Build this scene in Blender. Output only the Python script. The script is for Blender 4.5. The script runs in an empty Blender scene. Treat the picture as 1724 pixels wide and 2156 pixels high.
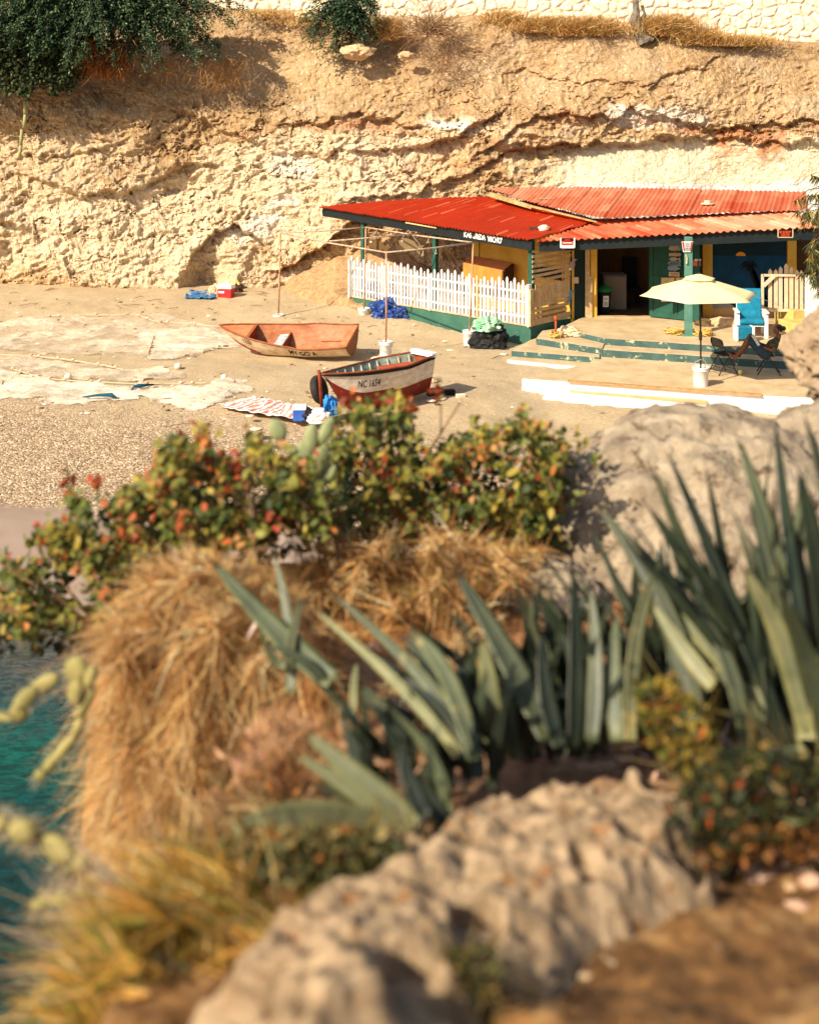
import bpy, bmesh, math, random
import numpy as np
from mathutils import Vector, Matrix, noise
random.seed(7)
rng = np.random.default_rng(11)
S = bpy.context.scene
C = S.collection
PI = math.pi
R = math.radians

# ------------------------------------------------------------------ camera, light, exposure
CAMZ, F, CX, HY = 6.3, 2500.0, 862.0, 215.0
cam_d = bpy.data.cameras.new('camera')
cam = bpy.data.objects.new('camera', cam_d); C.objects.link(cam)
cam.location = (0, 0, CAMZ); cam.rotation_euler = (PI/2, 0, 0)
cam_d.sensor_fit = 'HORIZONTAL'; cam_d.sensor_width = 36
cam_d.lens = 36*F/1724
cam_d.shift_y = -(1078-HY)/1724
cam_d.clip_start = 0.05; cam_d.clip_end = 3000
cam_d.dof.use_dof = True
cam_d.dof.focus_distance = 30
cam_d.dof.aperture_fstop = cam_d.lens/1000/0.029
S.camera = cam
S.render.resolution_x, S.render.resolution_y = 818, 1024

SUN_AZ = Vector((-0.74, -0.67))          # horizontal direction towards the sun
SUN_EL = R(37)
world = bpy.data.worlds.new("World"); S.world = world
world.use_nodes = True
nt = world.node_tree
bg = nt.nodes['Background']
sky = nt.nodes.new('ShaderNodeTexSky'); sky.sky_type = 'NISHITA'; sky.sun_disc = False
sky.sun_elevation = SUN_EL
sky.sun_rotation = math.atan2(SUN_AZ.x, SUN_AZ.y)
sky.dust_density = 2.5
nt.links.new(sky.outputs[0], bg.inputs[0]); bg.inputs[1].default_value = 0.09
sl = bpy.data.lights.new('sun', 'SUN'); sl.energy = 4.8; sl.angle = R(0.5); sl.color = (1, 0.885, 0.69)
sun = bpy.data.objects.new('sun', sl); C.objects.link(sun)
sd = Vector((SUN_AZ.x, SUN_AZ.y, 0)).normalized()*math.cos(SUN_EL) + Vector((0, 0, math.sin(SUN_EL)))
sun.rotation_euler = sd.to_track_quat('Z', 'Y').to_euler()
sun.location = (-20, -20, 30)
S.view_settings.view_transform = 'Standard'; S.view_settings.look = 'None'
S.view_settings.gamma = 1; S.view_settings.exposure = 0.70

# ------------------------------------------------------------------ helpers
def lin(c):
    c = np.asarray(c, float)/255
    return np.where(c < .04045, c/12.92, ((c+.055)/1.055)**2.4)
def col4(c): l = lin(c); return (l[0], l[1], l[2], 1)
def At(x, y, Y): return Vector(((x-CX)*Y/F, Y, CAMZ-(y-HY)*Y/F))
def G(x, y, z=0.0):
    Y = F*(CAMZ-z)/(y-HY); return Vector(((x-CX)*Y/F, Y, z))
def fbm(x, y, z=0, o=4, s=1.0):
    v = 0; a = 1
    for i in range(o):
        v += a*noise.noise(Vector((x*s, y*s, z*s+7.3*i))); a *= .5; s *= 2.03
    return v
def sstep(a, b, x):
    t = np.clip((x-a)/(b-a), 0, 1); return t*t*(3-2*t)
# fast vectorised value noise
_perm = rng.permutation(512).astype(int)
_perm = np.concatenate([_perm, _perm])
_rv = rng.uniform(-1, 1, 512)
def vnoise(x, y, z=0.0):
    x = np.asarray(x, float); y = np.asarray(y, float); z = np.asarray(z, float)+0*x
    xi = np.floor(x).astype(int); yi = np.floor(y).astype(int); zi = np.floor(z).astype(int)
    fx = x-xi; fy = y-yi; fz = z-zi
    fx = fx*fx*(3-2*fx); fy = fy*fy*(3-2*fy); fz = fz*fz*(3-2*fz)
    def h(a, b, c): return _rv[_perm[(_perm[(_perm[a & 511]+b) & 511]+c) & 511] & 511]
    def L(a, b, t): return a+(b-a)*t
    return L(L(L(h(xi, yi, zi), h(xi+1, yi, zi), fx), L(h(xi, yi+1, zi), h(xi+1, yi+1, zi), fx), fy),
             L(L(h(xi, yi, zi+1), h(xi+1, yi, zi+1), fx), L(h(xi, yi+1, zi+1), h(xi+1, yi+1, zi+1), fx), fy), fz)
def vfbm(x, y, z=0.0, o=5, g=.5):
    v = 0; a = 1.0
    for i in range(o):
        v = v+a*vnoise(x, y, z+11.7*i); a *= g; x = x*2.03+3.1; y = y*2.03+1.7; z = z*2.03
    return v
def vridge(x, y, z=0.0, o=4, g=.55):
    v = 0; a = 1.0
    for i in range(o):
        v = v+a*(1-2*np.abs(vnoise(x, y, z+5.3*i))); a *= g; x = x*2.1+3.1; y = y*2.1+1.7; z = z*2.1
    return v

# ------------------------------------------------------------------ materials
MATS = {}
def N(nt, t, **kw):
    n = nt.nodes.new(t)
    for k, v in kw.items():
        if k.startswith('i_'): n.inputs[k[2:]].default_value = v
        else: setattr(n, k, v)
    return n
def mat(name, c1, c2=None, scale=8, rough=.8, bump=0, bscale=None, vc=False, trans=0, metal=0, c3=None, thr=.62, detail=8, bdist=.02, spec=.3, dist=0.0, stretch=None):
    """c1/c2 mixed by noise; c3 laid as worn patches above thr; vc: base colour from the 'Col' attribute times the noise"""
    if name in MATS: return MATS[name]
    m = bpy.data.materials.new(name); m.use_nodes = True; nt = m.node_tree
    b = nt.nodes['Principled BSDF']; L = nt.links.new
    b.inputs['Roughness'].default_value = rough; b.inputs['Metallic'].default_value = metal
    b.inputs['Specular IOR Level'].default_value = spec
    tc = N(nt, 'ShaderNodeTexCoord')
    co = tc.outputs['Object']
    if stretch:
        mp = N(nt, 'ShaderNodeMapping'); mp.inputs['Scale'].default_value = stretch; L(co, mp.inputs[0]); co = mp.outputs[0]
    nz = N(nt, 'ShaderNodeTexNoise'); nz.inputs['Scale'].default_value = scale; nz.inputs['Detail'].default_value = detail
    nz.inputs['Roughness'].default_value = .62; nz.inputs['Distortion'].default_value = dist
    L(co, nz.inputs['Vector'])
    rp = N(nt, 'ShaderNodeMapRange'); rp.inputs[1].default_value = .33; rp.inputs[2].default_value = .67
    L(nz.outputs[0], rp.inputs[0])
    mx = N(nt, 'ShaderNodeMix', data_type='RGBA'); L(rp.outputs[0], mx.inputs[0])
    if vc:
        at = N(nt, 'ShaderNodeAttribute', attribute_name='Col')
        m1 = N(nt, 'ShaderNodeMix', data_type='RGBA', blend_type='MULTIPLY'); m1.inputs[0].default_value = 1
        mx.inputs[6].default_value = col4(c1); mx.inputs[7].default_value = col4(c2 or c1)
        L(at.outputs[0], m1.inputs[6]); L(mx.outputs[2], m1.inputs[7]); out = m1.outputs[2]
    else:
        mx.inputs[6].default_value = col4(c1); mx.inputs[7].default_value = col4(c2 or c1); out = mx.outputs[2]
    if c3 is not None:
        n3 = N(nt, 'ShaderNodeTexNoise'); n3.inputs['Scale'].default_value = scale*1.7; n3.inputs['Detail'].default_value = 9
        n3.inputs['Roughness'].default_value = .7
        L(co, n3.inputs['Vector'])
        r3 = N(nt, 'ShaderNodeMapRange'); r3.inputs[1].default_value = thr-.03; r3.inputs[2].default_value = thr+.03
        L(n3.outputs[0], r3.inputs[0])
        m3 = N(nt, 'ShaderNodeMix', data_type='RGBA'); L(r3.outputs[0], m3.inputs[0]); L(out, m3.inputs[6]); m3.inputs[7].default_value = col4(c3)
        out = m3.outputs[2]
    L(out, b.inputs['Base Color'])
    if bump:
        nb = N(nt, 'ShaderNodeTexNoise'); nb.inputs['Scale'].default_value = bscale or scale*3; nb.inputs['Detail'].default_value = 6
        nb.inputs['Roughness'].default_value = .65
        L(co, nb.inputs['Vector'])
        bp = N(nt, 'ShaderNodeBump'); bp.inputs['Strength'].default_value = bump; bp.inputs['Distance'].default_value = bdist
        L(nb.outputs[0], bp.inputs['Height']); L(bp.outputs[0], b.inputs['Normal'])
    if trans:
        tr = N(nt, 'ShaderNodeBsdfTranslucent'); L(out, tr.inputs[0])
        ms = N(nt, 'ShaderNodeMixShader'); ms.inputs[0].default_value = trans
        L(b.outputs[0], ms.inputs[1]); L(tr.outputs[0], ms.inputs[2])
        L(ms.outputs[0], nt.nodes['Material Output'].inputs[0])
    MATS[name] = m
    return m

# ------------------------------------------------------------------ mesh building
LOC = {}
class MB:
    def __init__(s): s.v = []; s.f = []; s.c = []; s.has_c = False; s.uvn = None
    def add(s, vs, fs, col=None):
        n = len(s.v); s.v.extend([tuple(p) for p in vs]); s.f.extend([tuple(i+n for i in f) for f in fs])
        if col is not None: s.has_c = True
        s.c.extend([col if col is not None else (1, 1, 1)]*len(fs)); return s
    def box(s, c, size, rot=None, col=None, top=1.0):
        hx, hy, hz = size[0]/2, size[1]/2, size[2]/2
        vs = [Vector((x*hx*(top if z > 0 else 1), y*hy*(top if z > 0 else 1), z*hz)) for z in (-1, 1) for y in (-1, 1) for x in (-1, 1)]
        if rot is not None: vs = [rot @ v for v in vs]
        vs = [v+Vector(c) for v in vs]
        return s.add(vs, [(0, 2, 3, 1), (4, 5, 7, 6), (0, 1, 5, 4), (2, 6, 7, 3), (0, 4, 6, 2), (1, 3, 7, 5)], col)
    def bar(s, a, b, w, t, up=Vector((0, 0, 1)), col=None):
        a = Vector(a); b = Vector(b); d = b-a; L_ = d.length; d.normalize()
        side = d.cross(up)
        if side.length < 1e-4: side = Vector((1, 0, 0))
        side.normalize(); u2 = side.cross(d)
        rot = Matrix((d, side, u2)).transposed()
        return s.box((a+b)/2, (L_, w, t), rot, col)
    def tube(s, pts, r, n=8, col=None, cap=True):
        pts = [Vector(p) for p in pts]; m = len(pts)
        rs = r if hasattr(r, '__len__') else [r]*m
        vs = []; up = Vector((0.13, 0.21, .97)).normalized()
        pu = None
        for i, p in enumerate(pts):
            d = (pts[min(i+1, m-1)]-pts[max(i-1, 0)])
            if d.length < 1e-9: d = Vector((0, 0, 1))
            d.normalize()
            if pu is None:
                a = d.cross(up)
                if a.length < .05: a = d.cross(Vector((1, 0, 0)))
            else: a = pu-d*pu.dot(d)
            if a.length < 1e-6: a = d.orthogonal()
            a.normalize(); pu = a; b = d.cross(a)
            for k in range(n):
                t = 2*PI*k/n; vs.append(p+a*(math.cos(t)*rs[i])+b*(math.sin(t)*rs[i]))
        fs = [(i*n+k, i*n+(k+1) % n, (i+1)*n+(k+1) % n, (i+1)*n+k) for i in range(m-1) for k in range(n)]
        if cap: fs += [tuple(range(n-1, -1, -1)), tuple((m-1)*n+k for k in range(n))]
        return s.add(vs, fs, col)
    def lathe(s, c, prof, n=20, col=None, axis=None, cap=True):
        """prof: list of (radius, height)"""
        c = Vector(c); vs = []
        for r_, z in prof:
            for k in range(n):
                t = 2*PI*k/n; v = Vector((r_*math.cos(t), r_*math.sin(t), z))
                if axis is not None: v = axis @ v
                vs.append(c+v)
        m = len(prof)
        fs = [(i*n+k, i*n+(k+1) % n, (i+1)*n+(k+1) % n, (i+1)*n+k) for i in range(m-1) for k in range(n)]
        if cap: fs += [tuple(range(n-1, -1, -1)), tuple((m-1)*n+k for k in range(n))]
        return s.add(vs, fs, col)
    def prism(s, poly, a, b, col=None):
        """poly: 3D points; extruded by vector b-a"""
        d = Vector(b)-Vector(a); n = len(poly); vs = [Vector(p) for p in poly]+[Vector(p)+d for p in poly]
        fs = [tuple(range(n)), tuple(range(2*n-1, n-1, -1))]+[(i, i+n, (i+1) % n+n, (i+1) % n) for i in range(n)]
        return s.add(vs, fs, col)
    def blob(s, c, size, seed=0, amp=.3, freq=1.6, sub=3, col=None, rot=None, flat=None):
        bm = bmesh.new(); bmesh.ops.create_icosphere(bm, subdivisions=sub, radius=1)
        c = Vector(c); vs = []
        for v in bm.verts:
            p = v.co.copy(); k = 1+amp*fbm(p.x*freq+seed*3.7, p.y*freq+seed, p.z*freq, 4)
            p = Vector((p.x*k*size[0], p.y*k*size[1], p.z*k*size[2]))
            if flat is not None and p.z < -flat*size[2]: p.z = -flat*size[2]
            if rot is not None: p = rot @ p
            vs.append(c+p)
        fs = [tuple(x.index for x in f.verts) for f in bm.faces]; bm.free()
        return s.add(vs, fs, col)
    def np_add(s, V, Fq, cols=None):
        n = len(s.v); s.v.extend(map(tuple, V.tolist())); s.f.extend(map(tuple, (Fq+n).tolist()))
        if cols is None: s.c.extend([(1, 1, 1)]*len(Fq))
        else: s.has_c = True; s.c.extend(map(tuple, cols.tolist()))
        return s
    def build(s, name, material, parent=None, smooth=False, org=None, bevel=0, label=None, cat=None, group=None, kind=None):
        if parent is not None: org = LOC[parent]
        elif org is None:
            a = np.array(s.v); org = Vector(((a[:, 0].min()+a[:, 0].max())/2, (a[:, 1].min()+a[:, 1].max())/2, a[:, 2].min()))
        org = Vector(org)
        me = bpy.data.meshes.new(name)
        V = np.array(s.v, dtype=float)-np.array(org)
        me.from_pydata(V.tolist(), [], s.f); me.update()
        if s.has_c:
            ca = me.color_attributes.new('Col', 'FLOAT_COLOR', 'CORNER')
            lt = np.array([len(f) for f in s.f]); cc = np.repeat(np.array(s.c, dtype=float), lt, axis=0)
            cc = np.hstack([cc, np.ones((len(cc), 1))])
            ca.data.foreach_set('color', cc.ravel())
        if isinstance(material, (list, tuple)):
            for m_ in material: me.materials.append(m_)
        else: me.materials.append(material)
        if smooth: me.polygons.foreach_set('use_smooth', [True]*len(me.polygons))
        o = bpy.data.objects.new(name, me); C.objects.link(o)
        if parent is not None: o.parent = parent; o.location = (0, 0, 0); LOC[o] = LOC[parent]
        else: o.location = org; LOC[o] = org
        if bevel:
            bv = o.modifiers.new('bevel', 'BEVEL'); bv.width = bevel; bv.segments = 2; bv.limit_method = 'ANGLE'
        tag(o, label, cat, group, kind)
        return o
def tag(o, label=None, cat=None, group=None, kind=None):
    if label: o['label'] = label
    if cat: o['category'] = cat
    if group: o['group'] = group
    if kind: o['kind'] = kind
    return o
def thing(name, label, cat, loc, group=None, kind=None):
    o = bpy.data.objects.new(name, None); C.objects.link(o); o.location = loc; o.empty_display_size = .2
    LOC[o] = Vector(loc); return tag(o, label, cat, group, kind)
def copy_tree(o, parent=None):
    c = o.copy(); C.objects.link(c)
    if parent is not None: c.parent = parent
    for ch in list(o.children): copy_tree(ch, c)
    return c
def vgrid(nx, ny):
    i, j = np.meshgrid(np.arange(nx-1), np.arange(ny-1)); a = (j*nx+i).ravel()
    return np.stack([a, a+1, a+nx+1, a+nx], 1)
def grid_obj(name, P, nx, ny, material, cols=None, smooth=True, **kw):
    """P: (ny*nx,3) world points; cols per vertex linear rgb"""
    me = bpy.data.meshes.new(name); f = vgrid(nx, ny)
    me.from_pydata(P.tolist(), [], f.tolist()); me.update()
    if cols is not None:
        ca = me.color_attributes.new('Col', 'FLOAT_COLOR', 'POINT')
        ca.data.foreach_set('color', np.hstack([cols, np.ones((len(cols), 1))]).ravel())
    me.materials.append(material)
    if smooth: me.polygons.foreach_set('use_smooth', [True]*len(me.polygons))
    o = bpy.data.objects.new(name, me); C.objects.link(o); LOC[o] = Vector((0, 0, 0))
    return tag(o, **kw)
def text_geo(txt, size=1.0, bold=0.0):
    cu = bpy.data.curves.new('t', 'FONT'); cu.body = txt; cu.size = size; cu.offset = bold; cu.resolution_u = 3
    cu.align_x = 'LEFT'
    o = bpy.data.objects.new('t', cu); C.objects.link(o)
    bpy.context.view_layer.update()
    me = bpy.data.meshes.new_from_object(o.evaluated_get(bpy.context.evaluated_depsgraph_get()))
    vs = [tuple(v.co) for v in me.vertices]; fs = [tuple(p.vertices) for p in me.polygons]
    bpy.data.objects.remove(o); bpy.data.curves.remove(cu); bpy.data.meshes.remove(me)
    return vs, fs
def put_text(mb, txt, org, xdir, ydir, width, height, bold=.012, fn=None):
    """fit txt into a width x height box; fn(u,v) maps 0..1 to 3D instead when given"""
    vs, fs = text_geo(txt, 1.0, bold)
    a = np.array(vs); x0, x1, y0, y1 = a[:, 0].min(), a[:, 0].max(), a[:, 1].min(), a[:, 1].max()
    out = []
    for v in vs:
        u = (v[0]-x0)/(x1-x0); w = (v[1]-y0)/(y1-y0)
        out.append(fn(u, w) if fn else Vector(org)+Vector(xdir)*(u*width)+Vector(ydir)*(w*height))
    mb.add(out, fs)
def sheet(mb, poly, ext=None): mb.add(poly, [tuple(range(len(poly)))])
# ================================================================== SETTING
# ---- beach ground sheet
def beach_z(X, Y):
    X = np.asarray(X, float); Y = np.asarray(Y, float)
    z = 0.35*sstep(31, 37, Y) - 0.42*sstep(25.5, 20, Y) - 1.15*sstep(20.5, 13.5, Y) - 1.6*sstep(14.5, 8, Y)
    z = z - 0.2*sstep(1.5, 3.2, X)*sstep(28, 26.4, Y)
    return z
def beach_mat():
    m = bpy.data.materials.new('beach_sand'); m.use_nodes = True; nt = m.node_tree; L = nt.links.new
    b = nt.nodes['Principled BSDF']; b.inputs['Roughness'].default_value = .9; b.inputs['Specular IOR Level'].default_value = .2
    tc = N(nt, 'ShaderNodeTexCoord'); sx = N(nt, 'ShaderNodeSeparateXYZ'); L(tc.outputs['Object'], sx.inputs[0])
    big = N(nt, 'ShaderNodeTexNoise', i_Scale=.55, i_Detail=6.0); L(tc.outputs['Object'], big.inputs['Vector'])
    # wobbling shore distance
    md = N(nt, 'ShaderNodeMath', operation='MULTIPLY_ADD'); L(big.outputs[0], md.inputs[0]); md.inputs[1].default_value = 2.2
    xa = N(nt, 'ShaderNodeMath', operation='MULTIPLY_ADD'); L(sx.outputs[0], xa.inputs[0]); xa.inputs[1].default_value = .28; L(sx.outputs[1], xa.inputs[2])
    L(xa.outputs[0], md.inputs[2])
    wet = N(nt, 'ShaderNodeMapRange'); wet.inputs[1].default_value = 19.5; wet.inputs[2].default_value = 19.15; L(md.outputs[0], wet.inputs[0])
    peb = N(nt, 'ShaderNodeMapRange'); peb.inputs[1].default_value = 26.5; peb.inputs[2].default_value = 22.5; L(md.outputs[0], peb.inputs[0])
    # dry sand colour
    n1 = N(nt, 'ShaderNodeTexNoise', i_Scale=14.0, i_Detail=9.0, i_Roughness=.75); L(tc.outputs['Object'], n1.inputs['Vector'])
    r1 = N(nt, 'ShaderNodeMapRange'); r1.inputs[1].default_value = .35; r1.inputs[2].default_value = .65; L(n1.outputs[0], r1.inputs[0])
    dry = N(nt, 'ShaderNodeMix', data_type='RGBA'); dry.inputs[6].default_value = col4((170, 148, 116)); dry.inputs[7].default_value = col4((198, 177, 143)); L(r1.outputs[0], dry.inputs[0])
    n4 = N(nt, 'ShaderNodeMapRange'); n4.inputs[1].default_value = .4; n4.inputs[2].default_value = .62; L(big.outputs[0], n4.inputs[0])
    d2 = N(nt, 'ShaderNodeMix', data_type='RGBA', blend_type='MULTIPLY'); d2.inputs[7].default_value = (.9, .88, .85, 1); L(n4.outputs[0], d2.inputs[0]); L(dry.outputs[2], d2.inputs[6])
    # pebbles
    vo = N(nt, 'ShaderNodeTexVoronoi', i_Scale=27.0); L(tc.outputs['Object'], vo.inputs['Vector'])
    wn = N(nt, 'ShaderNodeSeparateColor'); L(vo.outputs['Color'], wn.inputs[0])
    pr = N(nt, 'ShaderNodeValToRGB'); e = pr.color_ramp.elements
    e[0].position = 0; e[0].color = col4((120, 96, 72)); e[1].position = .45; e[1].color = col4((164, 138, 108))
    x = e.new(.75); x.color = col4((184, 158, 128)); x = e.new(.97); x.color = col4((214, 196, 168)); L(wn.outputs[0], pr.inputs[0])
    pn = N(nt, 'ShaderNodeTexNoise', i_Scale=3.0, i_Detail=5.0); L(tc.outputs['Object'], pn.inputs['Vector'])
    pm = N(nt, 'ShaderNodeMath', operation='MULTIPLY_ADD'); L(pn.outputs[0], pm.inputs[0]); pm.inputs[1].default_value = 1.4; pm.inputs[2].default_value = -.55
    pa = N(nt, 'ShaderNodeMath', operation='ADD', use_clamp=True); L(pm.outputs[0], pa.inputs[0]); L(peb.outputs[0], pa.inputs[1])
    pf = N(nt, 'ShaderNodeMath', operation='MULTIPLY', use_clamp=True); L(pa.outputs[0], pf.inputs[0]); L(peb.outputs[0], pf.inputs[1])
    # scattered little stones on the dry part
    v2 = N(nt, 'ShaderNodeTexVoronoi', i_Scale=6.0); L(tc.outputs['Object'], v2.inputs['Vector'])
    s2 = N(nt, 'ShaderNodeMapRange'); s2.inputs[1].default_value = .11; s2.inputs[2].default_value = .07; L(v2.outputs['Distance'], s2.inputs[0])
    w2 = N(nt, 'ShaderNodeSeparateColor'); L(v2.outputs['Color'], w2.inputs[0])
    g2 = N(nt, 'ShaderNodeMath', operation='GREATER_THAN'); L(w2.outputs[1], g2.inputs[0]); g2.inputs[1].default_value = .72
    m2 = N(nt, 'ShaderNodeMath', operation='MULTIPLY'); L(s2.outputs[0], m2.inputs[0]); L(g2.outputs[0], m2.inputs[1])
    d3 = N(nt, 'ShaderNodeMix', data_type='RGBA'); L(m2.outputs[0], d3.inputs[0]); L(d2.outputs[2], d3.inputs[6]); d3.inputs[7].default_value = col4((226, 206, 180))
    c1 = N(nt, 'ShaderNodeMix', data_type='RGBA'); L(pf.outputs[0], c1.inputs[0]); L(d3.outputs[2], c1.inputs[6]); L(pr.outputs[0], c1.inputs[7])
    # wet smooth sand
    wc = N(nt, 'ShaderNodeMix', data_type='RGBA'); wc.inputs[6].default_value = col4((150, 132, 118)); wc.inputs[7].default_value = col4((136, 116, 100)); L(n4.outputs[0], wc.inputs[0])
    c2 = N(nt, 'ShaderNodeMix', data_type='RGBA'); L(wet.outputs[0], c2.inputs[0]); L(c1.outputs[2], c2.inputs[6]); L(wc.outputs[2], c2.inputs[7])
    L(c2.outputs[2], b.inputs['Base Color'])
    hb = N(nt, 'ShaderNodeTexNoise', i_Scale=26.0, i_Detail=6.0, i_Roughness=.7); L(tc.outputs['Object'], hb.inputs['Vector'])
    _k = N(nt, 'ShaderNodeMath', operation='MULTIPLY'); _k.inputs[1].default_value = -1.0
    hv = N(nt, 'ShaderNodeMath', operation='MULTIPLY_ADD'); L(vo.outputs['Distance'], hv.inputs[0]); hv.inputs[1].default_value = -1.0; L(hb.outputs[0], hv.inputs[2]); L(pf.outputs[0], _k.inputs[0]); L(_k.outputs[0], hv.inputs[1])
    iw = N(nt, 'ShaderNodeMath', operation='SUBTRACT'); iw.inputs[0].default_value = 1; L(wet.outputs[0], iw.inputs[1])
    bp = N(nt, 'ShaderNodeBump', i_Distance=.05); L(hv.outputs[0], bp.inputs['Height'])
    bs = N(nt, 'ShaderNodeMath', operation='MULTIPLY'); L(iw.outputs[0], bs.inputs[0]); bs.inputs[1].default_value = .6
    L(bs.outputs[0], bp.inputs['Strength']); L(bp.outputs[0], b.inputs['Normal'])
    rr = N(nt, 'ShaderNodeMapRange'); L(wet.outputs[0], rr.inputs[0]); rr.inputs[3].default_value = .9; rr.inputs[4].default_value = .45; L(rr.outputs[0], b.inputs['Roughness'])
    return m
xs = np.concatenate([np.linspace(-60, -15, 30), np.linspace(-14.9, 14.9, 260), np.linspace(15, 60, 30)])
ys = np.concatenate([np.linspace(-20, 7.6, 20), np.linspace(8, 42, 300), np.linspace(42.5, 80, 20)])
X, Y = np.meshgrid(xs, ys)
Z = beach_z(X, Y) + .035*vfbm(X*.7, Y*.7, o=3) + .018*vfbm(X*4, Y*4, 3.0, o=3)*sstep(18, 21, Y)
grid_obj('beach', np.stack([X.ravel(), Y.ravel(), Z.ravel()], 1), len(xs), len(ys), beach_mat(), kind='structure')

# ---- water
def water_mat():
    m = bpy.data.materials.new('sea_water'); m.use_nodes = True; nt = m.node_tree; L = nt.links.new
    b = nt.nodes['Principled BSDF']; b.inputs['Roughness'].default_value = .2; b.inputs['Specular IOR Level'].default_value = .14; b.inputs['IOR'].default_value = 1.33
    tc = N(nt, 'ShaderNodeTexCoord'); sx = N(nt, 'ShaderNodeSeparateXYZ'); L(tc.outputs['Object'], sx.inputs[0])
    mp = N(nt, 'ShaderNodeMapping'); mp.inputs['Scale'].default_value = (1, 2.2, 1); L(tc.outputs['Object'], mp.inputs[0])
    n1 = N(nt, 'ShaderNodeTexNoise', i_Scale=1.6, i_Detail=8.0, i_Roughness=.65, i_Distortion=.6); L(mp.outputs[0], n1.inputs['Vector'])
    ad = N(nt, 'ShaderNodeMath', operation='MULTIPLY_ADD'); L(n1.outputs[0], ad.inputs[0]); ad.inputs[1].default_value = 2.6; L(sx.outputs[1], ad.inputs[2])
    ra = N(nt, 'ShaderNodeMapRange'); ra.inputs[1].default_value = 12; ra.inputs[2].default_value = 19.5; L(ad.outputs[0], ra.inputs[0])
    cr = N(nt, 'ShaderNodeValToRGB'); e = cr.color_ramp.elements
    e[0].position = 0; e[0].color = col4((0, 58, 60)); e[1].position = 1; e[1].color = col4((128, 116, 100))
    x = e.new(.18); x.color = col4((0, 74, 74)); x = e.new(.36); x.color = col4((0, 98, 88)); x = e.new(.50); x.color = col4((44, 84, 86)); x = e.new(.64); x.color = col4((84, 88, 84))
    L(ra.outputs[0], cr.inputs[0])
    n2 = N(nt, 'ShaderNodeTexNoise', i_Scale=5.0, i_Detail=7.0, i_Roughness=.7, i_Distortion=1.0); L(mp.outputs[0], n2.inputs['Vector'])
    r2 = N(nt, 'ShaderNodeMapRange'); r2.inputs[1].default_value = .42; r2.inputs[2].default_value = .62; L(n2.outputs[0], r2.inputs[0])
    mm = N(nt, 'ShaderNodeMix', data_type='RGBA', blend_type='MULTIPLY'); mm.inputs[7].default_value = (.3, .36, .38, 1)
    L(r2.outputs[0], mm.inputs[0]); L(cr.outputs[0], mm.inputs[6]); L(mm.outputs[2], b.inputs['Base Color'])
    bp = N(nt, 'ShaderNodeBump', i_Strength=.7, i_Distance=.12); L(n2.outputs[0], bp.inputs['Height']); L(bp.outputs[0], b.inputs['Normal'])
    return m
xs = np.linspace(-60, 12, 160); ys = np.linspace(-20, 18.3, 150)
X, Y = np.meshgrid(xs, ys)
Z = -1.0 + .03*vfbm(X*.8, Y*1.6, o=3)
grid_obj('sea_water', np.stack([X.ravel(), Y.ravel(), Z.ravel()], 1), len(xs), len(ys), water_mat(), kind='structure')

# ---- cliff: grid laid over the face, ledges and crevices cut along curves (v = photo-plan units, 1 unit = 1.6 cm)
def curve_y(x, pts):
    px = [p[0] for p in pts]; py = [p[1] for p in pts]; return np.interp(x, px, py)
xv = np.concatenate([np.arange(-560, -60, 6.0), np.arange(-60, 1790, 2.7), np.arange(1790, 2300, 7.0)])
yv = np.concatenate([np.arange(-330, -10, 8.0), np.arange(-10, 640, 2.5)])
XV, YV = np.meshgrid(xv, yv)
foot = np.interp(XV, [-600, 0, 560, 760, 1000, 2300], [39.0, 38.8, 38.2, 37.6, 37.0, 36.8])
top = 41.0
# slope profile: steep below 230, leaning back above
tt = np.clip((600-YV)/600, -.2, 1.6)
lean = np.where(tt < .6, tt*.9, .54+(tt-.6)*(6.0))
YB = foot + lean
BY = np.interp(XV, [-600, 380, 480, 860, 1080, 1300, 1450, 1724, 2300], [-30, -10, 20, 40, 46, 62, 84, 95, 100])
lip = np.clip(BY-YV, 0, 400)
YB = np.where(YV < BY, foot + .54 + ((600-BY)/600-.6)*6.0 + lip*.12, YB)
wx = 26*vfbm(XV/160, YV/160, 1.0, 4); wy = 16*vfbm(XV/120, YV/120, 9.0, 4)+7*vfbm(XV/25, YV/25, 4.0, 3)
d = np.zeros_like(XV); jag = vfbm(XV/34, YV/200, 55.0, 4)
def ledge(pts, depth, fall=70, sharp=4.0, dark=0):
    """rock above the curve hangs forward by depth, dying out over fall units upward and at the curve's ends"""
    global d, shade
    yc = curve_y(XV, pts)+.7*wy+9*jag
    x0, x1 = pts[0][0], pts[-1][0]
    mask = sstep(x0-40, x0+40, XV+wx)*(1-sstep(x1-40, x1+40, XV+wx))
    up = yc-YV
    prof = sstep(-sharp, sharp, up)*np.exp(-np.clip(up, 0, None)/fall)
    under = -.3*np.exp(-np.clip(-up, 0, None)/14)*(up <= 0)*sstep(-60, 0, up)
    d = d + mask*depth*(prof+under)
ledge([(700, 440), (840, 418), (900, 392), (1000, 368), (1040, 338), (1130, 312), (1250, 300)], .24, 80, 2)
ledge([(1000, 330), (1130, 255), (1180, 240), (1300, 238), (1350, 225), (1500, 270), (1600, 262), (1724, 262), (1900, 250)], .22, 60, 2.5)
ledge([(1060, 312), (1200, 305), (1330, 297), (1400, 288), (1560, 292), (1724, 305)], .22, 30, 3)
ledge([(1080, 155), (1200, 160), (1330, 172), (1400, 168), (1480, 145), (1530, 120)], .10, 40, 1.5)
ledge([(560, 265), (640, 262), (740, 250), (820, 235), (880, 262)], .28, 70, 5)
ledge([(230, 200), (420, 250), (520, 300), (640, 330), (760, 320), (900, 300), (1000, 270)], .2, 70, 4)
ledge([(60, 360), (160, 400), (260, 405), (330, 380), (420, 350)], .34, 60, 6)
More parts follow.
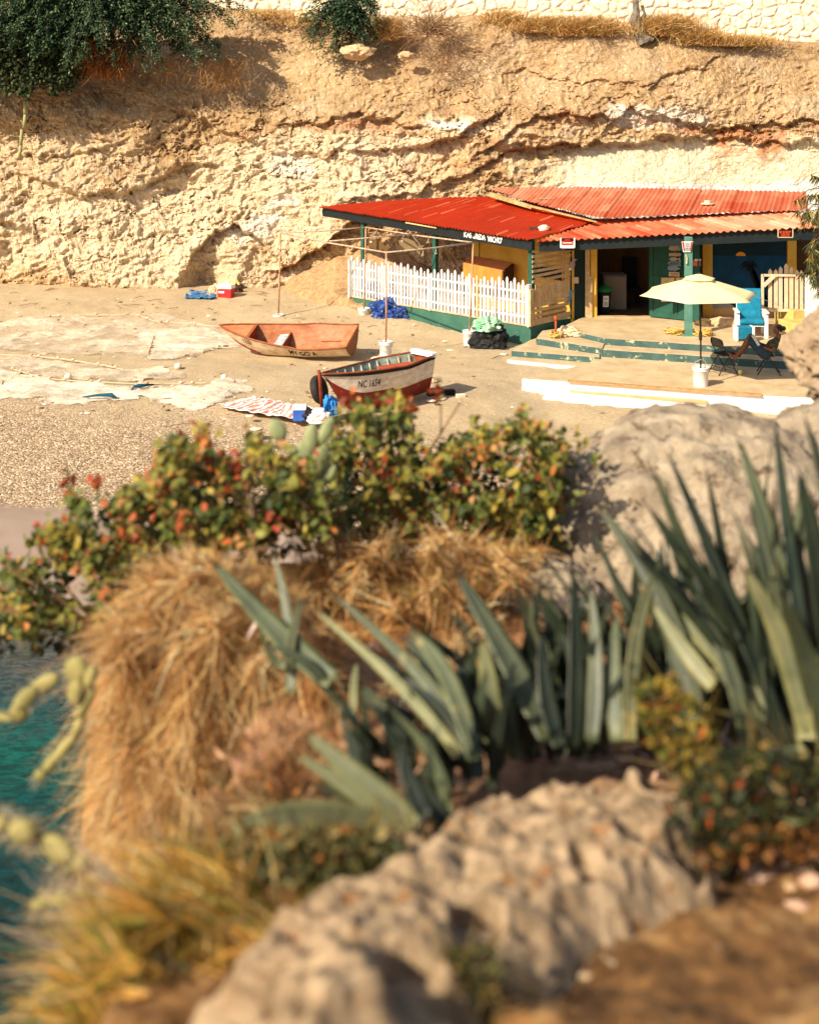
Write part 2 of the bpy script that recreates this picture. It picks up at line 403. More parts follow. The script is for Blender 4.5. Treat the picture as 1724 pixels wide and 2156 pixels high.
ledge([(380, 600), (400, 545), (440, 505), (500, 490), (560, 520), (600, 560)], .5, 70, 3)
ledge([(560, 575), (620, 560), (660, 530), (720, 490), (800, 455)], .5, 60, 3)
ledge([(-300, 420), (-100, 440), (40, 470)], .5, 120, 5)
ledge([(0, 300), (90, 330), (180, 310), (260, 330)], .2, 50, 5)
ledge([(880, 300), (960, 285), (1020, 250), (1080, 225)], .3, 50, 4)
# cave niche floor
nx_ = np.exp(-(((XV-432)/42)**2+((YV-585)/66)**2)**1.3)
d = d - .9*nx_
# lumps and pits; the limestone is strongly pitted between 180 and 600
big = vfbm(XV/210, YV/150, 2.0, 3)
XR = XV*.83+YV*.56+wx*.9; YR = -XV*.5+YV*.87+wy*.9
med = vridge(XR/74, YR/50, 6.0, 3)
XQ = XV*.94-YV*.34+.6*wx+6*vfbm(XV/30, YV/30, 71., 3); YQ = XV*.3+YV*.95+.6*wy+5*vfbm(XV/30, YV/30, 81., 3)
sml = vridge(XQ/26, YQ/15, 13.0, 3)
pit = vfbm(XR/9.5, YR/7.0, 21.0, 3)
rough = .55+.45*sstep(150, 260, YV+wy)
wall_right = sstep(1100, 1250, XV)*sstep(270, 320, YV)
rough = rough*(1-.72*wall_right)
XC = XV+1.2*wx+7*vfbm(XV/22, YV/22, 91., 3); YC = YV*1.0+1.1*wy+6*vfbm(XV/22, YV/22, 95., 3)
ck = vfbm(XC/62, YC/24, 61.0, 4); ck2 = vfbm(XC/24, YC/11, 66.0, 3)
crk = np.exp(-(ck/.055)**2)*sstep(-.1, .5, vfbm(XV/90, YV/60, 77., 2)+.15); crk2 = np.exp(-(ck2/.09)**2)*sstep(-.2, .4, vfbm(XV/60, YV/40, 79., 2))
d = d + .42*big + rough*(.085*med + .065*sml + .06*pit - .16*crk*sstep(120, 200, YV) - .07*crk2)
YY = YB - d
YY = np.where((XV > 700) & (XV < 2300), np.maximum(YY, np.interp(YV, [-400, 300, 660], [37.2, 36.6, 35.9])), YY)
PX = (XV-CX)*YY/F; PZ = CAMZ-(YV-HY)*YY/F
# colour of the rock itself
def mixc(a, b, t): t = np.clip(t, 0, 1)[..., None]; return a*(1-t)+b*t
tan = lin((206, 176, 136)); cream = lin((234, 216, 186)); brown = lin((156, 124, 86)); rust = lin((176, 96, 52)); white = lin((250, 244, 236)); ochre = lin((198, 148, 90)); grey = lin((146, 126, 98))
base = np.broadcast_to(tan, XV.shape+(3,)).copy()
n1 = vfbm(XV/60, YV/45, 31.0, 5); n2 = vfbm(XV/16, YV/12, 41.0, 4)
base = mixc(base, cream, sstep(-.1, .8, n1+.4*n2)*.6)
base = mixc(base, brown, sstep(.2, .9, -n1+.3*n2)*.45)
def ell(cx, cy, rx, ry, soft=.5):
    r_ = ((XV+wx*.8-cx)/rx)**2+((YV+wy-cy)/ry)**2
    return 1-sstep(1-soft, 1+soft, r_+.35*n2)
# brown weathered crust upper and middle
yb = curve_y(XV, [(-300, 380), (0, 390), (120, 385), (300, 400), (420, 310), (560, 300), (700, 285), (820, 262), (960, 280), (1130, 250), (1300, 240), (1500, 270), (1900, 262)])
crust = 1-sstep(-30, 15, YV+wy*.9-yb)
base = mixc(base, brown, crust*.42*(.55+.45*sstep(-.4, .6, n1)))
base = mixc(base, cream, ell(330, 320, 120, 60)*.0)
for e_ in [(120, 290, 170, 70, .35), (1330, 190, 260, 45, .25), (660, 150, 120, 30, .4), (900, 180, 200, 60, .2), (420, 180, 60, 25, .2), (1580, 220, 80, 60, .4)]:
    base = mixc(base, tan*1.12, ell(*e_[:4])*e_[4])
for e_ in [(620, 340, 190, 70, .85), (450, 430, 210, 90, .8), (230, 500, 240, 90, .7), (120, 330, 150, 60, .45), (430, 560, 200, 50, .6), (760, 370, 260, 70, .5), (60, 470, 200, 90, .5), (820, 340, 120, 50, .8), (600, 470, 100, 50, .7), (950, 270, 70, 18, .8), (740, 400, 130, 40, .55)]:
    base = mixc(base, cream, ell(*e_[:4])*e_[4])
for e_ in [(600, 345, 50, 26, .5), (575, 425, 26, 20, .5), (530, 475, 55, 26, .5), (940, 272, 44, 9, .95), (1330, 255, 60, 22, .6), (1420, 255, 60, 22, .45)]:
    base = mixc(base, white, ell(*e_[:4])*e_[4])
# pale band on the right behind the roofs
yb2 = curve_y(XV, [(1000, 380), (1160, 320), (1330, 300), (1500, 292), (1724, 285), (2300, 280)])
pale = sstep(-10, 14, YV+.7*wy-yb2)*sstep(1100, 1200, XV+wx)
base = mixc(base, lin((248, 232, 204)), pale*.9)
wht = sstep(0, 10, YV-curve_y(XV, [(1200, 384), (1400, 378), (1560, 385), (1700, 372), (2000, 370)])+.25*wy)*sstep(1140, 1190, XV)
base = mixc(base, white*1.0, wht)
# rusty stains along the crevices
def stain(pts, up, dn, k, c=rust):
    global base
    yc = curve_y(XV, pts)+.55*wy; x0, x1 = pts[0][0], pts[-1][0]
    mk = sstep(x0-20, x0+20, XV)*(1-sstep(x1-20, x1+20, XV))
    dd = YV-yc
    a = np.where(dd > 0, np.exp(-(dd/dn)**2), np.exp(-(dd/up)**2))*mk*sstep(-.5, .4, n1+.5*n2)
    base = mixc(base, c, a*k)
stain([(1130, 255), (1180, 240), (1330, 238), (1500, 275), (1724, 268)], 5, 18, .75)
stain([(1500, 300), (1560, 300), (1660, 300)], 20, 45, .9, lin((196, 132, 84)))
stain([(1000, 330), (1130, 312), (1300, 302), (1420, 290)], 4, 9, .7)
stain([(500, 285), (740, 262), (880, 262)], 6, 12, .5)
stain([(800, 425), (1000, 372), (1060, 335)], 3, 8, .5)
stain([(560, 580), (660, 535), (760, 470)], 4, 16, .6)
stain([(300, 600), (500, 600), (700, 600)], 4, 30, .2, ochre)
base = mixc(base, ochre, ell(950, 360, 120, 40)*.35)
base = mixc(base, grey, sstep(.35, .9, vfbm(XV/30, YV/55, 51.0, 4))*.4*(crust))
base = np.clip(base, 0, .88)
cliff_m = mat('cliff_rock', (255, 255, 255), (212, 200, 186), 9, .95, bump=1.0, bscale=12, vc=True, bdist=.10, spec=.1, dist=.5, c3=None)
_nt = cliff_m.node_tree; _L = _nt.links.new; _b = _nt.nodes['Principled BSDF']; _src = _b.inputs['Base Color'].links[0].from_socket
_tc = N(_nt, 'ShaderNodeTexCoord'); _v = N(_nt, 'ShaderNodeTexVoronoi', i_Scale=6.5); _L(_tc.outputs['Object'], _v.inputs['Vector'])
_w = N(_nt, 'ShaderNodeSeparateColor'); _L(_v.outputs['Color'], _w.inputs[0])
_g = N(_nt, 'ShaderNodeMath', operation='GREATER_THAN'); _L(_w.outputs[0], _g.inputs[0]); _g.inputs[1].default_value = .66
_r = N(_nt, 'ShaderNodeMapRange'); _L(_v.outputs['Distance'], _r.inputs[0]); _r.inputs[1].default_value = .32; _r.inputs[2].default_value = .22
_m = N(_nt, 'ShaderNodeMath', operation='MULTIPLY'); _L(_g.outputs[0], _m.inputs[0]); _L(_r.outputs[0], _m.inputs[1])
_m2 = N(_nt, 'ShaderNodeMath', operation='MULTIPLY'); _L(_m.outputs[0], _m2.inputs[0]); _m2.inputs[1].default_value = .55
_x = N(_nt, 'ShaderNodeMix', data_type='RGBA'); _L(_m2.outputs[0], _x.inputs[0]); _L(_src, _x.inputs[6]); _x.inputs[7].default_value = col4((230, 208, 176)); _L(_x.outputs[2], _b.inputs['Base Color'])
grid_obj('cliff', np.stack([PX.ravel(), YY.ravel(), PZ.ravel()], 1), len(xv), len(yv), cliff_m, cols=base.reshape(-1, 3), smooth=False, kind='structure')

# ---- debris slope beside the hut
us = np.linspace(0, 1, 110); vs_ = np.linspace(0, 1, 90)
U, V_ = np.meshgrid(us, vs_)
X = -6.2+8.2*U; Y = 34.6+4.6*V_
zr = .25 + 2.35*np.clip(1-np.hypot((X+.9)/3.6, (Y-39.3)/4.4), -.3, 1)
Zm = zr + .10*vfbm(X*2.2, Y*2.2, o=5) + .03*vridge(X*9, Y*9, 3, o=3)
grid_obj('debris_slope', np.stack([X.ravel(), Y.ravel(), Zm.ravel()], 1), 110, 90,
         mat('debris_dirt', (190, 156, 114), (150, 116, 78), 7, .95, bump=.9, bscale=20, bdist=.05), kind='structure')

# ---- headland the photographer stands on
def head_z(X, Y):
    X = np.asarray(X, float); Y = np.asarray(Y, float)
    z = np.interp(Y, [-6, 0, 2, 3, 4, 5.5, 6.5, 7.5, 9, 11.5, 14], [4.9, 4.8, 4.56, 4.27, 3.98, 3.84, 3.80, 2.9, 1.2, -.6, -2.4])
    r_ = sstep(.6, 2.0, X)
    zr = np.interp(Y, [-6, 0, 2, 3, 5, 7, 8.3, 9.5, 11, 14], [4.9, 4.8, 4.58, 4.34, 3.72, 3.5, 3.4, 2.2, -.5, -2.4])
    z = z*(1-r_)+zr*r_
    edge = np.interp(Y, [-6, 1, 2.5, 3.5, 4.5, 5.6, 6.5, 8], [-.95, -.8, -.60, -.50, -.62, -1.25, -1.6, -1.6])+.07*vfbm(Y*2.2, Y*.0+3, 2.0, 4)
    dr = np.clip(edge-X, 0, None)
    z = z-np.minimum(dr*9+10*dr**2, 8)*(1+.12*vfbm(Y*3, z*2+X*4, 5.0, 3))
    return np.maximum(z, -3)
xs = np.concatenate([np.linspace(-5, -2.2, 12), np.linspace(-2.18, 3.2, 320), np.linspace(3.3, 9, 50)])
ys = np.concatenate([np.linspace(-6, .9, 30), np.linspace(.95, 8, 300), np.linspace(8.1, 14, 60)])
X, Y = np.meshgrid(xs, ys)
Z = head_z(X, Y)
path = sstep(.15, .5, X)*sstep(3.3, 2.7, Y)
Z = Z + (.04+.0*(1-path))*vfbm(X*1.6, Y*1.6, o=4) + .016*vfbm(X*9, Y*9, 2.0, o=3) + .010*vridge(X*24, Y*24, 9.0, 3) + .03*(1-path)*vridge(X*4, Y*4, 5.0, 3)*.5
dirt = lin((158, 114, 66)); dirt2 = lin((124, 88, 48)); gravel = lin((190, 150, 116)); straw = lin((170, 118, 62))
hc = np.broadcast_to(dirt, X.shape+(3,)).copy()
na = vfbm(X*2, Y*2, 8.0, 4)
hc = mixc(hc, dirt2, sstep(-.2, .7, na)); nb = vfbm(X*11, Y*11, 18.0, 3); hc = mixc(hc, dirt2*.6, sstep(.2, .6, nb)*.8); hc = mixc(hc, lin((196, 156, 104)), sstep(.25, .6, -nb)*.6)
hc = mixc(hc, gravel, sstep(3.0, 3.6, Y)*sstep(.0, .7, vfbm(X*1.5, Y*1.5, 3.0, 3)+.55))
hc = mixc(hc, straw, sstep(4.6, 5.4, Y)*.7)
hc = mixc(hc, lin((150, 124, 94)), sstep(.0, .25, -(Z-head_z(X*0+.3, Y)))*(.6+.4*na))
hm = mat('headland_ground', (255, 255, 255), (190, 178, 160), 9, .95, bump=1, bscale=30, vc=True, bdist=.02, c3=(206, 176, 142), thr=.66)
grid_obj('headland_ground', np.stack([X.ravel(), Y.ravel(), Z.ravel()], 1), len(xs), len(ys), hm, cols=hc.reshape(-1, 3), kind='structure')
# ================================================================== THE BEACH HUT
GREEN = mat('green_paint', (26, 70, 58), (34, 84, 68), 5, .7, bump=.3, bscale=30, bdist=.004, c3=(150, 150, 120), thr=.70)
PLINTH = mat('plinth_paint', (48, 90, 76), (62, 104, 88), 3, .8, bump=.4, bscale=18, bdist=.008, c3=(120, 150, 124), thr=.66)
BLACKP = mat('black_paint', (12, 20, 22), (22, 32, 32), 6, .6, bump=.2, bscale=20, bdist=.004)
YELLOW = mat('yellow_wall', (202, 154, 52), (222, 178, 82), 2.2, .85, bump=.35, bscale=26, bdist=.006, c3=(228, 196, 120), thr=.69)
WHITE2 = mat('worn_white_paint', (214, 202, 186), (232, 224, 212), 12, .7, c3=(170, 140, 104), thr=.62)
WHITE = mat('white_paint', (226, 220, 212), (240, 236, 230), 12, .6, bump=.2, bscale=30, bdist=.003, c3=(180, 160, 130), thr=.74)
BAREWOOD = mat('weathered_wood', (170, 140, 100), (206, 178, 134), 5, .85, bump=.5, bscale=30, bdist=.004, c3=(112, 84, 56), thr=.68)
DARKWALL = mat('dark_teal_wall', (14, 36, 36), (20, 46, 44), 4, .8)
REDROOF = mat('red_roof_paint', (238, 230, 226), (255, 255, 255), 4, .55, bump=.25, bscale=9, bdist=.01, vc=True)
OLDROOF = mat('faded_red_roof', (235, 225, 220), (255, 255, 255), 5, .65, bump=.3, bscale=10, bdist=.01, vc=True)
PORCHROOF = mat('porch_roof_paint', (235, 225, 220), (255, 255, 255), 5, .65, bump=.3, bscale=10, bdist=.01, vc=True)
CONC = mat('terrace_concrete', (176, 152, 114), (204, 180, 142), 2.2, .9, bump=.8, bscale=22, bdist=.02, c3=(170, 142, 108), thr=.66)
STEPGREEN = mat('worn_green_step', (54, 80, 78), (74, 98, 92), 3, .85, bump=.5, bscale=16, bdist=.01, c3=(186, 176, 140), thr=.60)
WHITEWASH = mat('whitewash', (238, 232, 222), (248, 244, 238), 3, .85, bump=.5, bscale=14, bdist=.01, c3=(214, 194, 162), thr=.64)
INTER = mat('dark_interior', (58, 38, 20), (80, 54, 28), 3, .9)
STEEL = mat('rusty_galvanised', (166, 150, 130), (190, 172, 150), 9, .6, bump=.3, bscale=40, bdist=.002, c3=(150, 84, 44), thr=.56)

P1 = Vector((3.13, 30.66, .5)); P0 = Vector((-1.73, 35.4, .5))
E = (P0-P1).normalized()                       # along the fence, towards the far left corner
Nn = Vector((-E.y, E.x, 0)); Nn = Nn if Nn.x > 0 else -Nn      # into the hut
def HP(t, d, z): return Vector((P1.x+E.x*t+Nn.x*d, P1.y+E.y*t+Nn.y*d, z))
LEN = (P0-P1).length

def plane_z(p, q, r):
    n = (q-p).cross(r-p)
    return lambda x, y: p.z-(n.x*(x-p.x)+n.y*(y-p.y))/n.z
def ray_plane(x, y, zf):
    """point of the plane zf under photo-plan position x,y"""
    lo, hi = 20., 60.
    for _ in range(50):
        m_ = (lo+hi)/2; p = At(x, y, m_)
        if p.z > zf(p.x, p.y): lo = m_
        else: hi = m_
    return At(x, y, (lo+hi)/2)
def corrugated(mb, poly, zf, cdir, period=.1, amp=.014, sheetw=.9, lift=.010, colf=None):
    """corrugated sheet metal covering the plan polygon; ridges run along cdir"""
    cdir = Vector((cdir[0], cdir[1])).normalized(); sdir = Vector((-cdir.y, cdir.x))
    us = [Vector((p[0], p[1])).dot(sdir) for p in poly]; ws = [Vector((p[0], p[1])).dot(cdir) for p in poly]
    u0, u1, w0, w1 = min(us)-.1, max(us)+.1, min(ws)-.1, max(ws)+.1
    n = int((u1-u0)/(period/6)); bm = bmesh.new(); rows = []
    nw = max(2, int((w1-w0)/.6))
    for i in range(n+1):
        u = u0+(u1-u0)*i/n; sh = (u-u0)/sheetw; wv = amp*math.sin(2*PI*(u-u0)/period)+lift*(sh-math.floor(sh))
        k = math.floor(sh); rr = random.Random(k*13+5).uniform(-.006, .006)
        row = []
        for j in range(nw+1):
            w = w0+(w1-w0)*j/nw; p = sdir*u+cdir*w
            row.append(bm.verts.new((p.x, p.y, zf(p.x, p.y)+wv+rr+.006*noise.noise(Vector((u*1.3, w*1.1, 3))))))
        rows.append(row)
    for i in range(n):
        for j in range(nw): bm.faces.new((rows[i][j], rows[i+1][j], rows[i+1][j+1], rows[i][j+1]))
    cen = sum((Vector((p[0], p[1], 0)) for p in poly), Vector())/len(poly)
    for i in range(len(poly)):
        a = Vector((poly[i][0], poly[i][1], 0)); b = Vector((poly[(i+1) % len(poly)][0], poly[(i+1) % len(poly)][1], 0))
        nn = Vector((b.y-a.y, a.x-b.x, 0)).normalized()
        if (cen-a).dot(nn) > 0: nn = -nn
        bmesh.ops.bisect_plane(bm, geom=bm.verts[:]+bm.edges[:]+bm.faces[:], plane_co=a, plane_no=nn, clear_outer=True)
    # thickness
    geo = bmesh.ops.duplicate(bm, geom=bm.verts[:]+bm.edges[:]+bm.faces[:])['geom']
    for v in geo:
        if isinstance(v, bmesh.types.BMVert): v.co.z -= .006
    bm.verts.index_update()
    mb.add([v.co.copy() for v in bm.verts], [tuple(v.index for v in f.verts) for f in bm.faces])
    if colf: mb.c = [colf(f.calc_center_median()) for f in bm.faces]; mb.has_c = True
    bm.free()

hut = thing('beach_hut', 'low yellow and green beach hut under corrugated red roofs against the cliff', 'hut', (4.5, 32, 0))
# plinth under the open porch (front, side) and slab
m = MB()
def plinth(mb, a, b, z0, z1, t=.16, inward=Vector((0, 0, 0))):
    a = Vector((a[0], a[1], 0)); b = Vector((b[0], b[1], 0)); i_ = inward.normalized()*t
    mb.prism([a+Vector((0, 0, z0)), b+Vector((0, 0, z0)), b+i_+Vector((0, 0, z0)), a+i_+Vector((0, 0, z0))], (0, 0, z0), (0, 0, z1))
plinth(m, HP(0, 0, 0), HP(LEN, 0, 0), -.25, .5, .18, Nn)
plinth(m, HP(0, .18, 0), HP(0, 2.42, 0), -.2, .497, .18, E)
m.build('plinth', PLINTH, hut)
m = MB(); m.prism([HP(.18, .18, -.1), HP(LEN, .18, -.1), HP(LEN, 2.0, -.1), HP(.18, 2.0, -.1)], (0, 0, -.1), (0, 0, .44)); m.build('porch_floor', CONC, hut)
m = MB()
m.prism([HP(-.03, -.03, .5), HP(LEN, -.03, .5), HP(LEN, .06, .5), HP(-.03, .06, .5)], (0, 0, .5), (0, 0, .545)); m.build('sill_board', BAREWOOD, hut)
# left roof (bright red): thin pale scratches and duller sheets
def red_col(c):
    u = c.x*E.x+c.y*E.y; w = c.x*Nn.x+c.y*Nn.y
    a = noise.noise(Vector((u*9, w*.7, 2))); b = noise.noise(Vector((u*.9, w*.5, 5))); k = max(0, min(1, (a-.36)*6))*.6
    r_, f_ = lin((168, 44, 8)), lin((214, 120, 84)); g_ = 1+.16*b
    return tuple(max(0, (r_[i]*(1-k)+f_[i]*k)*g_) for i in range(3))
cN, cL, cR = At(1113, 506, 30.45), At(670, 436, 36.3), At(1259, 464, 31.9)
zf1 = plane_z(cN, cL, cR)
pb1, pb2 = ray_plane(905, 417, zf1), ray_plane(1012, 414, zf1)
pb3 = ray_plane(1120, 424, zf1)
rp = [cN, cR, pb3, pb2, pb1, ray_plane(770, 426, zf1), cL]
m = MB(); corrugated(m, rp, zf1, Nn, .125, .02, .85, .02, colf=red_col); m.build('red_roof', REDROOF, hut, smooth=True)
# fascia beam under it, left end rafter
def beam(mb, a, b, z0a, z1a, z0b, z1b, t, ind):
    a = Vector(a); b = Vector(b); i_ = Vector(ind).normalized()*t
    vs = [Vector((a.x, a.y, z0a)), Vector((b.x, b.y, z0b)), Vector((b.x, b.y, z1b)), Vector((a.x, a.y, z1a))]
    mb.prism(vs, (0, 0, 0), i_)
off = Nn*.10
fa = cN+off-E*.02; fb = cL+off-E*.10
m = MB(); beam(m, fa, fb, cN.z-.27, cN.z-.02, cL.z-.27, cL.z-.02, .07, Nn); m.build('fascia_beam', BLACKP, hut)
m = MB(); m.bar(fb+Vector((0, 0, -.16)), fb+Nn*2.0+Vector((0, 0, .06)), .07, .2)
for t in (1.4, 2.9, 4.4, 5.9): m.bar(HP(t, .1, cN.z-.11+t*.045), HP(t, 2.2, cN.z+.15+t*.045), .06, .12)
m.build('rafter', BLACKP, hut)
# painted sign on the beam
fdir = (fb-fa).normalized()
def onf(px):      # distance along the beam of photo-plan x
    lo, hi = 0, (fb-fa).length
    for _ in range(40):
        q = (lo+hi)/2; p = fa+fdir*q-Nn*.004; x_ = CX+F*p.x/p.y
        if x_ > px: lo = q
        else: hi = q
    return lo
m = MB()
def sgn(txt, xa, xb, h0, h1, bold=.03):
    ta, tb = onf(xa), onf(xb)
    def fn(u, w):
        t = ta+(tb-ta)*u; p = fa+fdir*t-Nn*.006; zt = cN.z+(cL.z-cN.z)*t/(fb-fa).length
        return Vector((p.x, p.y, zt-.25+h0+(h1-h0)*w))
    put_text(m, txt, None, None, None, 1, 1, bold, fn)
sgn('KAS', 976.5, 993, .05, .20); sgn('di', 995.5, 1000, .05, .12, .02); sgn('REDA', 1000.8, 1022, .05, .20); sgn("'MICHO'", 1026, 1057, .035, .20)
m.build('painted_lettering', WHITE, hut)
# posts of the open porch
POST = [(LEN-.35, .12), (LEN*.52, .12), (.06, .06)]
for t, d_ in POST:
    m = MB(); p = HP(t, d_+.05, .5); m.box((p.x, p.y, 1.62), (.13, .13, 2.3), Matrix.Rotation(math.atan2(E.y, E.x), 3, 'Z')); m.build('post', GREEN, hut, bevel=.006)
# back wall of the porch, yellow
m = MB(); plinth(m, HP(-.05, 1.72, 0), HP(3.45, 1.72, 0), .4, 3.02, .1, Nn); m.build('yellow_back_wall', YELLOW, hut)
m = MB(); m.box(HP(3.4, 1.9, 1.6), (.05, .5, 2.2)); m.build('wall_end', DARKWALL, hut)
# slat screen on the side: boards running into the hut
m = MB()
for i, z in enumerate([2.45, 2.32, 2.19, 2.06, 1.93, 1.80, 1.66]):
    m.bar(HP(-.03, .03, z+random.uniform(-.01, .01)), HP(-.03, 1.68+random.uniform(-.05, .04), z+.02+random.uniform(-.01, .02)), .022, .072, col=None)
m.bar(HP(-.05, 1.42, 1.62), HP(-.05, 1.44, 2.5), .02, .05)
m.bar(HP(-.05, 1.28, 1.62), HP(-.05, 1.28, 2.5), .02, .05)
m.build('slat_screen', BAREWOOD, hut)
m = MB()
m.bar(HP(-.03, .1, 1.10), HP(-.03, 1.66, 1.14), .02, .09)
for i in range(15):
    d_ = .14+i*.1; m.bar(HP(-.055, d_, 1.12), HP(-.055+random.uniform(0, .01), d_+.01, 1.56+random.uniform(-.02, .03)), .016, .075, up=Nn)
for z, x1 in ((1.02, 1.66), (.90, 1.64), (.77, 1.5), (.64, 1.68), (.56, 1.64)):
    m.bar(HP(-.03, .06, z), HP(-.03, x1, z+.02), .02, .08)
m.build('crate_board_panel', BAREWOOD, hut)
m = MB(); m.box(HP(.02, .0, .98)+Vector((0, 0, .02)), (.15, .15, .95), Matrix.Rotation(math.atan2(E.y, E.x), 3, 'Z')); m.build('corner_pillar', BAREWOOD, hut)
# dark wall between screen and doorway
FY = 32.15   # facade plane
def FX(x, z, Y=FY): return (x-CX)*Y/F
m = MB(); a = HP(0, 1.66, 0); m.prism([Vector((a.x+.03, a.y, .5)), Vector((FX(1237, 0), FY+.02, .5)), Vector((FX(1237, 0), FY+.1, .5)), Vector((a.x+.03, a.y+.1, .5))], (0, 0, .5), (0, 0, 2.85)); m.build('dark_side_wall', DARKWALL, hut)
m = MB(); m.box((FX(1236, 0)+.0, FY-.02, 1.6), (.13, .12, 2.2)); m.build('door_post', BAREWOOD, hut, bevel=.01)
m = MB(); m.box((FX(1238, 0)+.03, FY-.08, .85), (.13, .03, 1.5)); m.build('door_post', BAREWOOD, hut)
# yellow pilasters
def pil(x0, x1, y, z0=.45, z1=2.95, d_=.2, mt=YELLOW, nm='pilaster'):
    m = MB(); xa, xb = FX(x0, 0, y), FX(x1, 0, y); m.box(((xa+xb)/2, y+d_/2, (z0+z1)/2), (xb-xa, d_, z1-z0)); return m.build(nm, mt, hut, bevel=.008)
pil(1243, 1257, FY-.03); pil(1479, 1500, FY-.04); pil(1658, 1677, FY-.04, .2)
# mural wall between the pilasters
def mural():
    x0, x1 = FX(1500, 0), FX(1658, 0)
    m = MB(); m.box(((x0+x1)/2, FY+.1, 1.72), (x1-x0, .12, 2.5)); w = m.build('mural_wall', mat('mural_sky', (3, 30, 38), (4, 44, 60), 1.2, .8), hut)
    def px(x, y): return Vector((FX(x, 0), FY+.036, CAMZ-(y-HY)*FY/F))
    m = MB(); pts = [px(1500, 538), px(1658, 538), px(1658, 640), px(1500, 640)]; m.prism(pts, (0, 0, 0), (0, .003, 0)); m.build('painted_sea', mat('mural_sea', (0, 48, 76), (2, 66, 98), 2.5, .8), w)
    m = MB(); c0 = px(1560, 538.5); rr = .135
    m.prism([c0+Vector((rr*math.cos(PI*k/12), -.004, .8*rr*math.sin(PI*k/12))) for k in range(13)], (0, 0, 0), (0, .003, 0)); m.build('painted_sun', mat('mural_sun', (226, 150, 30)), w)
    m = MB()
    pts = [px(1500+i*10, 641-5*math.sin(i*.9)-3*math.sin(i*2.1)+(i*.0)) for i in range(17)]
    m.prism([p+Vector((0, -.006, 0)) for p in pts]+[px(1660, 652), px(1500, 652)], (0, 0, 0), (0, .003, 0)); m.build('painted_foam', mat('mural_foam', (120, 130, 130), (150, 150, 140)), w)
    m = MB(); m.prism([px(1500, 649)+Vector((0, -.012, 0)), px(1580, 646)+Vector((0, -.012, 0)), px(1660, 648)+Vector((0, -.012, 0)), px(1660, 676), px(1500, 676)], (0, 0, 0), (0, .003, 0)); m.build('painted_sand', mat('mural_sand', (176, 140, 90), (190, 156, 108)), w)
    m = MB()       # painted palm silhouette leaning over the water
    m.tube([px(1592, 602), px(1584, 580), px(1577, 560)], .035, 6)
    for a_ in range(9):
        an = a_*.75; p0 = px(1577, 560); m.tube([p0, p0+Vector((.16*math.cos(an), 0, .10*math.sin(an)+.05)), p0+Vector((.27*math.cos(an), 0, .12*math.sin(an)-.05))], [.02, .03, .006], 5)
    p0 = px(1592, 600); m.prism([px(1575, 560), px(1584, 555), px(1608, 610), px(1622, 640), px(1598, 622)], (0, -.012, 0), (0, 0, 0))
    m.build('painted_palm', mat('mural_palm', (8, 16, 18)), w)
mural()
# doorway: reveal, dark room, threshold
xa, xb = FX(1257, 0), FX(1368, 0)
m = MB()
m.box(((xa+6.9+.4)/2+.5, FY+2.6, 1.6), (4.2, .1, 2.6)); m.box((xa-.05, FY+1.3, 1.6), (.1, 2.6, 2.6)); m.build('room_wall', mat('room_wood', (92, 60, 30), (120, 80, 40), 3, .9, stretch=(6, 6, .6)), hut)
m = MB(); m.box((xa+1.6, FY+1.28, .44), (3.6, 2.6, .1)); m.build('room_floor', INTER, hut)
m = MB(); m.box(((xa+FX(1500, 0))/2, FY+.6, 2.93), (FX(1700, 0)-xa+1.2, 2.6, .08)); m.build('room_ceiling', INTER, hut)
m = MB(); m.box(((xb+FX(1479, 0))/2, FY+.12, 1.7), (FX(1479, 0)-xb, .14, 2.5)); m.build('front_wall', GREEN, hut)
m = MB(); m.box(((xa+xb)/2, FY-.03, .49), (xb-xa, .22, .05)); m.build('threshold', BAREWOOD, hut)
m = MB(); m.box(((FX(1237, 0)+FX(1716, 0))/2, FY+.02, 2.88), (FX(1716, 0)-FX(1237, 0), .16, .32)); m.build('lintel_beam', BLACKP, hut)
# scalloped trim over the doorway
m = MB()
for i, x in enumerate([1303, 1311, 1320, 1329, 1337, 1347, 1356, 1363]):
    c = At(x, 513.5, FY-.12); m.prism([c+Vector((.05*math.cos(t*PI/6), 0, -.05*math.sin(t*PI/6)-(.0))) for t in range(7)], (0, 0, 0), (0, .012, 0))
m.build('scalloped_trim', mat('trim_wood', (206, 180, 116), (190, 160, 96)), hut)
# green door leaf standing open against the wall
door = MB()
dA, dB = Vector((FX(1368, 0), FY-.03, .5)), At(1473, 676, 31.2); dB = Vector((6.98+.72, 31.55, .5))
dB = Vector(((1473-CX)*31.35/F, 31.35, .5)); dd = (dB-dA).normalized(); dnn = Vector((dd.y, -dd.x, 0)); DW = (dB-dA).length
def DP(u, z, o=0): return Vector((dA.x, dA.y, 0))+dd*u+dnn*o+Vector((0, 0, z))
def dbox(mb, u0, u1, z0, z1, o0, o1): mb.prism([DP(u0, z0, o0), DP(u1, z0, o0), DP(u1, z1, o0), DP(u0, z1, o0)], (0, 0, 0), dnn*(o1-o0))
mid = DW*.52
dbox(door, 0, DW, .52, 2.62, 0, .03); dr = door.build('door_leaf', GREEN, hut)
m = MB()
for u0, u1 in ((0, .1), (mid-.06, mid+.06), (DW-.1, DW)): dbox(m, u0, u1, .52, 2.62, .03, .055)
for z0, z1 in ((.52, .66), (1.5, 1.62), (2.5, 2.62)): 
    dbox(m, .1, mid-.06, z0, z1, .03, .054); dbox(m, mid+.06, DW-.1, z0, z1, .03, .054)
m.build('door_frame', GREEN, dr)
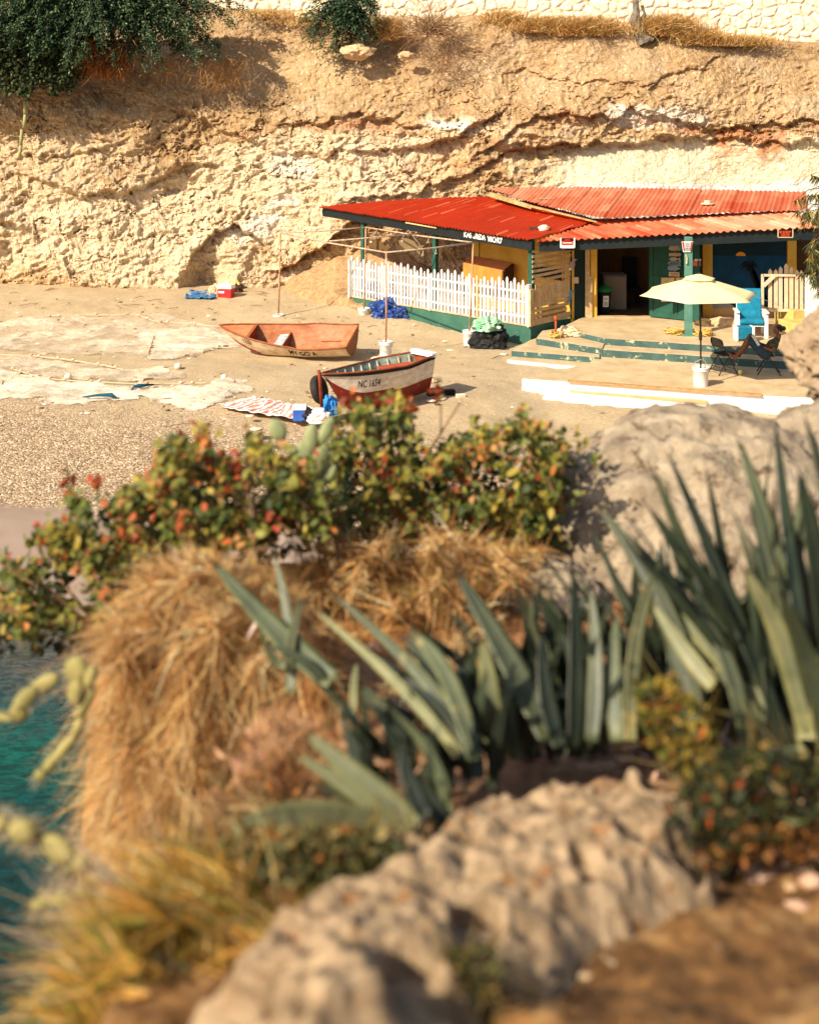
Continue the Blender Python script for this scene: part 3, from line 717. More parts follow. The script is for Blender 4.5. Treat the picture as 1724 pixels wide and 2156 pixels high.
# lower (porch) roof and old upper roof: paint faded unevenly along the sheets
def mix3(a, b, t): t = min(max(t, 0), 1); return tuple(a[i]*(1-t)+b[i]*t for i in range(3))
RD, FD, PK = lin((166, 52, 18)), lin((200, 116, 82)), lin((220, 172, 142))
def porch_col(c):
    sx_ = c.x*.92+c.y*.39; st_ = noise.noise(Vector((sx_*7, c.y*.8, 1)))*.5+noise.noise(Vector((sx_*2.1, c.y*1.7, 4)))*.5
    t = .72+1.2*st_+.16*(c.x-6.6); return mix3(mix3(RD, FD, t*1.1), PK, t-.75)
def upper_col(c):
    sx_ = c.x*.93-c.y*.37; st_ = noise.noise(Vector((sx_*5, c.y*.7, 1)))*.5+noise.noise(Vector((sx_*1.6, c.y*1.4, 9)))*.5
    t = .68+.9*st_+.16*(c.y-32.6); return mix3(mix3(RD, FD, t*1.1), PK, t-.75)
qN, qE = At(1128, 508, 30.5), At(1722, 478, 29.4)
qT = At(1262, 466, 31.75); qU = At(1700, 445, 31.0)
zf2 = plane_z(qN, qE, qU)
zf2b = lambda x, y: zf2(x, y)
m = MB(); corrugated(m, [qN, qE, Vector((qE.x+.1, qU.y+.25, 0)), ray_plane(1700, 441, zf2), ray_plane(1259, 462, zf2)], zf2, (.42, -1), .15, .024, .8, .014, colf=porch_col); m.build('porch_roof', PORCHROOF, hut, smooth=True)
uB1, uB2 = At(1262, 463, 31.5), At(1700, 446, 30.9)
uT1 = At(1024, 397, 35.3)
zf3 = plane_z(uB1+Vector((0, 0, .05)), uB2+Vector((0, 0, .05)), uT1)
m = MB(); corrugated(m, [uB1, uB2, ray_plane(1697, 404, zf3), ray_plane(1210, 393, zf3), ray_plane(1024, 396, zf3), ray_plane(1118, 426, zf3)], zf3, (-.40, -1), .125, .018, 1.05, .03, colf=upper_col); m.build('upper_roof', OLDROOF, hut, smooth=True)
# yellow gable strip below the upper roof's left edge
m = MB()
ga, gb, gc = ray_plane(1030, 402, zf3), ray_plane(1118, 430, zf3), ray_plane(1255, 464, zf3)
for a_, b_, h_ in ((ga, gb, .13), (gb, gc, .05)): m.prism([a_-Vector((0, 0, .03)), b_-Vector((0, 0, .03)), b_-Vector((0, 0, h_)), a_-Vector((0, 0, h_+.03))], (0, 0, 0), (.06, .1, 0))
m.build('gable_strip', mat('gable_paint', (196, 170, 116), (150, 112, 66), 6), hut)
# dark fascia of the porch roof
m = MB(); beam(m, Vector((qN.x+.1, qN.y+.12, 0)), Vector((qE.x, qE.y+.12, 0)), qN.z-.28, qN.z-.03, qE.z-.32, qE.z-.03, .08, (0, 1, 0)); m.build('porch_beam', BLACKP, hut)
m = MB()
pc = G(1449, 707, .47); pc.z = .5
m.box((pc.x, pc.y, 1.72), (.17, .17, 2.45)); m.box((pc.x, pc.y, .5), (.4, .34, .06))
m.build('porch_post', mat('teal_post', (70, 118, 104), (92, 136, 120), 6, .7, c3=(150, 160, 140), thr=.7), hut, bevel=.006)
# dark gap right of the mural
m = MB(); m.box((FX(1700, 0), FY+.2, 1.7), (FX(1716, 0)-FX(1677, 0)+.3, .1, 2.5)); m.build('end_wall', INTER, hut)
# corrugated low wall under the mural
# things on the roofs
m = MB(); c = ray_plane(1145, 486, zf1); m.blob(c+Vector((0, 0, .07)), (.15, .12, .10), 4, .25, 2); m.build('roof_stone', mat('pale_stone', (232, 220, 196), (196, 176, 140), 8, .9, bump=.5, bdist=.02), smooth=True, label='pale boulder weighing down the corner of the bright red roof', cat='stone')
m = MB(); c = ray_plane(1490, 431, zf3); m.lathe(c+Vector((0, 0, .0)), [(.19, .02), (.2, .05), (.1, .06), (.1, .12), (.02, .13)], 16); m.build('roof_vent_cap', mat('cap_white', (214, 196, 170), (190, 160, 130)), smooth=False, label='round pale hat-shaped cap lying on the upper faded roof', cat='cap')
m = MB(); c = ray_plane(1135, 423, zf3); m.tube([c+Vector((-.1, 0, .05)), c+Vector((.25, .15, .06)), c+Vector((.6, .3, .07))], .018, 6); m.build('stick', BAREWOOD, label='bare stick lying at the left edge of the upper faded roof', cat='stick')
# ------------------------------------------------------------------ picket fence on the plinth
fence = thing('picket_fence', 'long white picket fence standing on the green plinth of the porch', 'fence', HP(LEN/2, 0, .5))
n = 52
for i in range(n):
    t = .12+(LEN-.14)*i/(n-1); h = 1.06+.10*(i % 2)+random.uniform(-.012, .012)+.03*math.sin(i*.4); p = HP(t, -.03, .53); w_ = .037+random.uniform(-.002, .003)
    tilt = random.uniform(-.012, .012)
    if i == 13: h -= .0
    m = MB()
    def q(a, z): return p+E*(a+tilt*z)+Vector((0, 0, z))
    m.prism([q(-w_, 0), q(w_, 0), q(w_, h-.07), q(w_*.5, h-.02), q(0, h), q(-w_*.5, h-.02), q(-w_, h-.07)], (0, 0, 0), Nn*.02)
    m.build('picket', WHITE if i not in (13, 5, 22, 31, 44) else (WHITE2 if i != 13 else mat('bare_picket', (214, 184, 146), (200, 160, 116))), fence)
for z in (.74, 1.38, 1.12):
    m = MB(); m.bar(HP(.0, .01, z+.0), HP(LEN, .01, z), .03, .05 if z != 1.02 else .035); m.build('rail', WHITE, fence)
m = MB(); m.bar(HP(.03, -.02, .5), HP(.03, -.02, 1.6), .05, .12, up=Nn); m.build('fence_post', WHITE, fence)
m = MB(); m.bar(HP(LEN-.02, -.02, .5), HP(LEN-.02, -.02, 1.62), .05, .22, up=Nn); m.build('fence_post', WHITE, fence)
m = MB(); m.bar(HP(LEN*.52, -.035, .5), HP(LEN*.52, -.035, 1.5), .03, .1, up=Nn); m.build('fence_post', WHITE, fence)

# ------------------------------------------------------------------ terraces and steps
def slab(name, pts, z0, z1, mt, label, cat='step', facemat=None, chip=0):
    m = MB(); m.prism([Vector((p.x, p.y, z0)) for p in pts], (0, 0, z0), (0, 0, z1))
    bm = bmesh.new(); me = bpy.data.meshes.new('t'); me.from_pydata([tuple(v) for v in m.v], [], m.f); bm.from_mesh(me); bpy.data.meshes.remove(me)
    bmesh.ops.recalc_face_normals(bm, faces=bm.faces[:])
    for _ in range(1):
        bmesh.ops.subdivide_edges(bm, edges=[e for e in bm.edges if e.calc_length() > .5], cuts=14, use_grid_fill=True)
    for v in bm.verts:
        a_ = noise.noise(Vector((v.co.x*2.5, v.co.y*2.5, v.co.z*3)))*.02; v.co.x += a_; v.co.y += a_*.7
        if v.co.z > (z0+z1)/2: v.co.z += .008*noise.noise(Vector((v.co.x*2, v.co.y*2, 8)))
    ms = [mt, facemat or mt]
    for f in bm.faces: f.material_index = 0 if f.normal.z > .5 else 1
    me = bpy.data.meshes.new(name); org = Vector((pts[0].x, pts[0].y, z0))
    for v in bm.verts: v.co -= org
    bm.to_mesh(me); bm.free()
    for x in ms: me.materials.append(x)
    o = bpy.data.objects.new(name, me); C.objects.link(o); o.location = org; LOC[o] = org
    bv = o.modifiers.new('bevel', 'BEVEL'); bv.width = .015; bv.segments = 2; bv.limit_method = 'ANGLE'; bv.angle_limit = R(50)
    if label is None: o['kind'] = 'structure'
    else: tag(o, label, cat)
    return o
Tz, Lz = .49, .15
a1, a2 = G(1272, 712, Tz), G(1644, 736, Tz)
slab('upper_terrace', [a1, a2, Vector((11.5, 27.2, 0)), Vector((11.5, FY+.1, 0)), Vector((4.7, FY+.1, 0)), HP(-.02, 2.3, 0), G(1180, 690, Tz)], -.2, Tz, CONC, None, facemat=STEPGREEN)
b1, b2 = G(1262, 735, .33), G(1644, 760, .33)
slab('terrace_step', [b1, b2, Vector((11.4, 26.7, 0)), Vector((11.4, 27.9, 0)), a2+Vector((0, .25, 0)), a1+Vector((0, .25, 0))], -.2, .33, CONC, 'long worn green step running below the upper terrace behind the folding chairs', facemat=STEPGREEN)
slab('side_step', [G(1128, 712, .36), G(1268, 733, .36), a1+Vector((.1, .35, 0)), G(1185, 690, .36), HP(-.06, .4, 0)], -.2, .36, CONC, 'upper concrete landing with chipped green edge beside the plinth corner', facemat=STEPGREEN)
slab('side_step', [G(1076, 738, .2), G(1262, 752, .2), b1+Vector((.05, .3, 0)), G(1150, 705, .2), HP(-.1, -.15, 0)], -.2, .2, CONC, 'lower chipped green and white step in front of the plinth corner', facemat=STEPGREEN)
slab('side_step', [G(1068, 757, .06), G(1262, 776, .06), G(1270, 752, .06), G(1090, 742, .06)], -.3, .06, CONC, 'lowest pale concrete step beside the sand', facemat=WHITEWASH)
c1, c2 = G(1098, 797, Lz), G(1606, 833, Lz)
slab('lower_terrace', [c1, c2, Vector((12, 24.0, 0)), Vector((12, 29, 0)), b1+Vector((.1, .6, 0)), G(1240, 765, Lz), G(1165, 780, Lz)], -.6, Lz, CONC, None, facemat=WHITEWASH)
slab('front_step', [G(1200, 826, -.02), G(1488, 853, -.02), c2+Vector((-1.0, .6, 0)), c1+Vector((1, .2, 0))], -.6, -.02, mat('step_wood', (196, 160, 112), (214, 180, 132), 4, .9, bump=.4), 'whitewashed step with a tan top below the lower terrace', facemat=WHITEWASH)
slab('front_step', [G(1120, 839, -.17), G(1500, 868, -.17), G(1560, 866, -.17), c2+Vector((0, .3, 0)), c1+Vector((.2, .3, 0))], -.6, -.17, WHITEWASH, 'low whitewashed footing along the foot of the lower terrace')
m = MB()
pa, pb = G(1196, 804.5, Lz+.004), G(1604, 834, Lz+.004)
m.bar(pa+Vector((0, .03, .02)), pb+Vector((0, .03, .02)), .12, .035); m.build('edge_plank', mat('edge_wood', (150, 112, 70), (190, 150, 100), 6), label='thin weathered plank along the front edge of the lower terrace', cat='plank')
# ================================================================== THINGS ON THE BEACH AND TERRACE
BUCKET = mat('white_plastic', (236, 232, 226), (226, 220, 212), 5, .45)
RUSTP = mat('rusty_pipe', (158, 100, 62), (186, 150, 116), 5, .7, c3=(206, 190, 170), thr=.6)
def bucket(base, r=.15, h=.36, label='', sink=0, grp=None, handle=False):
    t = thing('bucket', label, 'bucket', base, grp)
    b = Vector(base); m = MB()
    m.lathe(b+Vector((0, 0, -sink)), [(r*.86, 0), (r*.98, h*.8), (r*1.03, h*.81), (r*1.03, h*.85), (r*.99, h*.86), (r*.99, h*.9), (r*1.05, h*.91), (r*1.06, h), (r*1.0, h), (r*.97, h*.9)], 24, cap=False)
    m.lathe(b+Vector((0, 0, -sink)), [(r*.86, 0), (.001, 0)], 24, cap=False); m.build('pail', BUCKET, t, smooth=True)
    m = MB(); m.lathe(b+Vector((0, 0, -sink+h*.86)), [(r*.99, 0), (r*.5, .012), (.001, .015)], 20, cap=False); m.build('concrete_fill', mat('cement', (190, 176, 156), (170, 152, 130)), t)
    m = MB()
    if handle: m.tube([b+Vector((-r*1.02, 0, h*.9-sink)), b+Vector((-r*.7, -.02, h+.10)), b+Vector((0, -.03, h+.16)), b+Vector((r*.5, 0, h+.12)), b+Vector((r*1.02, 0, h*.9-sink))], .006, 5)
    else: m.tube([b+Vector((r*1.08*math.cos(a), r*1.08*math.sin(a)-.005, h*.84-sink-.16*math.sin(a+PI))) for a in np.linspace(PI, 2*PI, 9)], .005, 5)
    m.build('handle', mat('wire', (170, 160, 150)), t)
    return t
# canopy frame with four legs
bA, bB, bC, bD = G(586, 673, .06), G(766, 667, .1), G(812, 752), G(987, 726)
tA, tB, tC, tD = [Vector((p.x, p.y, 0)) for p in (bA, bB, bC, bD)]
def topz(b, x, y): q = At(x, y, b.y); return q
qA, qB, qC, qD = topz(bA, 590, 490), topz(bB, 770, 478), topz(bC, 813, 531), topz(bD, 996, 510)
fr = thing('canopy_frame', 'rusty bare canopy frame of pipes standing in four white buckets', 'frame', (bA+bD)/2)
for b_, q_ in ((bA, qA), (bB, qB), (bC, qC), (bD, qD)):
    m = MB(); m.tube([b_+Vector((0, 0, .1)), (b_+q_)/2+Vector((.01, 0, 0)), q_], .024, 8); m.build('leg', RUSTP, fr, smooth=True)
for a_, b_ in ((qA, qB), (qB, qD), (qA, qC), (qC, qD)):
    m = MB(); mid_ = (a_+b_)/2+Vector((0, 0, -.025)); m.tube([a_, mid_, b_], .022, 8); m.build('top_rail', STEEL, fr, smooth=True)
m = MB(); m.tube([(qA+qC)/2+Vector((0, 0, .02)), (qB+qD)/2+Vector((0, 0, .02))], .02, 8); m.build('cross_rail', STEEL, fr, smooth=True)
for p_ in (qC*.45+qD*.55, qC*.6+qD*.4, qB*.4+qD*.6):
    m = MB(); m.tube([p_, p_+Vector((.03, 0, -.1)), p_+Vector((-.02, 0, -.2)), p_+Vector((.05, 0, -.16))], .008, 5); m.build('cord_end', mat('cord', (214, 196, 160)), fr)
bucket(bA, .15, .26, 'half sunk white bucket of the canopy frame, behind the rust orange boat', .1, 'buckets holding the canopy frame')
bucket(bB, .165, .32, 'white bucket of the canopy frame next to the blue tarpaulin', .06, 'buckets holding the canopy frame')
bucket(bC, .16, .40, 'tall white bucket of the canopy frame between the two boats', 0, 'buckets holding the canopy frame')
bucket(bD, .16, .38, 'white bucket of the canopy frame beside the black bag bundle', 0, 'buckets holding the canopy frame')
# fish cut-outs hanging in the porch
def fish_cut(name, cx, cy, Y, L_, ang, mt, label, cord=True):
    c = At(cx, cy, Y); t = thing(name, label, 'ornament', c)
    out = [(-.5, 0), (-.38, .16), (-.15, .24), (.1, .22), (.28, .1), (.5, .26), (.46, 0), (.5, -.2), (.28, -.06), (.1, -.18), (-.15, -.2), (-.38, -.12)]
    ca, sa = math.cos(ang), math.sin(ang)
    P_ = [c+Vector((L_*(a*ca-b*sa), .02*a, L_*(a*sa+b*ca))) for a, b in out]
    m = MB(); m.prism(P_, (0, 0, 0), (0, .03, 0)); m.build('body', mt, t)
    e = c+Vector((L_*(-.36*ca-.05*sa), -.01, L_*(-.36*sa+.06*ca))); m = MB(); m.lathe(e, [(.03, 0), (.001, .004)], 10, axis=Matrix.Rotation(PI/2, 3, 'X')); m.build('eye', WHITE, t)
    if not cord: return
    m = MB(); m.tube([c+Vector((-.3, 0, L_*.15)), c+Vector((-.05, 0, .45))], .006, 4); m.tube([c+Vector((.3, 0, 0)), c+Vector((-.05, 0, .45))], .006, 4); m.build('hanging_cord', mat('cord', (200, 180, 140)), t)
fish_cut('fish_ornament', 863, 517, 33.6, .72, -.42, mat('grey_fish', (120, 104, 74), (146, 120, 84)), 'flat grey wooden fish with a white ringed eye hanging in the open porch')
fish_cut('fish_ornament', 796, 517, 34.6, .66, -.35, mat('dull_fish', (122, 92, 52), (104, 78, 44)), 'dull brown wooden fish hanging at the left end of the porch')
# lamp tube on the beam
m = MB(); u1, u2 = onf(856), onf(921)
def beampt(u, h): p = fa+fdir*u-Nn*.04; return Vector((p.x, p.y, cN.z+(cL.z-cN.z)*u/(fb-fa).length-h))
m.tube([beampt(u2, .07), beampt((u1+u2)/2, .062), beampt(u1, .055)], .022, 8); m.build('lamp_tube', mat('tube_lamp', (220, 190, 140), (200, 160, 110)), smooth=True, label='long pale unlit tube lamp fixed along the black roof beam', cat='lamp')
# things inside the porch
t = thing('table', 'upturned orange-brown wooden table top leaning against the yellow porch wall', 'table', HP(2.2, 1.3, .44))
m = MB(); m.prism([HP(3.3, 1.1, 1.75), HP(1.85, 1.1, 1.66), HP(1.85, 1.5, 1.84), HP(3.3, 1.5, 1.9)], (0, 0, 0), (0, 0, -.05)); m.build('table_top', mat('table_wood', (186, 112, 66), (206, 134, 84), 4), t)
m = MB(); m.prism([HP(3.3, 1.08, 1.2), HP(1.85, 1.08, 1.15), HP(1.85, 1.08, 1.66), HP(3.3, 1.08, 1.75)], (0, 0, 0), Nn*.04); m.build('side_panel', mat('table_side', (196, 138, 62), (176, 116, 50), 4), t)
m = MB(); m.prism([HP(1.84, 1.05, 1.0), HP(1.84, 1.5, 1.0), HP(1.84, 1.5, 1.82), HP(1.84, 1.05, 1.64)], (0, 0, 0), -E*.06); m.build('end_panel', mat('table_end', (70, 46, 28)), t)
for k in (1.9, 3.2): m = MB(); m.bar(HP(k, 1.3, .44), HP(k, 1.3, 1.2), .07, .07); m.build('leg', BAREWOOD, t)
m = MB(); m.prism([HP(1.35, 1.6, 1.55), HP(.25, 1.6, 1.5), HP(.25, 1.6, 1.78), HP(1.35, 1.6, 1.83)], (0, 0, 0), Nn*.04); o = m.build('painted_board', mat('chalkboard', (18, 24, 26), (40, 50, 52), 9, c3=(180, 190, 190), thr=.62), label='dark board with white painted squiggles on the yellow porch wall', cat='board')
t = thing('bench', 'wooden bench with a bright orange cushion behind the slat screen', 'bench', HP(.7, .9, .44))
m = MB(); m.prism([HP(1.2, .7, .95), HP(.2, .7, .95), HP(.2, 1.3, .95), HP(1.2, 1.3, .95)], (0, 0, 0), (0, 0, .05)); m.build('seat', BAREWOOD, t)
for k, d_ in ((.25, .75), (1.15, .75), (.25, 1.25), (1.15, 1.25)): m = MB(); m.bar(HP(k, d_, .44), HP(k, d_, .95), .05, .05); m.build('leg', BAREWOOD, t)
m = MB(); m.box(HP(.5, 1.0, 1.12), (.5, .6, .22), Matrix.Rotation(.7, 3, 'Z')); m.build('cushion', mat('orange_cloth', (206, 70, 22), (180, 50, 16)), t, bevel=.05)

# ---- generic sign helper on facades (faces -Y)
def board(name, x0, y0, x1, y1, Y, mt, label, cat='sign', th=.02, rot=0, frame=None, parent=None):
    a, b = At(x0, y0, Y), At(x1, y1, Y); c = (a+b)/2; m = MB()
    m.box(c, (b.x-a.x, th, a.z-b.z), Matrix.Rotation(rot, 3, 'Y'))
    if parent: return m.build(name, mt, parent)
    t = thing(name, label, cat, (c.x, c.y, b.z)); m.build('panel', mt, t)
    return t
def txt(parent, s, x0, y0, x1, y1, Y, mt, bold=.02, nm='lettering'):
    a, b = At(x0, y1, Y), At(x1, y0, Y); m = MB(); put_text(m, s, a, (1, 0, 0), (0, 0, 1), b.x-a.x, b.z-a.z, bold); return m.build(nm, mt, parent)
BLK = mat('sign_black', (16, 14, 14)); REDS = mat('sign_red', (176, 34, 24), (190, 44, 30)); ORS = mat('sign_orange', (206, 70, 26)); WS = mat('sign_white', (232, 226, 220))
def scrib(parent, x0, x1, y, Y, mt, r=.006):      # a line of writing too small to read in the photo
    m = MB(); m.tube([At(x0+(x1-x0)*k/14, y+.8*math.sin(k*2.4)+.4*math.sin(k*5.1), Y) for k in range(15)], r, 4); return m.build('faint_marks', mt, parent)
Ys = 30.35
t = board('hanging_sign', 1180.5, 507, 1209, 520.5, Ys, WS, 'small red and white sign hanging from the porch roof above the slat screen')
board('red_field', 1183, 507, 1206, 515, Ys-.015, REDS, '', parent=t); board('dark_field', 1183, 501, 1206, 507, Ys-.012, BLK, '', parent=t); 
scrib(t, 1188, 1200, 505.5, Ys-.03, REDS, .02); scrib(t, 1185, 1204, 511, Ys-.03, WS, .012)
m = MB(); f0, f1 = At(1180, 500, Ys), At(1209, 520.5, Ys)
for a_, b_ in (((f0.x, f0.z), (f0.x, f1.z)), ((f1.x, f0.z), (f1.x, f1.z)), ((f0.x, f1.z), (f1.x, f1.z))): m.bar((a_[0], Ys-.01, a_[1]), (b_[0], Ys-.01, b_[1]), .03, .03)
m.build('frame', WS, t)
Yk = 29.35
t = board('hanging_sign', 1639, 485, 1667, 498, Yk, BLK, 'small black sign reading KEEP OUT in orange hanging from the right roof end')
txt(t, 'KEEP', 1641, 485.5, 1665, 491, Yk-.015, ORS, .03); txt(t, 'OUT', 1644, 492, 1663, 497.5, Yk-.015, ORS, .04)
m = MB(); f0, f1 = At(1637.5, 482, Yk), At(1668.5, 499, Yk)
for a_, b_ in (((f0.x, f0.z), (f0.x, f1.z)), ((f1.x, f0.z), (f1.x, f1.z)), ((f0.x, f1.z), (f1.x, f1.z))): m.bar((a_[0], Yk-.01, a_[1]), (b_[0], Yk-.01, b_[1]), .02, .02)
m.build('frame', mat('frame_tan', (206, 176, 136)), t)
# signpost of fishes on the door leaf
Yd = 31.35
st = thing('fish_signpost', 'string of six small wooden signs, shell, arrows and fishes, hung on the green door', 'sign', At(1422, 590, Yd))
m = MB(); m.box((At(1421, 545, Yd).x, Yd+.01, (At(0, 510, Yd).z+At(0, 594, Yd).z)/2), (.05, .015, At(0, 508, Yd).z-At(0, 594, Yd).z)); m.build('pole', mat('post_brown', (140, 78, 34)), st)
def flat(parent, nm, pts, Y, mt): m = MB(); m.prism([At(x, y, Y) for x, y in pts], (0, 0, 0), (0, .014, 0)); return m.build(nm, mt, parent)
gw = mat('grey_sign', (168, 156, 136), (146, 136, 120), 12); gb = mat('blue_grey_sign', (126, 140, 148), (110, 124, 134), 12)
flat(st, 'shell_board', [(1407, 524), (1410, 516), (1418, 511), (1428, 511), (1434, 516), (1436, 524), (1430, 528), (1422, 526), (1414, 528)], Yd-.01, gw)
flat(st, 'shell_tip', [(1428, 511), (1434, 516), (1436, 524), (1430, 528)], Yd-.028, mat('shell_blue', (96, 138, 140)))
flat(st, 'arrow_board', [(1408, 532), (1431, 532), (1434, 535.5), (1431, 539), (1408, 539)], Yd-.01, gw)
flat(st, 'fish_board', [(1408, 545), (1414, 541), (1421, 541), (1427, 544.5), (1431, 541), (1433, 551), (1427, 546), (1420, 549), (1413, 549)], Yd-.01, gw)
s_ = flat(st, 'beach_board', [(1405, 554), (1409, 550), (1434, 550), (1432, 555), (1434, 560), (1411, 559)], Yd-.01, gb)
txt(st, 'BEACH', 1410, 552, 1429, 557.5, Yd-.03, mat('sign_slate', (60, 70, 80)), .02, 'beach_lettering')
flat(st, 'surf_board', [(1405, 561), (1412, 560), (1424, 560), (1433, 565), (1424, 569), (1411, 569), (1405, 567), (1407, 564)], Yd-.01, gb)
flat(st, 'name_board', [(1408, 572), (1430, 573), (1430, 582), (1408, 581)], Yd-.01, mat('tan_board', (196, 172, 130)))
scrib(st, 1411, 1428, 576, Yd-.03, mat('faint_brown', (140, 104, 66)), .008); scrib(st, 1412, 1427, 579.5, Yd-.03, mat('faint_brown', (140, 104, 66)), .006)
t = board('cloth_map', 1392, 584, 1438, 634, Yd+.02, mat('map_cloth', (206, 182, 136), (166, 134, 84), 12, .9, c3=(120, 116, 60), thr=.6), 'large tan speckled cloth picture hanging on the green door behind the parasol', 'picture')
board('red_border', 1392, 626, 1438, 634, Yd-.0, mat('map_red', (206, 170, 150), (180, 110, 90), 18), '', parent=t)
Yp = pc.y-.1
t = thing('menu_sign', 'white notice with red sides and lines of writing on top of the teal porch post', 'sign', At(1446, 530, Yp))
flat(t, 'panel', [(1435, 508), (1459, 508), (1453.5, 530), (1438, 530)], Yp-.02, WS)
flat(t, 'red_side', [(1436, 509), (1439, 509), (1441, 527), (1439, 528)], Yp-.035, REDS); flat(t, 'red_side', [(1455, 509), (1458, 509), (1453, 528), (1452, 527)], Yp-.035, REDS)
for y_ in (512.5, 517, 521.5, 525.5): scrib(t, 1441.5, 1451.5, y_, Yp-.04, BLK, .006)
m = MB(); c = At(1445, 535, Yp); m.tube([c, c+Vector((.02, -.02, -.12)), c+Vector((.0, -.02, -.2)), c+Vector((-.02, 0, 0))], .008, 5); m.blob(c+Vector((0, -.02, -.21)), (.022, .02, .03), 1, .1)
m.build('shell_pendant', mat('cord', (214, 190, 120)), label='tan cord with a small shell hanging on the teal porch post', cat='pendant')
t = thing('name_plaque', 'small pink plaque with cut-out letters on the green wall right of the porch post', 'sign', At(1465, 562, 31.9))
flat(t, 'panel', [(1457, 548), (1475, 548), (1475, 560), (1457, 559)], 31.33, mat('pink_board', (206, 110, 100), (190, 90, 84), 20)); scrib(t, 1462, 1475, 546.5, 31.33, WS, .022)
# sign and blue ornaments on the dark side wall
t = board('blank_notice', 1199.5, 583, 1218, 596, 31.9, mat('notice_tan', (190, 166, 138)), 'blank pale notice on the dark wall next to the slat screen', 'notice')
fish_cut('fish_ornament', 1197, 625, 31.75, .42, 1.1, mat('blue_fish', (70, 130, 150)), 'pale blue fish tail ornament low on the dark wall beside the slats', False)
fish_cut('parrot_ornament', 1205, 557, 31.75, .36, 1.2, mat('parrot_blue', (90, 150, 170), (206, 120, 60), 9), 'small blue and orange ornament high on the dark wall beside the slats', False)

# ---- bin, cabinet, chair and plant shapes in the dark room
t = thing('trash_bin', 'black trash bin with a green lid and white scribbled label inside the doorway', 'bin', At(1272, 652, 32.6))
c = At(1272, 652, 32.7); c.z = .5; LOC[t] = c; t.location = c
m = MB(); m.lathe(c, [(.14, 0), (.19, .55), (.2, .56), (.2, .6)], 18); m.build('body', mat('bin_black', (14, 16, 16)), t)
m = MB(); m.lathe(c+Vector((0, 0, .6)), [(.2, 0), (.19, .08), (.1, .16), (.001, .17)], 18, cap=False); m.build('lid', mat('bin_green', (20, 110, 50)), t)
m = MB(); m.prism([c+Vector((x_, -.2, z_)) for x_, z_ in ((-.07, .2), (.08, .2), (.09, .5), (-.06, .5))], (0, 0, 0), (0, .01, 0)); lb = m.build('label_patch', mat('label_white', (200, 200, 190), (230, 226, 214)), t)
m = MB()
for zc in (.42, .31, .25): m.tube([c+Vector((-.04+.1*k/8, -.205, zc+.03*math.sin(k*1.9))) for k in range(9)], .006, 5)
m.build('scribble', BLK, t)
t = thing('cabinet', 'grey cabinet standing behind the bin inside the dark room', 'cabinet', (5.75, 33.5, .49))
m = MB(); m.box((5.75, 33.5, .98), (.66, .5, .98)); m.build('body', mat('cab_grey', (120, 110, 96)), t); m = MB(); m.box((5.75, 33.2, .98), (.6, .03, .9)); m.build('cabinet_door', mat('cab_grey2', (130, 118, 100)), t)
t = thing('armchair', 'dark high-backed chair standing inside the dark room', 'chair', (6.35, 34, .49))
m = MB(); m.box((6.35, 34, .95), (.5, .5, .1)); m.build('seat', BLK, t); m = MB(); m.box((6.35, 34.25, 1.4), (.45, .08, .9)); m.build('backrest', BLK, t, bevel=.03)
for sx_ in (-.2, .2):
    for sy_ in (-.2, .2): m = MB(); m.bar((6.35+sx_, 34+sy_, .49), (6.35+sx_, 34+sy_, .95), .05, .05); m.build('leg', BLK, t)

# ---- parasol
ub = G(1475, 812, Lz); ub.z = Lz
bucket(ub, .175, .42, 'white bucket with a looped handle holding the pole of the yellow parasol', 0, None, True)
t = thing('parasol', 'open pale yellow parasol standing in a white bucket on the lower terrace', 'parasol', ub+Vector((0, 0, .2)))
pt = At(1471.5, 578, ub.y); zt = pt.z
m = MB(); m.tube([ub+Vector((.0, 0, .05)), Vector((ub.x, ub.y, 1.25)), Vector((pt.x, pt.y, zt-.02))], .02, 10)
m.lathe(Vector((ub.x-.005, ub.y, 1.13)), [(.02, 0), (.035, .03), (.04, .1), (.035, .17), (.02, .2)], 12); m.build('pole', mat('pole_dark', (40, 34, 30), (60, 44, 36), 8, .5), t, smooth=True)
FAB = mat('parasol_fabric', (240, 226, 170), (246, 234, 190), 3, .9, trans=.25, c3=(222, 204, 146), thr=.72)
rm, hz = 1.33, At(0, 620, ub.y).z
def canopy(mb, r0, r1, z0, z1, sag, nseg=6, ph=.12, droop=0.0, th=.006):
    vs = []; nr = 8; na = 8*nseg
    for i in range(nr+1):
        f_ = i/nr
        for k in range(na):
            a = 2*PI*k/na+ph; w = (k % 8)/8; cr = 1-4*(w-.5)**2       # 0 at ribs .. 1 mid panel
            rc = (r0+(r1-r0)*f_); pr = math.cos(PI/nseg)/math.cos(((k % 8)/8-.5)*2*PI/nseg)
            r_ = rc*pr*(1-.03*cr*f_)
            z = z0+(z1-z0)*(f_**1.04) - sag*cr*math.sin(PI*min(f_, 1)*.8)*.5 + droop*cr*f_
            vs.append(Vector((pt.x+r_*math.cos(a), pt.y+r_*math.sin(a), z)))
    fs = [(i*na+k, i*na+(k+1) % na, (i+1)*na+(k+1) % na, (i+1)*na+k) for i in range(nr) for k in range(na)]
    mb.add(vs, fs)
m = MB(); canopy(m, .06, rm, zt-.05, hz, .015); cp = m.build('canopy', FAB, t, smooth=True)
so = cp.modifiers.new('solid', 'SOLIDIFY'); so.thickness = .004
m = MB(); canopy(m, .02, .37, zt+.015, zt-.085, .03, droop=.0); vt = m.build('vent_top', FAB, t, smooth=True); so = vt.modifiers.new('solid', 'SOLIDIFY'); so.thickness = .004
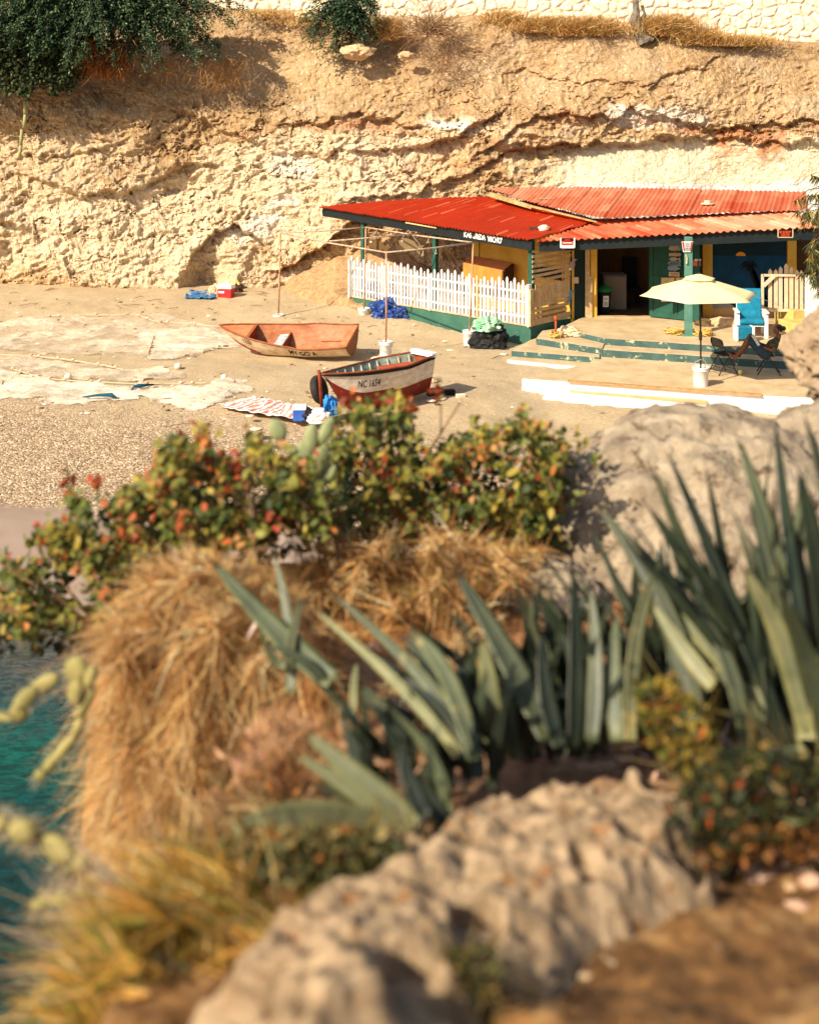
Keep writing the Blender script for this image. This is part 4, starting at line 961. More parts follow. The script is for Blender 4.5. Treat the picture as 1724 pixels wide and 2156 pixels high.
for k in range(6):
    a = 2*PI*(k-.0)/6+.12; m = MB(); m.tube([Vector((pt.x, pt.y, zt-.09)), Vector((pt.x+rm*.96*math.cos(a), pt.y+rm*.96*math.sin(a), hz-.0))], .008, 5); m.tube([Vector((pt.x, pt.y, hz+.05)), Vector((pt.x+rm*.5*math.cos(a), pt.y+rm*.5*math.sin(a), (zt+hz)/2-.03))], .006, 5); m.build('rib', mat('pole_dark', (40, 34, 30)), t)
m = MB(); m.lathe((pt.x, pt.y, zt), [(.02, 0), (.025, .02), (.01, .05)], 8); m.build('finial', mat('pole_dark', (40, 34, 30)), t)

# ---- folding chairs
CH = mat('chair_black', (16, 15, 16), (28, 26, 26), 8, .4, spec=.5)
def folding_chair(o, yaw, label, tilt=0, sc=1.0):
    o = Vector(o); t = thing('folding_chair', label, 'chair', o, 'black folding chairs on the lower terrace')
    Rm = Matrix.Rotation(yaw, 3, 'Z') @ Matrix.Rotation(tilt, 3, 'Y')
    def W(x, y, z): return o+Rm @ Vector((x*sc, y*sc, z*sc))
    hw = .205
    for s_ in (-1, 1):
        m = MB(); m.tube([W(.24, s_*hw, 0), W(.02, s_*hw, .37), W(-.17, s_*hw, .68), W(-.19, s_*hw*.95, .76), W(-.195, s_*hw*.78, .80)], .012, 7); m.build('leg', CH, t, smooth=True)
        m = MB(); m.tube([W(-.27, s_*(hw-.02), 0), W(-.03, s_*(hw-.02), .34), W(.09, s_*(hw-.02), .42)], .012, 7); m.build('leg', CH, t, smooth=True)
    for a_, b_ in ((W(.17, -hw, .12), W(.17, hw, .12)), (W(-.21, -hw, .09), W(-.21, hw, .09)), (W(-.17, -hw, .16), W(-.17, hw, .16))):
        m = MB(); m.tube([a_, b_], .009, 6); m.build('stretcher', CH, t, smooth=True)
    m = MB()
    m.prism([W(-.14, -.17, .425), W(-.12, -.19, .425), W(.2, -.2, .44), W(.24, -.16, .44), W(.24, .16, .44), W(.2, .2, .44), W(-.12, .19, .425), W(-.14, .17, .425)], (0, 0, 0), Rm @ Vector((0, 0, .025))); m.build('seat', CH, t, bevel=.008)
    m = MB(); n_ = 10; vs = []
    prof = [(-.2, .60), (-.205, .65), (-.205, .74), (-.19, .79), (-.15, .815), (0, .825), (.15, .815), (.19, .79), (.205, .74), (.205, .65), (.2, .60)]
    fr_ = [W(-.135-.19*(z-.6)+.03*(y/.2)**2-.03, y, z) for y, z in prof]; m.prism(fr_, (0, 0, 0), Rm @ Vector((-.016, 0, 0))); m.build('backrest', CH, t)
    return t
c1_ = At(1522, 787, 26.95); c1_.z = Lz
folding_chair(c1_, .42, "empty black folding chair beside the parasol bucket with the person's feet on it", 0, 1.0)
c2_ = At(1617, 788, 26.9); c2_.z = Lz
folding_chair(c2_, PI-.25, 'black folding chair at the right under the reclining person', -.0, 1.0)

# ---- white armchair with turquoise towel and footstool
TURQ = mat('turquoise_towel', (10, 98, 126), (22, 122, 150), 7, .95, bump=.5, bscale=60, bdist=.006)
cc = At(1580, 690, 29.6); cc.z = Tz
t = thing('armchair', 'white wooden armchair draped with a turquoise towel in front of the mural', 'chair', cc)
def CW(x, y, z): return cc+Matrix.Rotation(-.18, 3, 'Z') @ Vector((x, y, z))
WP = mat('chair_white', (240, 234, 228), (228, 220, 210), 6, .5)
for s_ in (-1, 1):
    m = MB(); m.bar(CW(s_*.34, -.33, 0), CW(s_*.34, -.33, .62), .09, .05); m.build('leg', WP, t, bevel=.008)
    m = MB(); m.bar(CW(s_*.32, .33, 0), CW(s_*.32, .33, .55), .07, .05); m.build('leg', WP, t, bevel=.008)
    m = MB(); m.bar(CW(s_*.35, -.42, .64), CW(s_*.35, .36, .6), .11, .03); m.build('armrest', WP, t, bevel=.008)
m = MB(); m.bar(CW(-.32, -.34, .34), CW(.32, -.34, .34), .03, .1); m.build('apron', WP, t)
m = MB(); m.box(CW(0, 0, .38), (.62, .66, .04), Matrix.Rotation(-.18, 3, 'Z') @ Matrix.Rotation(.08, 3, 'X')); m.build('seat', WP, t)
m = MB(); m.prism([CW(-.31, .3, .3), CW(.31, .3, .3), CW(.31, .52, 1.0), CW(-.31, .52, 1.0)], (0, 0, 0), CW(0, .03, 0)-CW(0, 0, 0)); m.build('backrest', WP, t)
tw = MB(); cols = 14; prof = [(-.36, .30), (-.37, .40), (-.33, .435), (-.1, .43), (.15, .42), (.27, .45), (.34, .6), (.43, .85), (.50, 1.06), (.53, 1.08), (.56, 1.04), (.55, .8)]
vs = []
for j, (y_, z_) in enumerate(prof):
    for i in range(cols+1):
        x_ = -.29+.58*i/cols; wv = .012*noise.noise(Vector((x_*7, j*.6, 2))); vs.append(CW(x_*(1.0 if j < 6 else 1.04), y_+wv-.01, z_+wv+.02+(.0)))
tw.add(vs, [(j*(cols+1)+i, j*(cols+1)+i+1, (j+1)*(cols+1)+i+1, (j+1)*(cols+1)+i) for j in range(len(prof)-1) for i in range(cols)])
o = tw.build('towel', TURQ, label='turquoise towel draped over the seat and back of the white armchair', cat='towel', smooth=True); so = o.modifiers.new('solid', 'SOLIDIFY'); so.thickness = .02
# footstool
fc = At(1566, 700, 28.95); fc.z = Tz
t = thing('footstool', 'low white footstool with a turquoise cover in front of the armchair', 'stool', fc)
for s_ in (-1, 1): m = MB(); m.box(fc+Vector((s_*.2, 0, .18)), (.07, .3, .36)); m.build('side_panel', WP, t, bevel=.03)
m = MB(); m.box(fc+Vector((0, 0, .32)), (.36, .28, .08)); m.build('seat', TURQ, t, bevel=.04)
m = MB(); m.box(fc+Vector((0, -.12, .18)), (.34, .03, .24)); m.build('front_cover', TURQ, t, bevel=.01)

# ---- picket gate leaning, picket fence at the far right
gt = thing('picket_gate', 'tan picket gate with an arched top standing before the mural', 'gate', At(1636, 655, 31))
GY = 30.6
gm = mat('gate_paint', (206, 178, 146), (224, 198, 166), 8, .8, c3=(170, 130, 90), thr=.68)
for i, (x, yt) in enumerate(((1612, 571), (1627, 572), (1640, 566), (1655, 560), (1669, 567), (1684, 573), (1696, 574))):
    a, b = At(x*1.0-(x-1655)*.22, 655, GY), At(x*1.0-(x-1655)*.22, yt-6, GY); m = MB(); w_ = .048
    m.prism([a+Vector((-w_, 0, 0)), a+Vector((w_, 0, 0)), b+Vector((w_, 0, -.07)), b+Vector((0, 0, 0)), b+Vector((-w_, 0, -.07))], (0, 0, 0), (0, .02, 0)); m.build('picket', gm, gt)
for y_ in (579, 653): m = MB(); m.bar(At(1606, y_, GY-.03), At(1678, y_, GY-.03), .04, .06); m.build('rail', gm, gt)
for x_ in (1605, 1677): m = MB(); m.bar(At(x_, 655, GY-.02), At(x_, 577, GY-.02), .06, .06); m.build('frame_post', gm, gt)
m = MB(); m.bar(At(1607, 602, GY-.06), At(1631, 579, GY-.06), .03, .09); m.build('brace', gm, gt)
rf = thing('picket_fence', 'short white picket fence at the far right edge behind the pitted rock', 'fence', At(1712, 700, 29))
for i in range(12):
    a, b = At(1697+i*6.2, 665, 29-.05*i), At(1697+i*6.2, 583-4*math.sin(i*.9)-2*(i % 2), 29-.05*i); m = MB(); w_ = .03
    m.prism([a+Vector((-w_, 0, -.4)), a+Vector((w_, 0, -.4)), b+Vector((w_, 0, -.06)), b, b+Vector((-w_, 0, -.06))], (0, 0, 0), (0, .02, 0)); m.build('picket', WHITE, rf)
for y_ in (600, 650): m = MB(); m.bar(At(1696, y_, 29.04), At(1766, y_, 28.5), .03, .05); m.build('rail', WHITE, rf)
# yellow painted rock steps at right
m = MB(); m.box((9.95, 30.2, .60), (.8, .8, .3), Matrix.Rotation(.3, 3, 'Z')); m.box((10.2, 30.9, .72), (1.1, .8, .5), Matrix.Rotation(.3, 3, 'Z')); m.build('yellow_steps', mat('yellow_steps_paint', (206, 184, 112), (186, 160, 90), 3, .85, bump=.5), label='pale yellow concrete steps behind the reclining person', cat='step', bevel=.02)
# rubble at the foot of the mural
for k, (x, y, s_, mt_, lb) in enumerate([(1488, 668, .16, mat('dark_rubble', (120, 96, 60), (70, 56, 36), 9, .9, bump=.6), 'dark mossy rock at the foot of the yellow pilaster'), (1478, 680, .12, None, 'small brown rock on the terrace behind the porch post'), (1515, 672, .2, mat('pale_rubble', (206, 180, 140), (180, 150, 110), 9, .9, bump=.6), 'low pale rubble heap under the mural left of the armchair'), (1543, 673, .17, mat('pale_rubble', (206, 180, 140)), 'small pale rubble lump touching the white armchair')]):
    p = At(x, y, 30.9); p.z = Tz+.05; m = MB(); m.blob(p, (s_*1.7, s_, s_*.8), k+3, .35, 2); m.build('rubble_rock', mt_ or mat('dark_rubble', (120, 96, 60)), label=lb, cat='rock')
# rope coils around the post and by the steps
ROPE = mat('yellow_rope', (196, 156, 70), (216, 180, 100), 14)
def coil(c, r, n, label, name='rope_coil', seed=0, mt=ROPE, th=.012, hz_=.12):
    rr = random.Random(seed); m = MB(); 
    for k in range(n):
        a0 = rr.random()*6; rx, ry = r*rr.uniform(.45, 1), r*rr.uniform(.4, .9); cx_, cy_ = rr.uniform(-.3, .3)*r, rr.uniform(-.3, .3)*r; z0 = rr.uniform(.012, hz_)
        m.tube([Vector(c)+Vector((cx_+rx*math.cos(a0+t), cy_+ry*math.sin(a0+t), z0+.04*math.sin(t*2+a0))) for t in np.linspace(0, 5.6, 18)], th, 5)
    return m.build(name, mt, label=label, cat='rope', smooth=True)
p = At(1479, 706, 29.6); p.z = Tz; coil(p, .26, 16, 'tangled yellow rope heap right of the teal porch post', seed=1)
p = At(1423, 704, 29.7); p.z = Tz; coil(p, .24, 10, 'loose yellow rope coil left of the teal porch post', seed=2)
p = At(1170, 700, 29.9); p.z = .38; coil(p, .17, 9, 'yellow rope wound round the rusty stake beside the plinth corner', seed=3)
m = MB(); m.tube([p+Vector((-.0, 0, 0)), p+Vector((0, 0, .5))], .03, 8); m.lathe(p+Vector((0, 0, .42)), [(.03, 0), (.05, .02), (.05, .1), (.03, .12)], 8); m.build('stake', mat('rust_orange', (176, 84, 40), (150, 64, 30)), label='rusty orange stake standing on the landing beside the slat screen', cat='stake', smooth=True)
p = At(1196, 694, 30.2); p.z = .44; m = MB(); m.blob(p, (.26, .2, .17), 8, .4, 2.4, 4, flat=.6); m.blob(p+Vector((.2, -.1, -.02)), (.16, .14, .1), 9, .4, 2.4, 3, flat=.6); m.build('net_bag', mat('white_sack', (226, 206, 176), (200, 170, 130), 14, .95, bump=.8, bscale=30, bdist=.03), label='crumpled off-white sack lying on the landing beside the door', cat='sack', smooth=True)
# cup on terrace
p = G(1558, 789, Lz); m = MB(); m.lathe(p, [(.035, 0), (.045, .11), (.043, .11), (.034, .01)], 14); m.build('cup', mat('cup_yellow', (226, 214, 130), (206, 190, 100)), label='small yellowish drinking cup on the lower terrace under the person', cat='cup', smooth=True)
# stray string from the parasol
m = MB(); a = At(1585, 622, 26); b = At(1724, 664, 28); m.tube([a, (a+b)/2+Vector((0, 0, -.05)), b], .005, 5); m.build('guy_line', mat('cord', (220, 206, 180)), label='thin pale line running from the parasol rim to the right fence', cat='cord')

# ---- tarps, bags, cooler
def crumple(name, c, size, seed, mt, label, cat, sub=4, amp=.35, freq=2.2, ridge=.25):
    bm = bmesh.new(); bmesh.ops.create_icosphere(bm, subdivisions=sub, radius=1); m = MB(); vs = []
    for v in bm.verts:
        p = v.co.copy(); k = 1+amp*fbm(p.x*1.4+seed, p.y*1.4, p.z*1.4, 3)
        q_ = Vector((p.x*freq+seed*5, p.y*freq, p.z*freq)); k += ridge*(abs(noise.noise(q_))*-2+.5)+ridge*.5*(abs(noise.noise(q_*2.3))*-2+.5)
        z = p.z*k
        vs.append(Vector(c)+Vector((p.x*k*size[0], p.y*k*size[1], max(z, -.55)*size[2]+.55*size[2])))
    m.add(vs, [tuple(x.index for x in f.verts) for f in bm.faces]); bm.free(); return m.build(name, mt, label=label, cat=cat, smooth=False)
BT = mat('blue_tarp', (10, 44, 104), (22, 66, 140), 4, .45, spec=.5)
p = G(812, 668, .12); p.z = .05; crumple('blue_tarpaulin', p, (.42, .32, .38), 3, BT, 'crumpled dark blue tarpaulin heaped against the green plinth', 'tarpaulin', ridge=.35)
p = G(845, 671, .12); p.z = .03; crumple('blue_tarpaulin', p, (.3, .22, .26), 7, BT, 'smaller blue tarpaulin heap at the right of the larger one by the plinth', 'tarpaulin', ridge=.35)
p = G(1031, 731); p.z = -.02; crumple('black_bag', p, (.44, .36, .42), 5, mat('black_cloth', (14, 14, 15), (28, 27, 27), 6, .7), 'big black cloth bundle standing against the green plinth', 'bag', ridge=.22)
p = At(1026, 689, p.y-.05); p.z = .46; crumple('green_sack', p, (.33, .28, .20), 11, mat('green_sack_m', (60, 168, 110), (196, 214, 190), 5, .6, dist=1), 'crumpled green and clear plastic sack on top of the black bundle', 'sack', ridge=.4)
t = thing('cooler', 'red cooler box with a white lid near the cliff foot', 'cooler', G(476, 627, .3))
p = G(476, 627, .3); LOC[t] = p; t.location = p
m = MB(); m.box(p+Vector((0, 0, .15)), (.44, .3, .3), Matrix.Rotation(-.25, 3, 'Z')); m.build('body', mat('cooler_red', (186, 30, 34), (200, 44, 40), 4, .5), t, bevel=.015)
m = MB(); m.box(p+Vector((0, 0, .36)), (.48, .34, .12), Matrix.Rotation(-.25, 3, 'Z')); m.build('lid', BUCKET, t, bevel=.02)
m = MB(); m.prism([p+Matrix.Rotation(-.25, 3, 'Z') @ Vector((x_, -.158, z_)) for x_, z_ in ((-.18, .17), (.0, .17), (.0, .23), (-.18, .23))], (0, 0, 0), (0, .005, 0)); m.build('label_strip', WS, t)
m = MB(); m.tube([p+Vector((-.2, -.1, .38)), p+Vector((-.2, -.16, .46)), p+Vector((.2, -.2, .46)), p+Vector((.2, -.12, .38))], .012, 6); m.build('handle', WS, t)
p = G(455, 621, .3); crumple('paper_bag', p, (.2, .18, .22), 13, mat('tan_bag', (216, 190, 156), (196, 160, 120), 8), 'tan crumpled bag standing left of the red cooler', 'bag')
p = G(486, 612, .3); crumple('cloth_heap', p, (.28, .2, .24), 15, mat('yellow_cloth', (226, 206, 130), (236, 222, 170), 6), 'pale yellow cloth heap behind the red cooler', 'cloth')
p = G(500, 619, .3); crumple('dark_bag', p, (.16, .14, .2), 17, mat('brown_bag', (60, 34, 22), (84, 50, 30)), 'small dark brown bag at the right of the red cooler', 'bag')
p = G(420, 628, .3)
def cloth(name, poly, z, mt, label, cat, amp=.03, n=40, fr_=5, seed=0, thick=.008, cols=None):
    """wrinkled cloth over a plan quad a,b,c,d"""
    a, b, c_, d_ = [Vector(q_) for q_ in poly]; m = MB(); vs = []; cs = []
    for j in range(n+1):
        for i in range(n+1):
            u, w = i/n, j/n; p = (a*(1-u)+b*u)*(1-w)+(d_*(1-u)+c_*u)*w
            e_ = .06*noise.noise(Vector((u*3+seed, w*3, 1))); hgt = abs(noise.noise(Vector((p.x*fr_+seed, p.y*fr_*.8, 2))))*amp*2+amp*.5*noise.noise(Vector((p.x*fr_*3, p.y*fr_*3, 5+seed)))
            vs.append(p+Vector((e_, e_*.6, z+thick+max(hgt, 0))))
    f_ = [(j*(n+1)+i, j*(n+1)+i+1, (j+1)*(n+1)+i+1, (j+1)*(n+1)+i) for j in range(n) for i in range(n)]
    if cols:
        for q_ in f_: i = q_[0] % (n+1); j = q_[0]//(n+1); m.add([], []); cs.append(cols(i/n, j/n))
        m.v = [tuple(v) for v in vs]; m.f = f_; m.c = cs; m.has_c = True
    else: m.add(vs, f_)
    o = m.build(name, mt, label=label, cat=cat, smooth=True); so = o.modifiers.new('solid', 'SOLIDIFY'); so.thickness = .006; return o
cloth('blue_cloth', (G(388, 633, .27), G(452, 634, .27), G(456, 618, .27), G(400, 617, .27)), .07, mat('denim_blue', (44, 92, 140), (66, 116, 160), 6, .9), 'flat crumpled blue cloth on the sand left of the cooler', 'cloth', .07, 36, 4)
# striped rug
def stripes(u, w):
    k = (u*13+.35*w) % 1; edge = u < .06 or u > .97 or w < .03 or w > .97
    return tuple(lin((236, 226, 216)) if k > .5 or edge else lin((206, 118, 112)) if int(u*13) % 2 else lin((224, 160, 146)))
cloth('striped_rug', (G(455, 857), G(628, 886), G(680, 862)*.5+G(664, 868)*.5, G(533, 835)), 0, mat('rug', (255, 255, 255), (225, 220, 215), 20, .95, vc=True), 'pink and white striped rug lying on the sand', 'rug', .05, 70, 3.2, cols=stripes)
t = thing('cooler', 'small blue cooler box with a white lid beside the striped rug', 'cooler', G(630, 884))
p = G(630, 884); m = MB(); m.box(p+Vector((0, 0, .11)), (.24, .2, .22)); m.build('body', mat('cooler_blue', (40, 84, 170), (60, 104, 186), 4, .5), t, bevel=.01)
m = MB(); m.box(p+Vector((.01, 0, .255)), (.28, .24, .08)); m.build('lid', BUCKET, t, bevel=.02)
p = G(651, 884); crumple('clothes_heap', p, (.16, .16, .15), 21, mat('dark_clothes', (26, 26, 34), (60, 54, 66), 7), 'dark clothes heap right of the blue cooler', 'clothes')
p = G(672, 888); crumple('white_towel', p, (.2, .16, .15), 23, mat('white_towel_m', (236, 226, 220), (222, 190, 176), 6), 'white towel with faint red print heaped on the sand in front of the boat', 'towel')
p = G(693, 874); crumple('blue_bag', p, (.15, .14, .24), 25, mat('bright_blue', (30, 110, 190), (60, 140, 206), 7), 'bright blue bag leaning under the bow of the white and red boat', 'bag')
m = MB(); p = G(672, 848); ax = Matrix.Rotation(1.25, 3, 'Y') @ Matrix.Rotation(.3, 3, 'X')
m.lathe(p+Vector((0, 0, .28)), [(.16, -.07), (.27, -.08), (.3, -.04), (.3, .04), (.27, .08), (.16, .07), (.16, -.07)], 26, axis=ax, cap=False); m.build('tyre', mat('tyre_rubber', (30, 27, 25), (52, 44, 38), 9, .8), label='old black tyre propped against the bow of the white and red boat', cat='tyre', smooth=True)
# stones and blocks by the stern
for (x, y, sz, lb, mt_, nm, ct) in [(917, 832, (.36, .2, .13), 'dark wooden block lying behind the stern of the white and red boat', mat('dark_block', (44, 40, 36), (64, 56, 48)), 'wood_block', 'block'), (970, 838, (.2, .12, .09), 'small white brick on the sand right of the boat', mat('pale_stone', (232, 220, 196)), 'brick', 'brick'), (943, 832, (.3, .14, .12), 'black plastic block next to the white brick', BLK, 'wood_block', 'block')]:
    p = G(x, y); m = MB(); m.box(p+Vector((0, 0, sz[2]/2)), sz, Matrix.Rotation(.3, 3, 'Z')); m.build(nm, mt_, label=lb, cat=ct, bevel=.015)
for k, (x, y, s_, lb) in enumerate([(928, 841, .13, 'flat tan stone beside the black block'), (908, 845, .1, 'small tan stone nearest the stern of the white and red boat'), (800, 760, .26, 'flat pale stone in front of the tall bucket between the boats'), (908, 803, .16, 'thin pale slab behind the stern of the white and red boat'), (1061, 747, .1, 'small pale stone left of the lowest concrete step'), (948, 738, .09, 'small pale stone on the sand below the fence'), (527, 877, .09, 'pale shell-like stone on the sand left of the rug'), (1250, 855, .06, 'tiny stone below the whitewashed terrace'), (540, 905, .12, 'white stone among the pebbles above the bush')]):
    p = G(x, y); m = MB(); m.blob(p+Vector((0, 0, s_*.15)), (s_, s_*.7, s_*.28), k, .25, 2, 3); m.build('stone', mat('pale_stone', (232, 220, 196)), label=lb, cat='stone', smooth=True)
# ================================================================== BOATS
KL = [0, 0, 0, 0]
def make_boat(name, label, L_, B, D, bowr, sternr, kr, base, yaw, heel, pitch, outer, inner, rail, tw_stern, colsplit=None, thick=.03, flare=.6, vexp=1.25):
    t = thing(name, label, 'boat', base)
    Rm = Matrix.Rotation(yaw, 3, 'Z') @ Matrix.Rotation(pitch, 3, 'Y') @ Matrix.Rotation(heel, 3, 'X')
    base = Vector(base)
    def W(x, y, z): return base+Rm @ Vector((x-L_/2, y, z))
    def hb(u): return B/2*((1-(1-u)**2.0)**.78 if u < .55 else (1-.45**2)**.78+(1-(1-.45**2)**.78)*sstep(.55, .7, u) - (1-tw_stern)*sstep(.6, 1, u))
    def sh(u): return D+bowr*(1-u)**2.2+sternr*u**3
    def kl(u): return kr*max(0, (1-u*2.6))**2*sh(0)+.08*u**3
    def sec(u, q, off=0):
        b = max(hb(u)-off, .004); k, s = kl(u)+off, sh(u); s_ = -1 if q < 0 else 1; a = abs(q)
        x = u*L_ + (.22*(1-a)*(1-u)**6 if True else 0)
        return x, s_*b*a**flare, k+(s-k)*a**vexp
    KL[:] = [kl, sh, flare, vexp]
    n, nq = 60, 40
    def skin(off, col):
        m = MB(); vs = []
        for i in range(n+1):
            for j in range(nq+1): vs.append(W(*sec(i/n, -1+2*j/nq, off)))
        fs = []; cs = []
        for i in range(n):
            for j in range(nq):
                fs.append((i*(nq+1)+j, i*(nq+1)+j+1, (i+1)*(nq+1)+j+1, (i+1)*(nq+1)+j)); q = abs(-1+2*(j+.5)/nq); cs.append(col(q, (i+.5)/n))
        m.v = [tuple(v) for v in vs]; m.f = fs; m.c = cs; m.has_c = True; return m
    PAINT = mat('boat_paint', (255, 250, 245), (206, 186, 164), 5, .6, bump=.35, bscale=22, vc=True, bdist=.006, c3=(196, 160, 120), thr=.655, stretch=(1, 1, 2))
    skin(0, outer).build('hull', PAINT, t, smooth=True)
    skin(thick, inner).build('inner_hull', PAINT, t, smooth=True)
    for s_ in (-1, 1):
        m = MB(); pts = [W(*sec(i/30, s_*1.0, .012)) for i in range(31)]; m.tube([p+Rm @ Vector((0, 0, .012)) for p in pts], .022, 6, col=rail); m.build('gunwale', PAINT, t, smooth=True)
    # transom
    m = MB(); poly = [W(*sec(1, -1+2*j/nq, 0)) for j in range(nq+1)]; d_ = Rm @ Vector((-.03, 0, 0)); m.prism([p+Rm @ Vector((.004, 0, 0)) for p in poly], (0, 0, 0), d_, col=rail); m.build('transom', PAINT, t)
    return t, W, sec, Rm, hb, sh, kl, PAINT
L3 = lambda c: tuple(lin(c))
def thwart(t, W, hb, u0, u1, z, mt, th=.03, name='thwart', sc=.93, col=None):
    m = MB(); L_ = t['_L']
    def wz(u):
        k, s = KL[0](u), KL[1](u); a = min(1, max(.05, (z-k)/(s-k))); return max(.05, hb(u)*a**(KL[2]/KL[3])-.035)
    b0, b1 = wz(u0), wz(u1)
    d_ = W(0, 0, th)-W(0, 0, 0); m.prism([W(u0*L_, -b0, z), W(u1*L_, -b1, z), W(u1*L_, b1, z), W(u0*L_, b0, z)], (0, 0, 0), d_); return m.build(name, mt, t)
def hull_text(t, W, sec, s, u0, u1, q0, q1, mt, side=-1, bold=.02, nm='painted_name'):
    m = MB()
    def fn(a, b):
        u = u0+(u1-u0)*a; q = q0+(q1-q0)*b; p = Vector(sec(u, side*q)); e1 = Vector(sec(u+.01, side*q))-p; e2 = Vector(sec(u, side*(q+.01)))-p; nn = e1.cross(e2).normalized()
        if nn.y*side < 0: nn = -nn
        p = p+nn*.007; return W(*p)
    put_text(m, s, None, None, None, 1, 1, bold, fn); return m.build(nm, mt, t)
# --- rust orange boat lying tilted on the sand
OR1, OR2 = L3((172, 100, 64)), L3((186, 122, 86))
WH1, WH2 = L3((226, 210, 186)), L3((190, 160, 124))
def out1(q, u):
    nz_ = noise.noise(Vector((u*14, q*9, 3)))
    if u < .32 and q < .55-.6*u: return L3((176, 60, 30))
    return WH2 if q > .95 else WH1
def in1(q, u):
    nz_ = noise.noise(Vector((u*9, q*7, 8)))
    return OR2
bt, W, sec, Rm, hb, sh, kl, PAINT = make_boat('rowing_boat', 'rust-orange open boat with a white side tilted on the sand beside the fishing nets', 3.45, 1.42, .46, .30, .10, .72, (-3.02, 29.55, .02), -.24, .30, -.02, out1, in1, L3((150, 84, 44)), .86)
bt['_L'] = 3.45
RW = mat('boat_orange_wood', (176, 96, 54), (206, 138, 96), 5, .7, c3=(226, 200, 170), thr=.66)
m = MB(); L_ = 3.45
dk = []
for k in range(9): u = .005+.235*k/8; dk.append((u, hb(u)*.97, sh(u)-.03))
m.prism([W(u*L_, -b, z) for u, b, z in dk]+[W(u*L_, b, z) for u, b, z in reversed(dk)], (0, 0, 0), W(0, 0, .02)-W(0, 0, 0)); m.build('foredeck', RW, bt)
m = MB(); u = .24; zz = sh(u); m.prism([W(u*L_, sec(u, q_, .035)[1], sec(u, q_, .035)[2]-.01) for q_ in np.linspace(-1, 1, 21)], (0, 0, 0), W(.03, 0, 0)-W(0, 0, 0)); m.build('bulkhead', mat('bulkhead_red', (150, 46, 22), (176, 70, 36), 5), bt)
m = MB(); m.prism([W(u*L_-.02, -hb(u)*.99, zz-.02), W(u*L_+.06, -hb(u)*.99, zz-.02), W(u*L_+.06, hb(u)*.99, zz-.02), W(u*L_-.02, hb(u)*.99, zz-.02)], (0, 0, 0), W(0, 0, .035)-W(0, 0, 0)); m.build('deck_edge', mat('deck_edge_wood', (140, 80, 40)), bt)
thwart(bt, W, hb, .42, .485, .33, mat('thwart_blue', (206, 196, 180), (120, 140, 170), 3, .8, c3=(60, 100, 160), thr=.6), .03)
m = MB(); u = .49; m.prism([W(u*L_, sec(u, q_, .035)[1], sec(u, q_, .035)[2]) for q_ in np.linspace(-.75, .75, 17)], (0, 0, 0), W(.03, 0, 0)-W(0, 0, 0)); m.build('frame_web', mat('web_dark', (92, 52, 26), (150, 90, 48)), bt)
for y_ in (-.35, -.12, .12, .35):
    m = MB(); m.bar(W(.72*L_, y_, .115+abs(y_)*.3), W(.985*L_, y_*.95, .16+abs(y_)*.3), .03, .02); m.build('floor_batten', RW, bt)
thwart(bt, W, hb, .93, .985, .47, RW, .03, 'stern_seat', .96)
BLK2 = mat('letter_black', (30, 24, 22))
hull_text(bt, W, sec, 'MY GO A', .57, .78, .56, .90, BLK2, bold=.02)
hull_text(bt, W, sec, '1233', .205, .27, .72, .94, BLK2, bold=.01, nm='painted_number')
for u in (.55,): m = MB(); m.box(W(u*L_, hb(u), sh(u)+.04), (.05, .04, .09)); m.build('rowlock', RW, bt)

# --- white and red boat with pale blue inside
def out2(q, u):
    nz_ = noise.noise(Vector((u*16, q*8, 1)))
    if q > .93: return L3((22, 18, 18))
    if q > .56-.06*u: return L3((232, 224, 214))
    return L3((132, 42, 22))
def in2(q, u): return L3((156, 182, 174))
b2, W, sec, Rm, hb, sh, kl, PAINT = make_boat('rowing_boat', 'white and dark red wooden boat with pale blue inside and number on its side', 2.75, 1.14, .84, .10, .06, .9, (-.70, 24.55, -.03), .70, -.03, -.03, out2, in2, L3((150, 80, 44)), .62, flare=.55, vexp=1.15)
b2['_L'] = 2.75; L_ = 2.75
for s_ in (-1, 1):
    m = MB(); m.tube([W(*sec(i/30, s_*.95, -.006)) for i in range(31)], .02, 6, col=L3((20, 17, 17))); m.build('rubbing_strake', PAINT, b2, smooth=True)
for i in range(9):
    u = .22+.09*i; m = MB(); m.tube([W(*sec(u, q, .045)) for q in np.linspace(-.97, .97, 15)], .02, 5, col=L3((196, 204, 190))); m.build('rib', PAINT, b2)
RT = mat('thwart_red', (150, 54, 34), (176, 84, 58), 5, .75, c3=(206, 170, 140), thr=.68)
thwart(b2, W, hb, .36, .46, .68, RT, .03); thwart(b2, W, hb, .66, .94, .70, RT, .03, 'stern_seat', .94)
m = MB(); m.tube([W(.02, 0, .3), W(-.0, 0, sh(0)-.05), W(-.02, 0, sh(0)+.09)], .035, 8, col=L3((150, 66, 34))); m.build('stem_post', PAINT, b2, smooth=True)
m = MB(); m.prism([W(L_*.965, -.36, sh(1)-.02), W(L_*1.02, -.36, sh(1)-.02), W(L_*1.02, .36, sh(1)-.02), W(L_*.965, .36, sh(1)-.02)], (0, 0, 0), W(0, 0, .09)-W(0, 0, 0)); m.build('transom_cap', WHITE, b2, bevel=.01)
hull_text(b2, W, sec, 'NC 1654', .27, .45, .67, .83, mat('letter_grey', (60, 56, 54)), bold=.012, nm='painted_number')
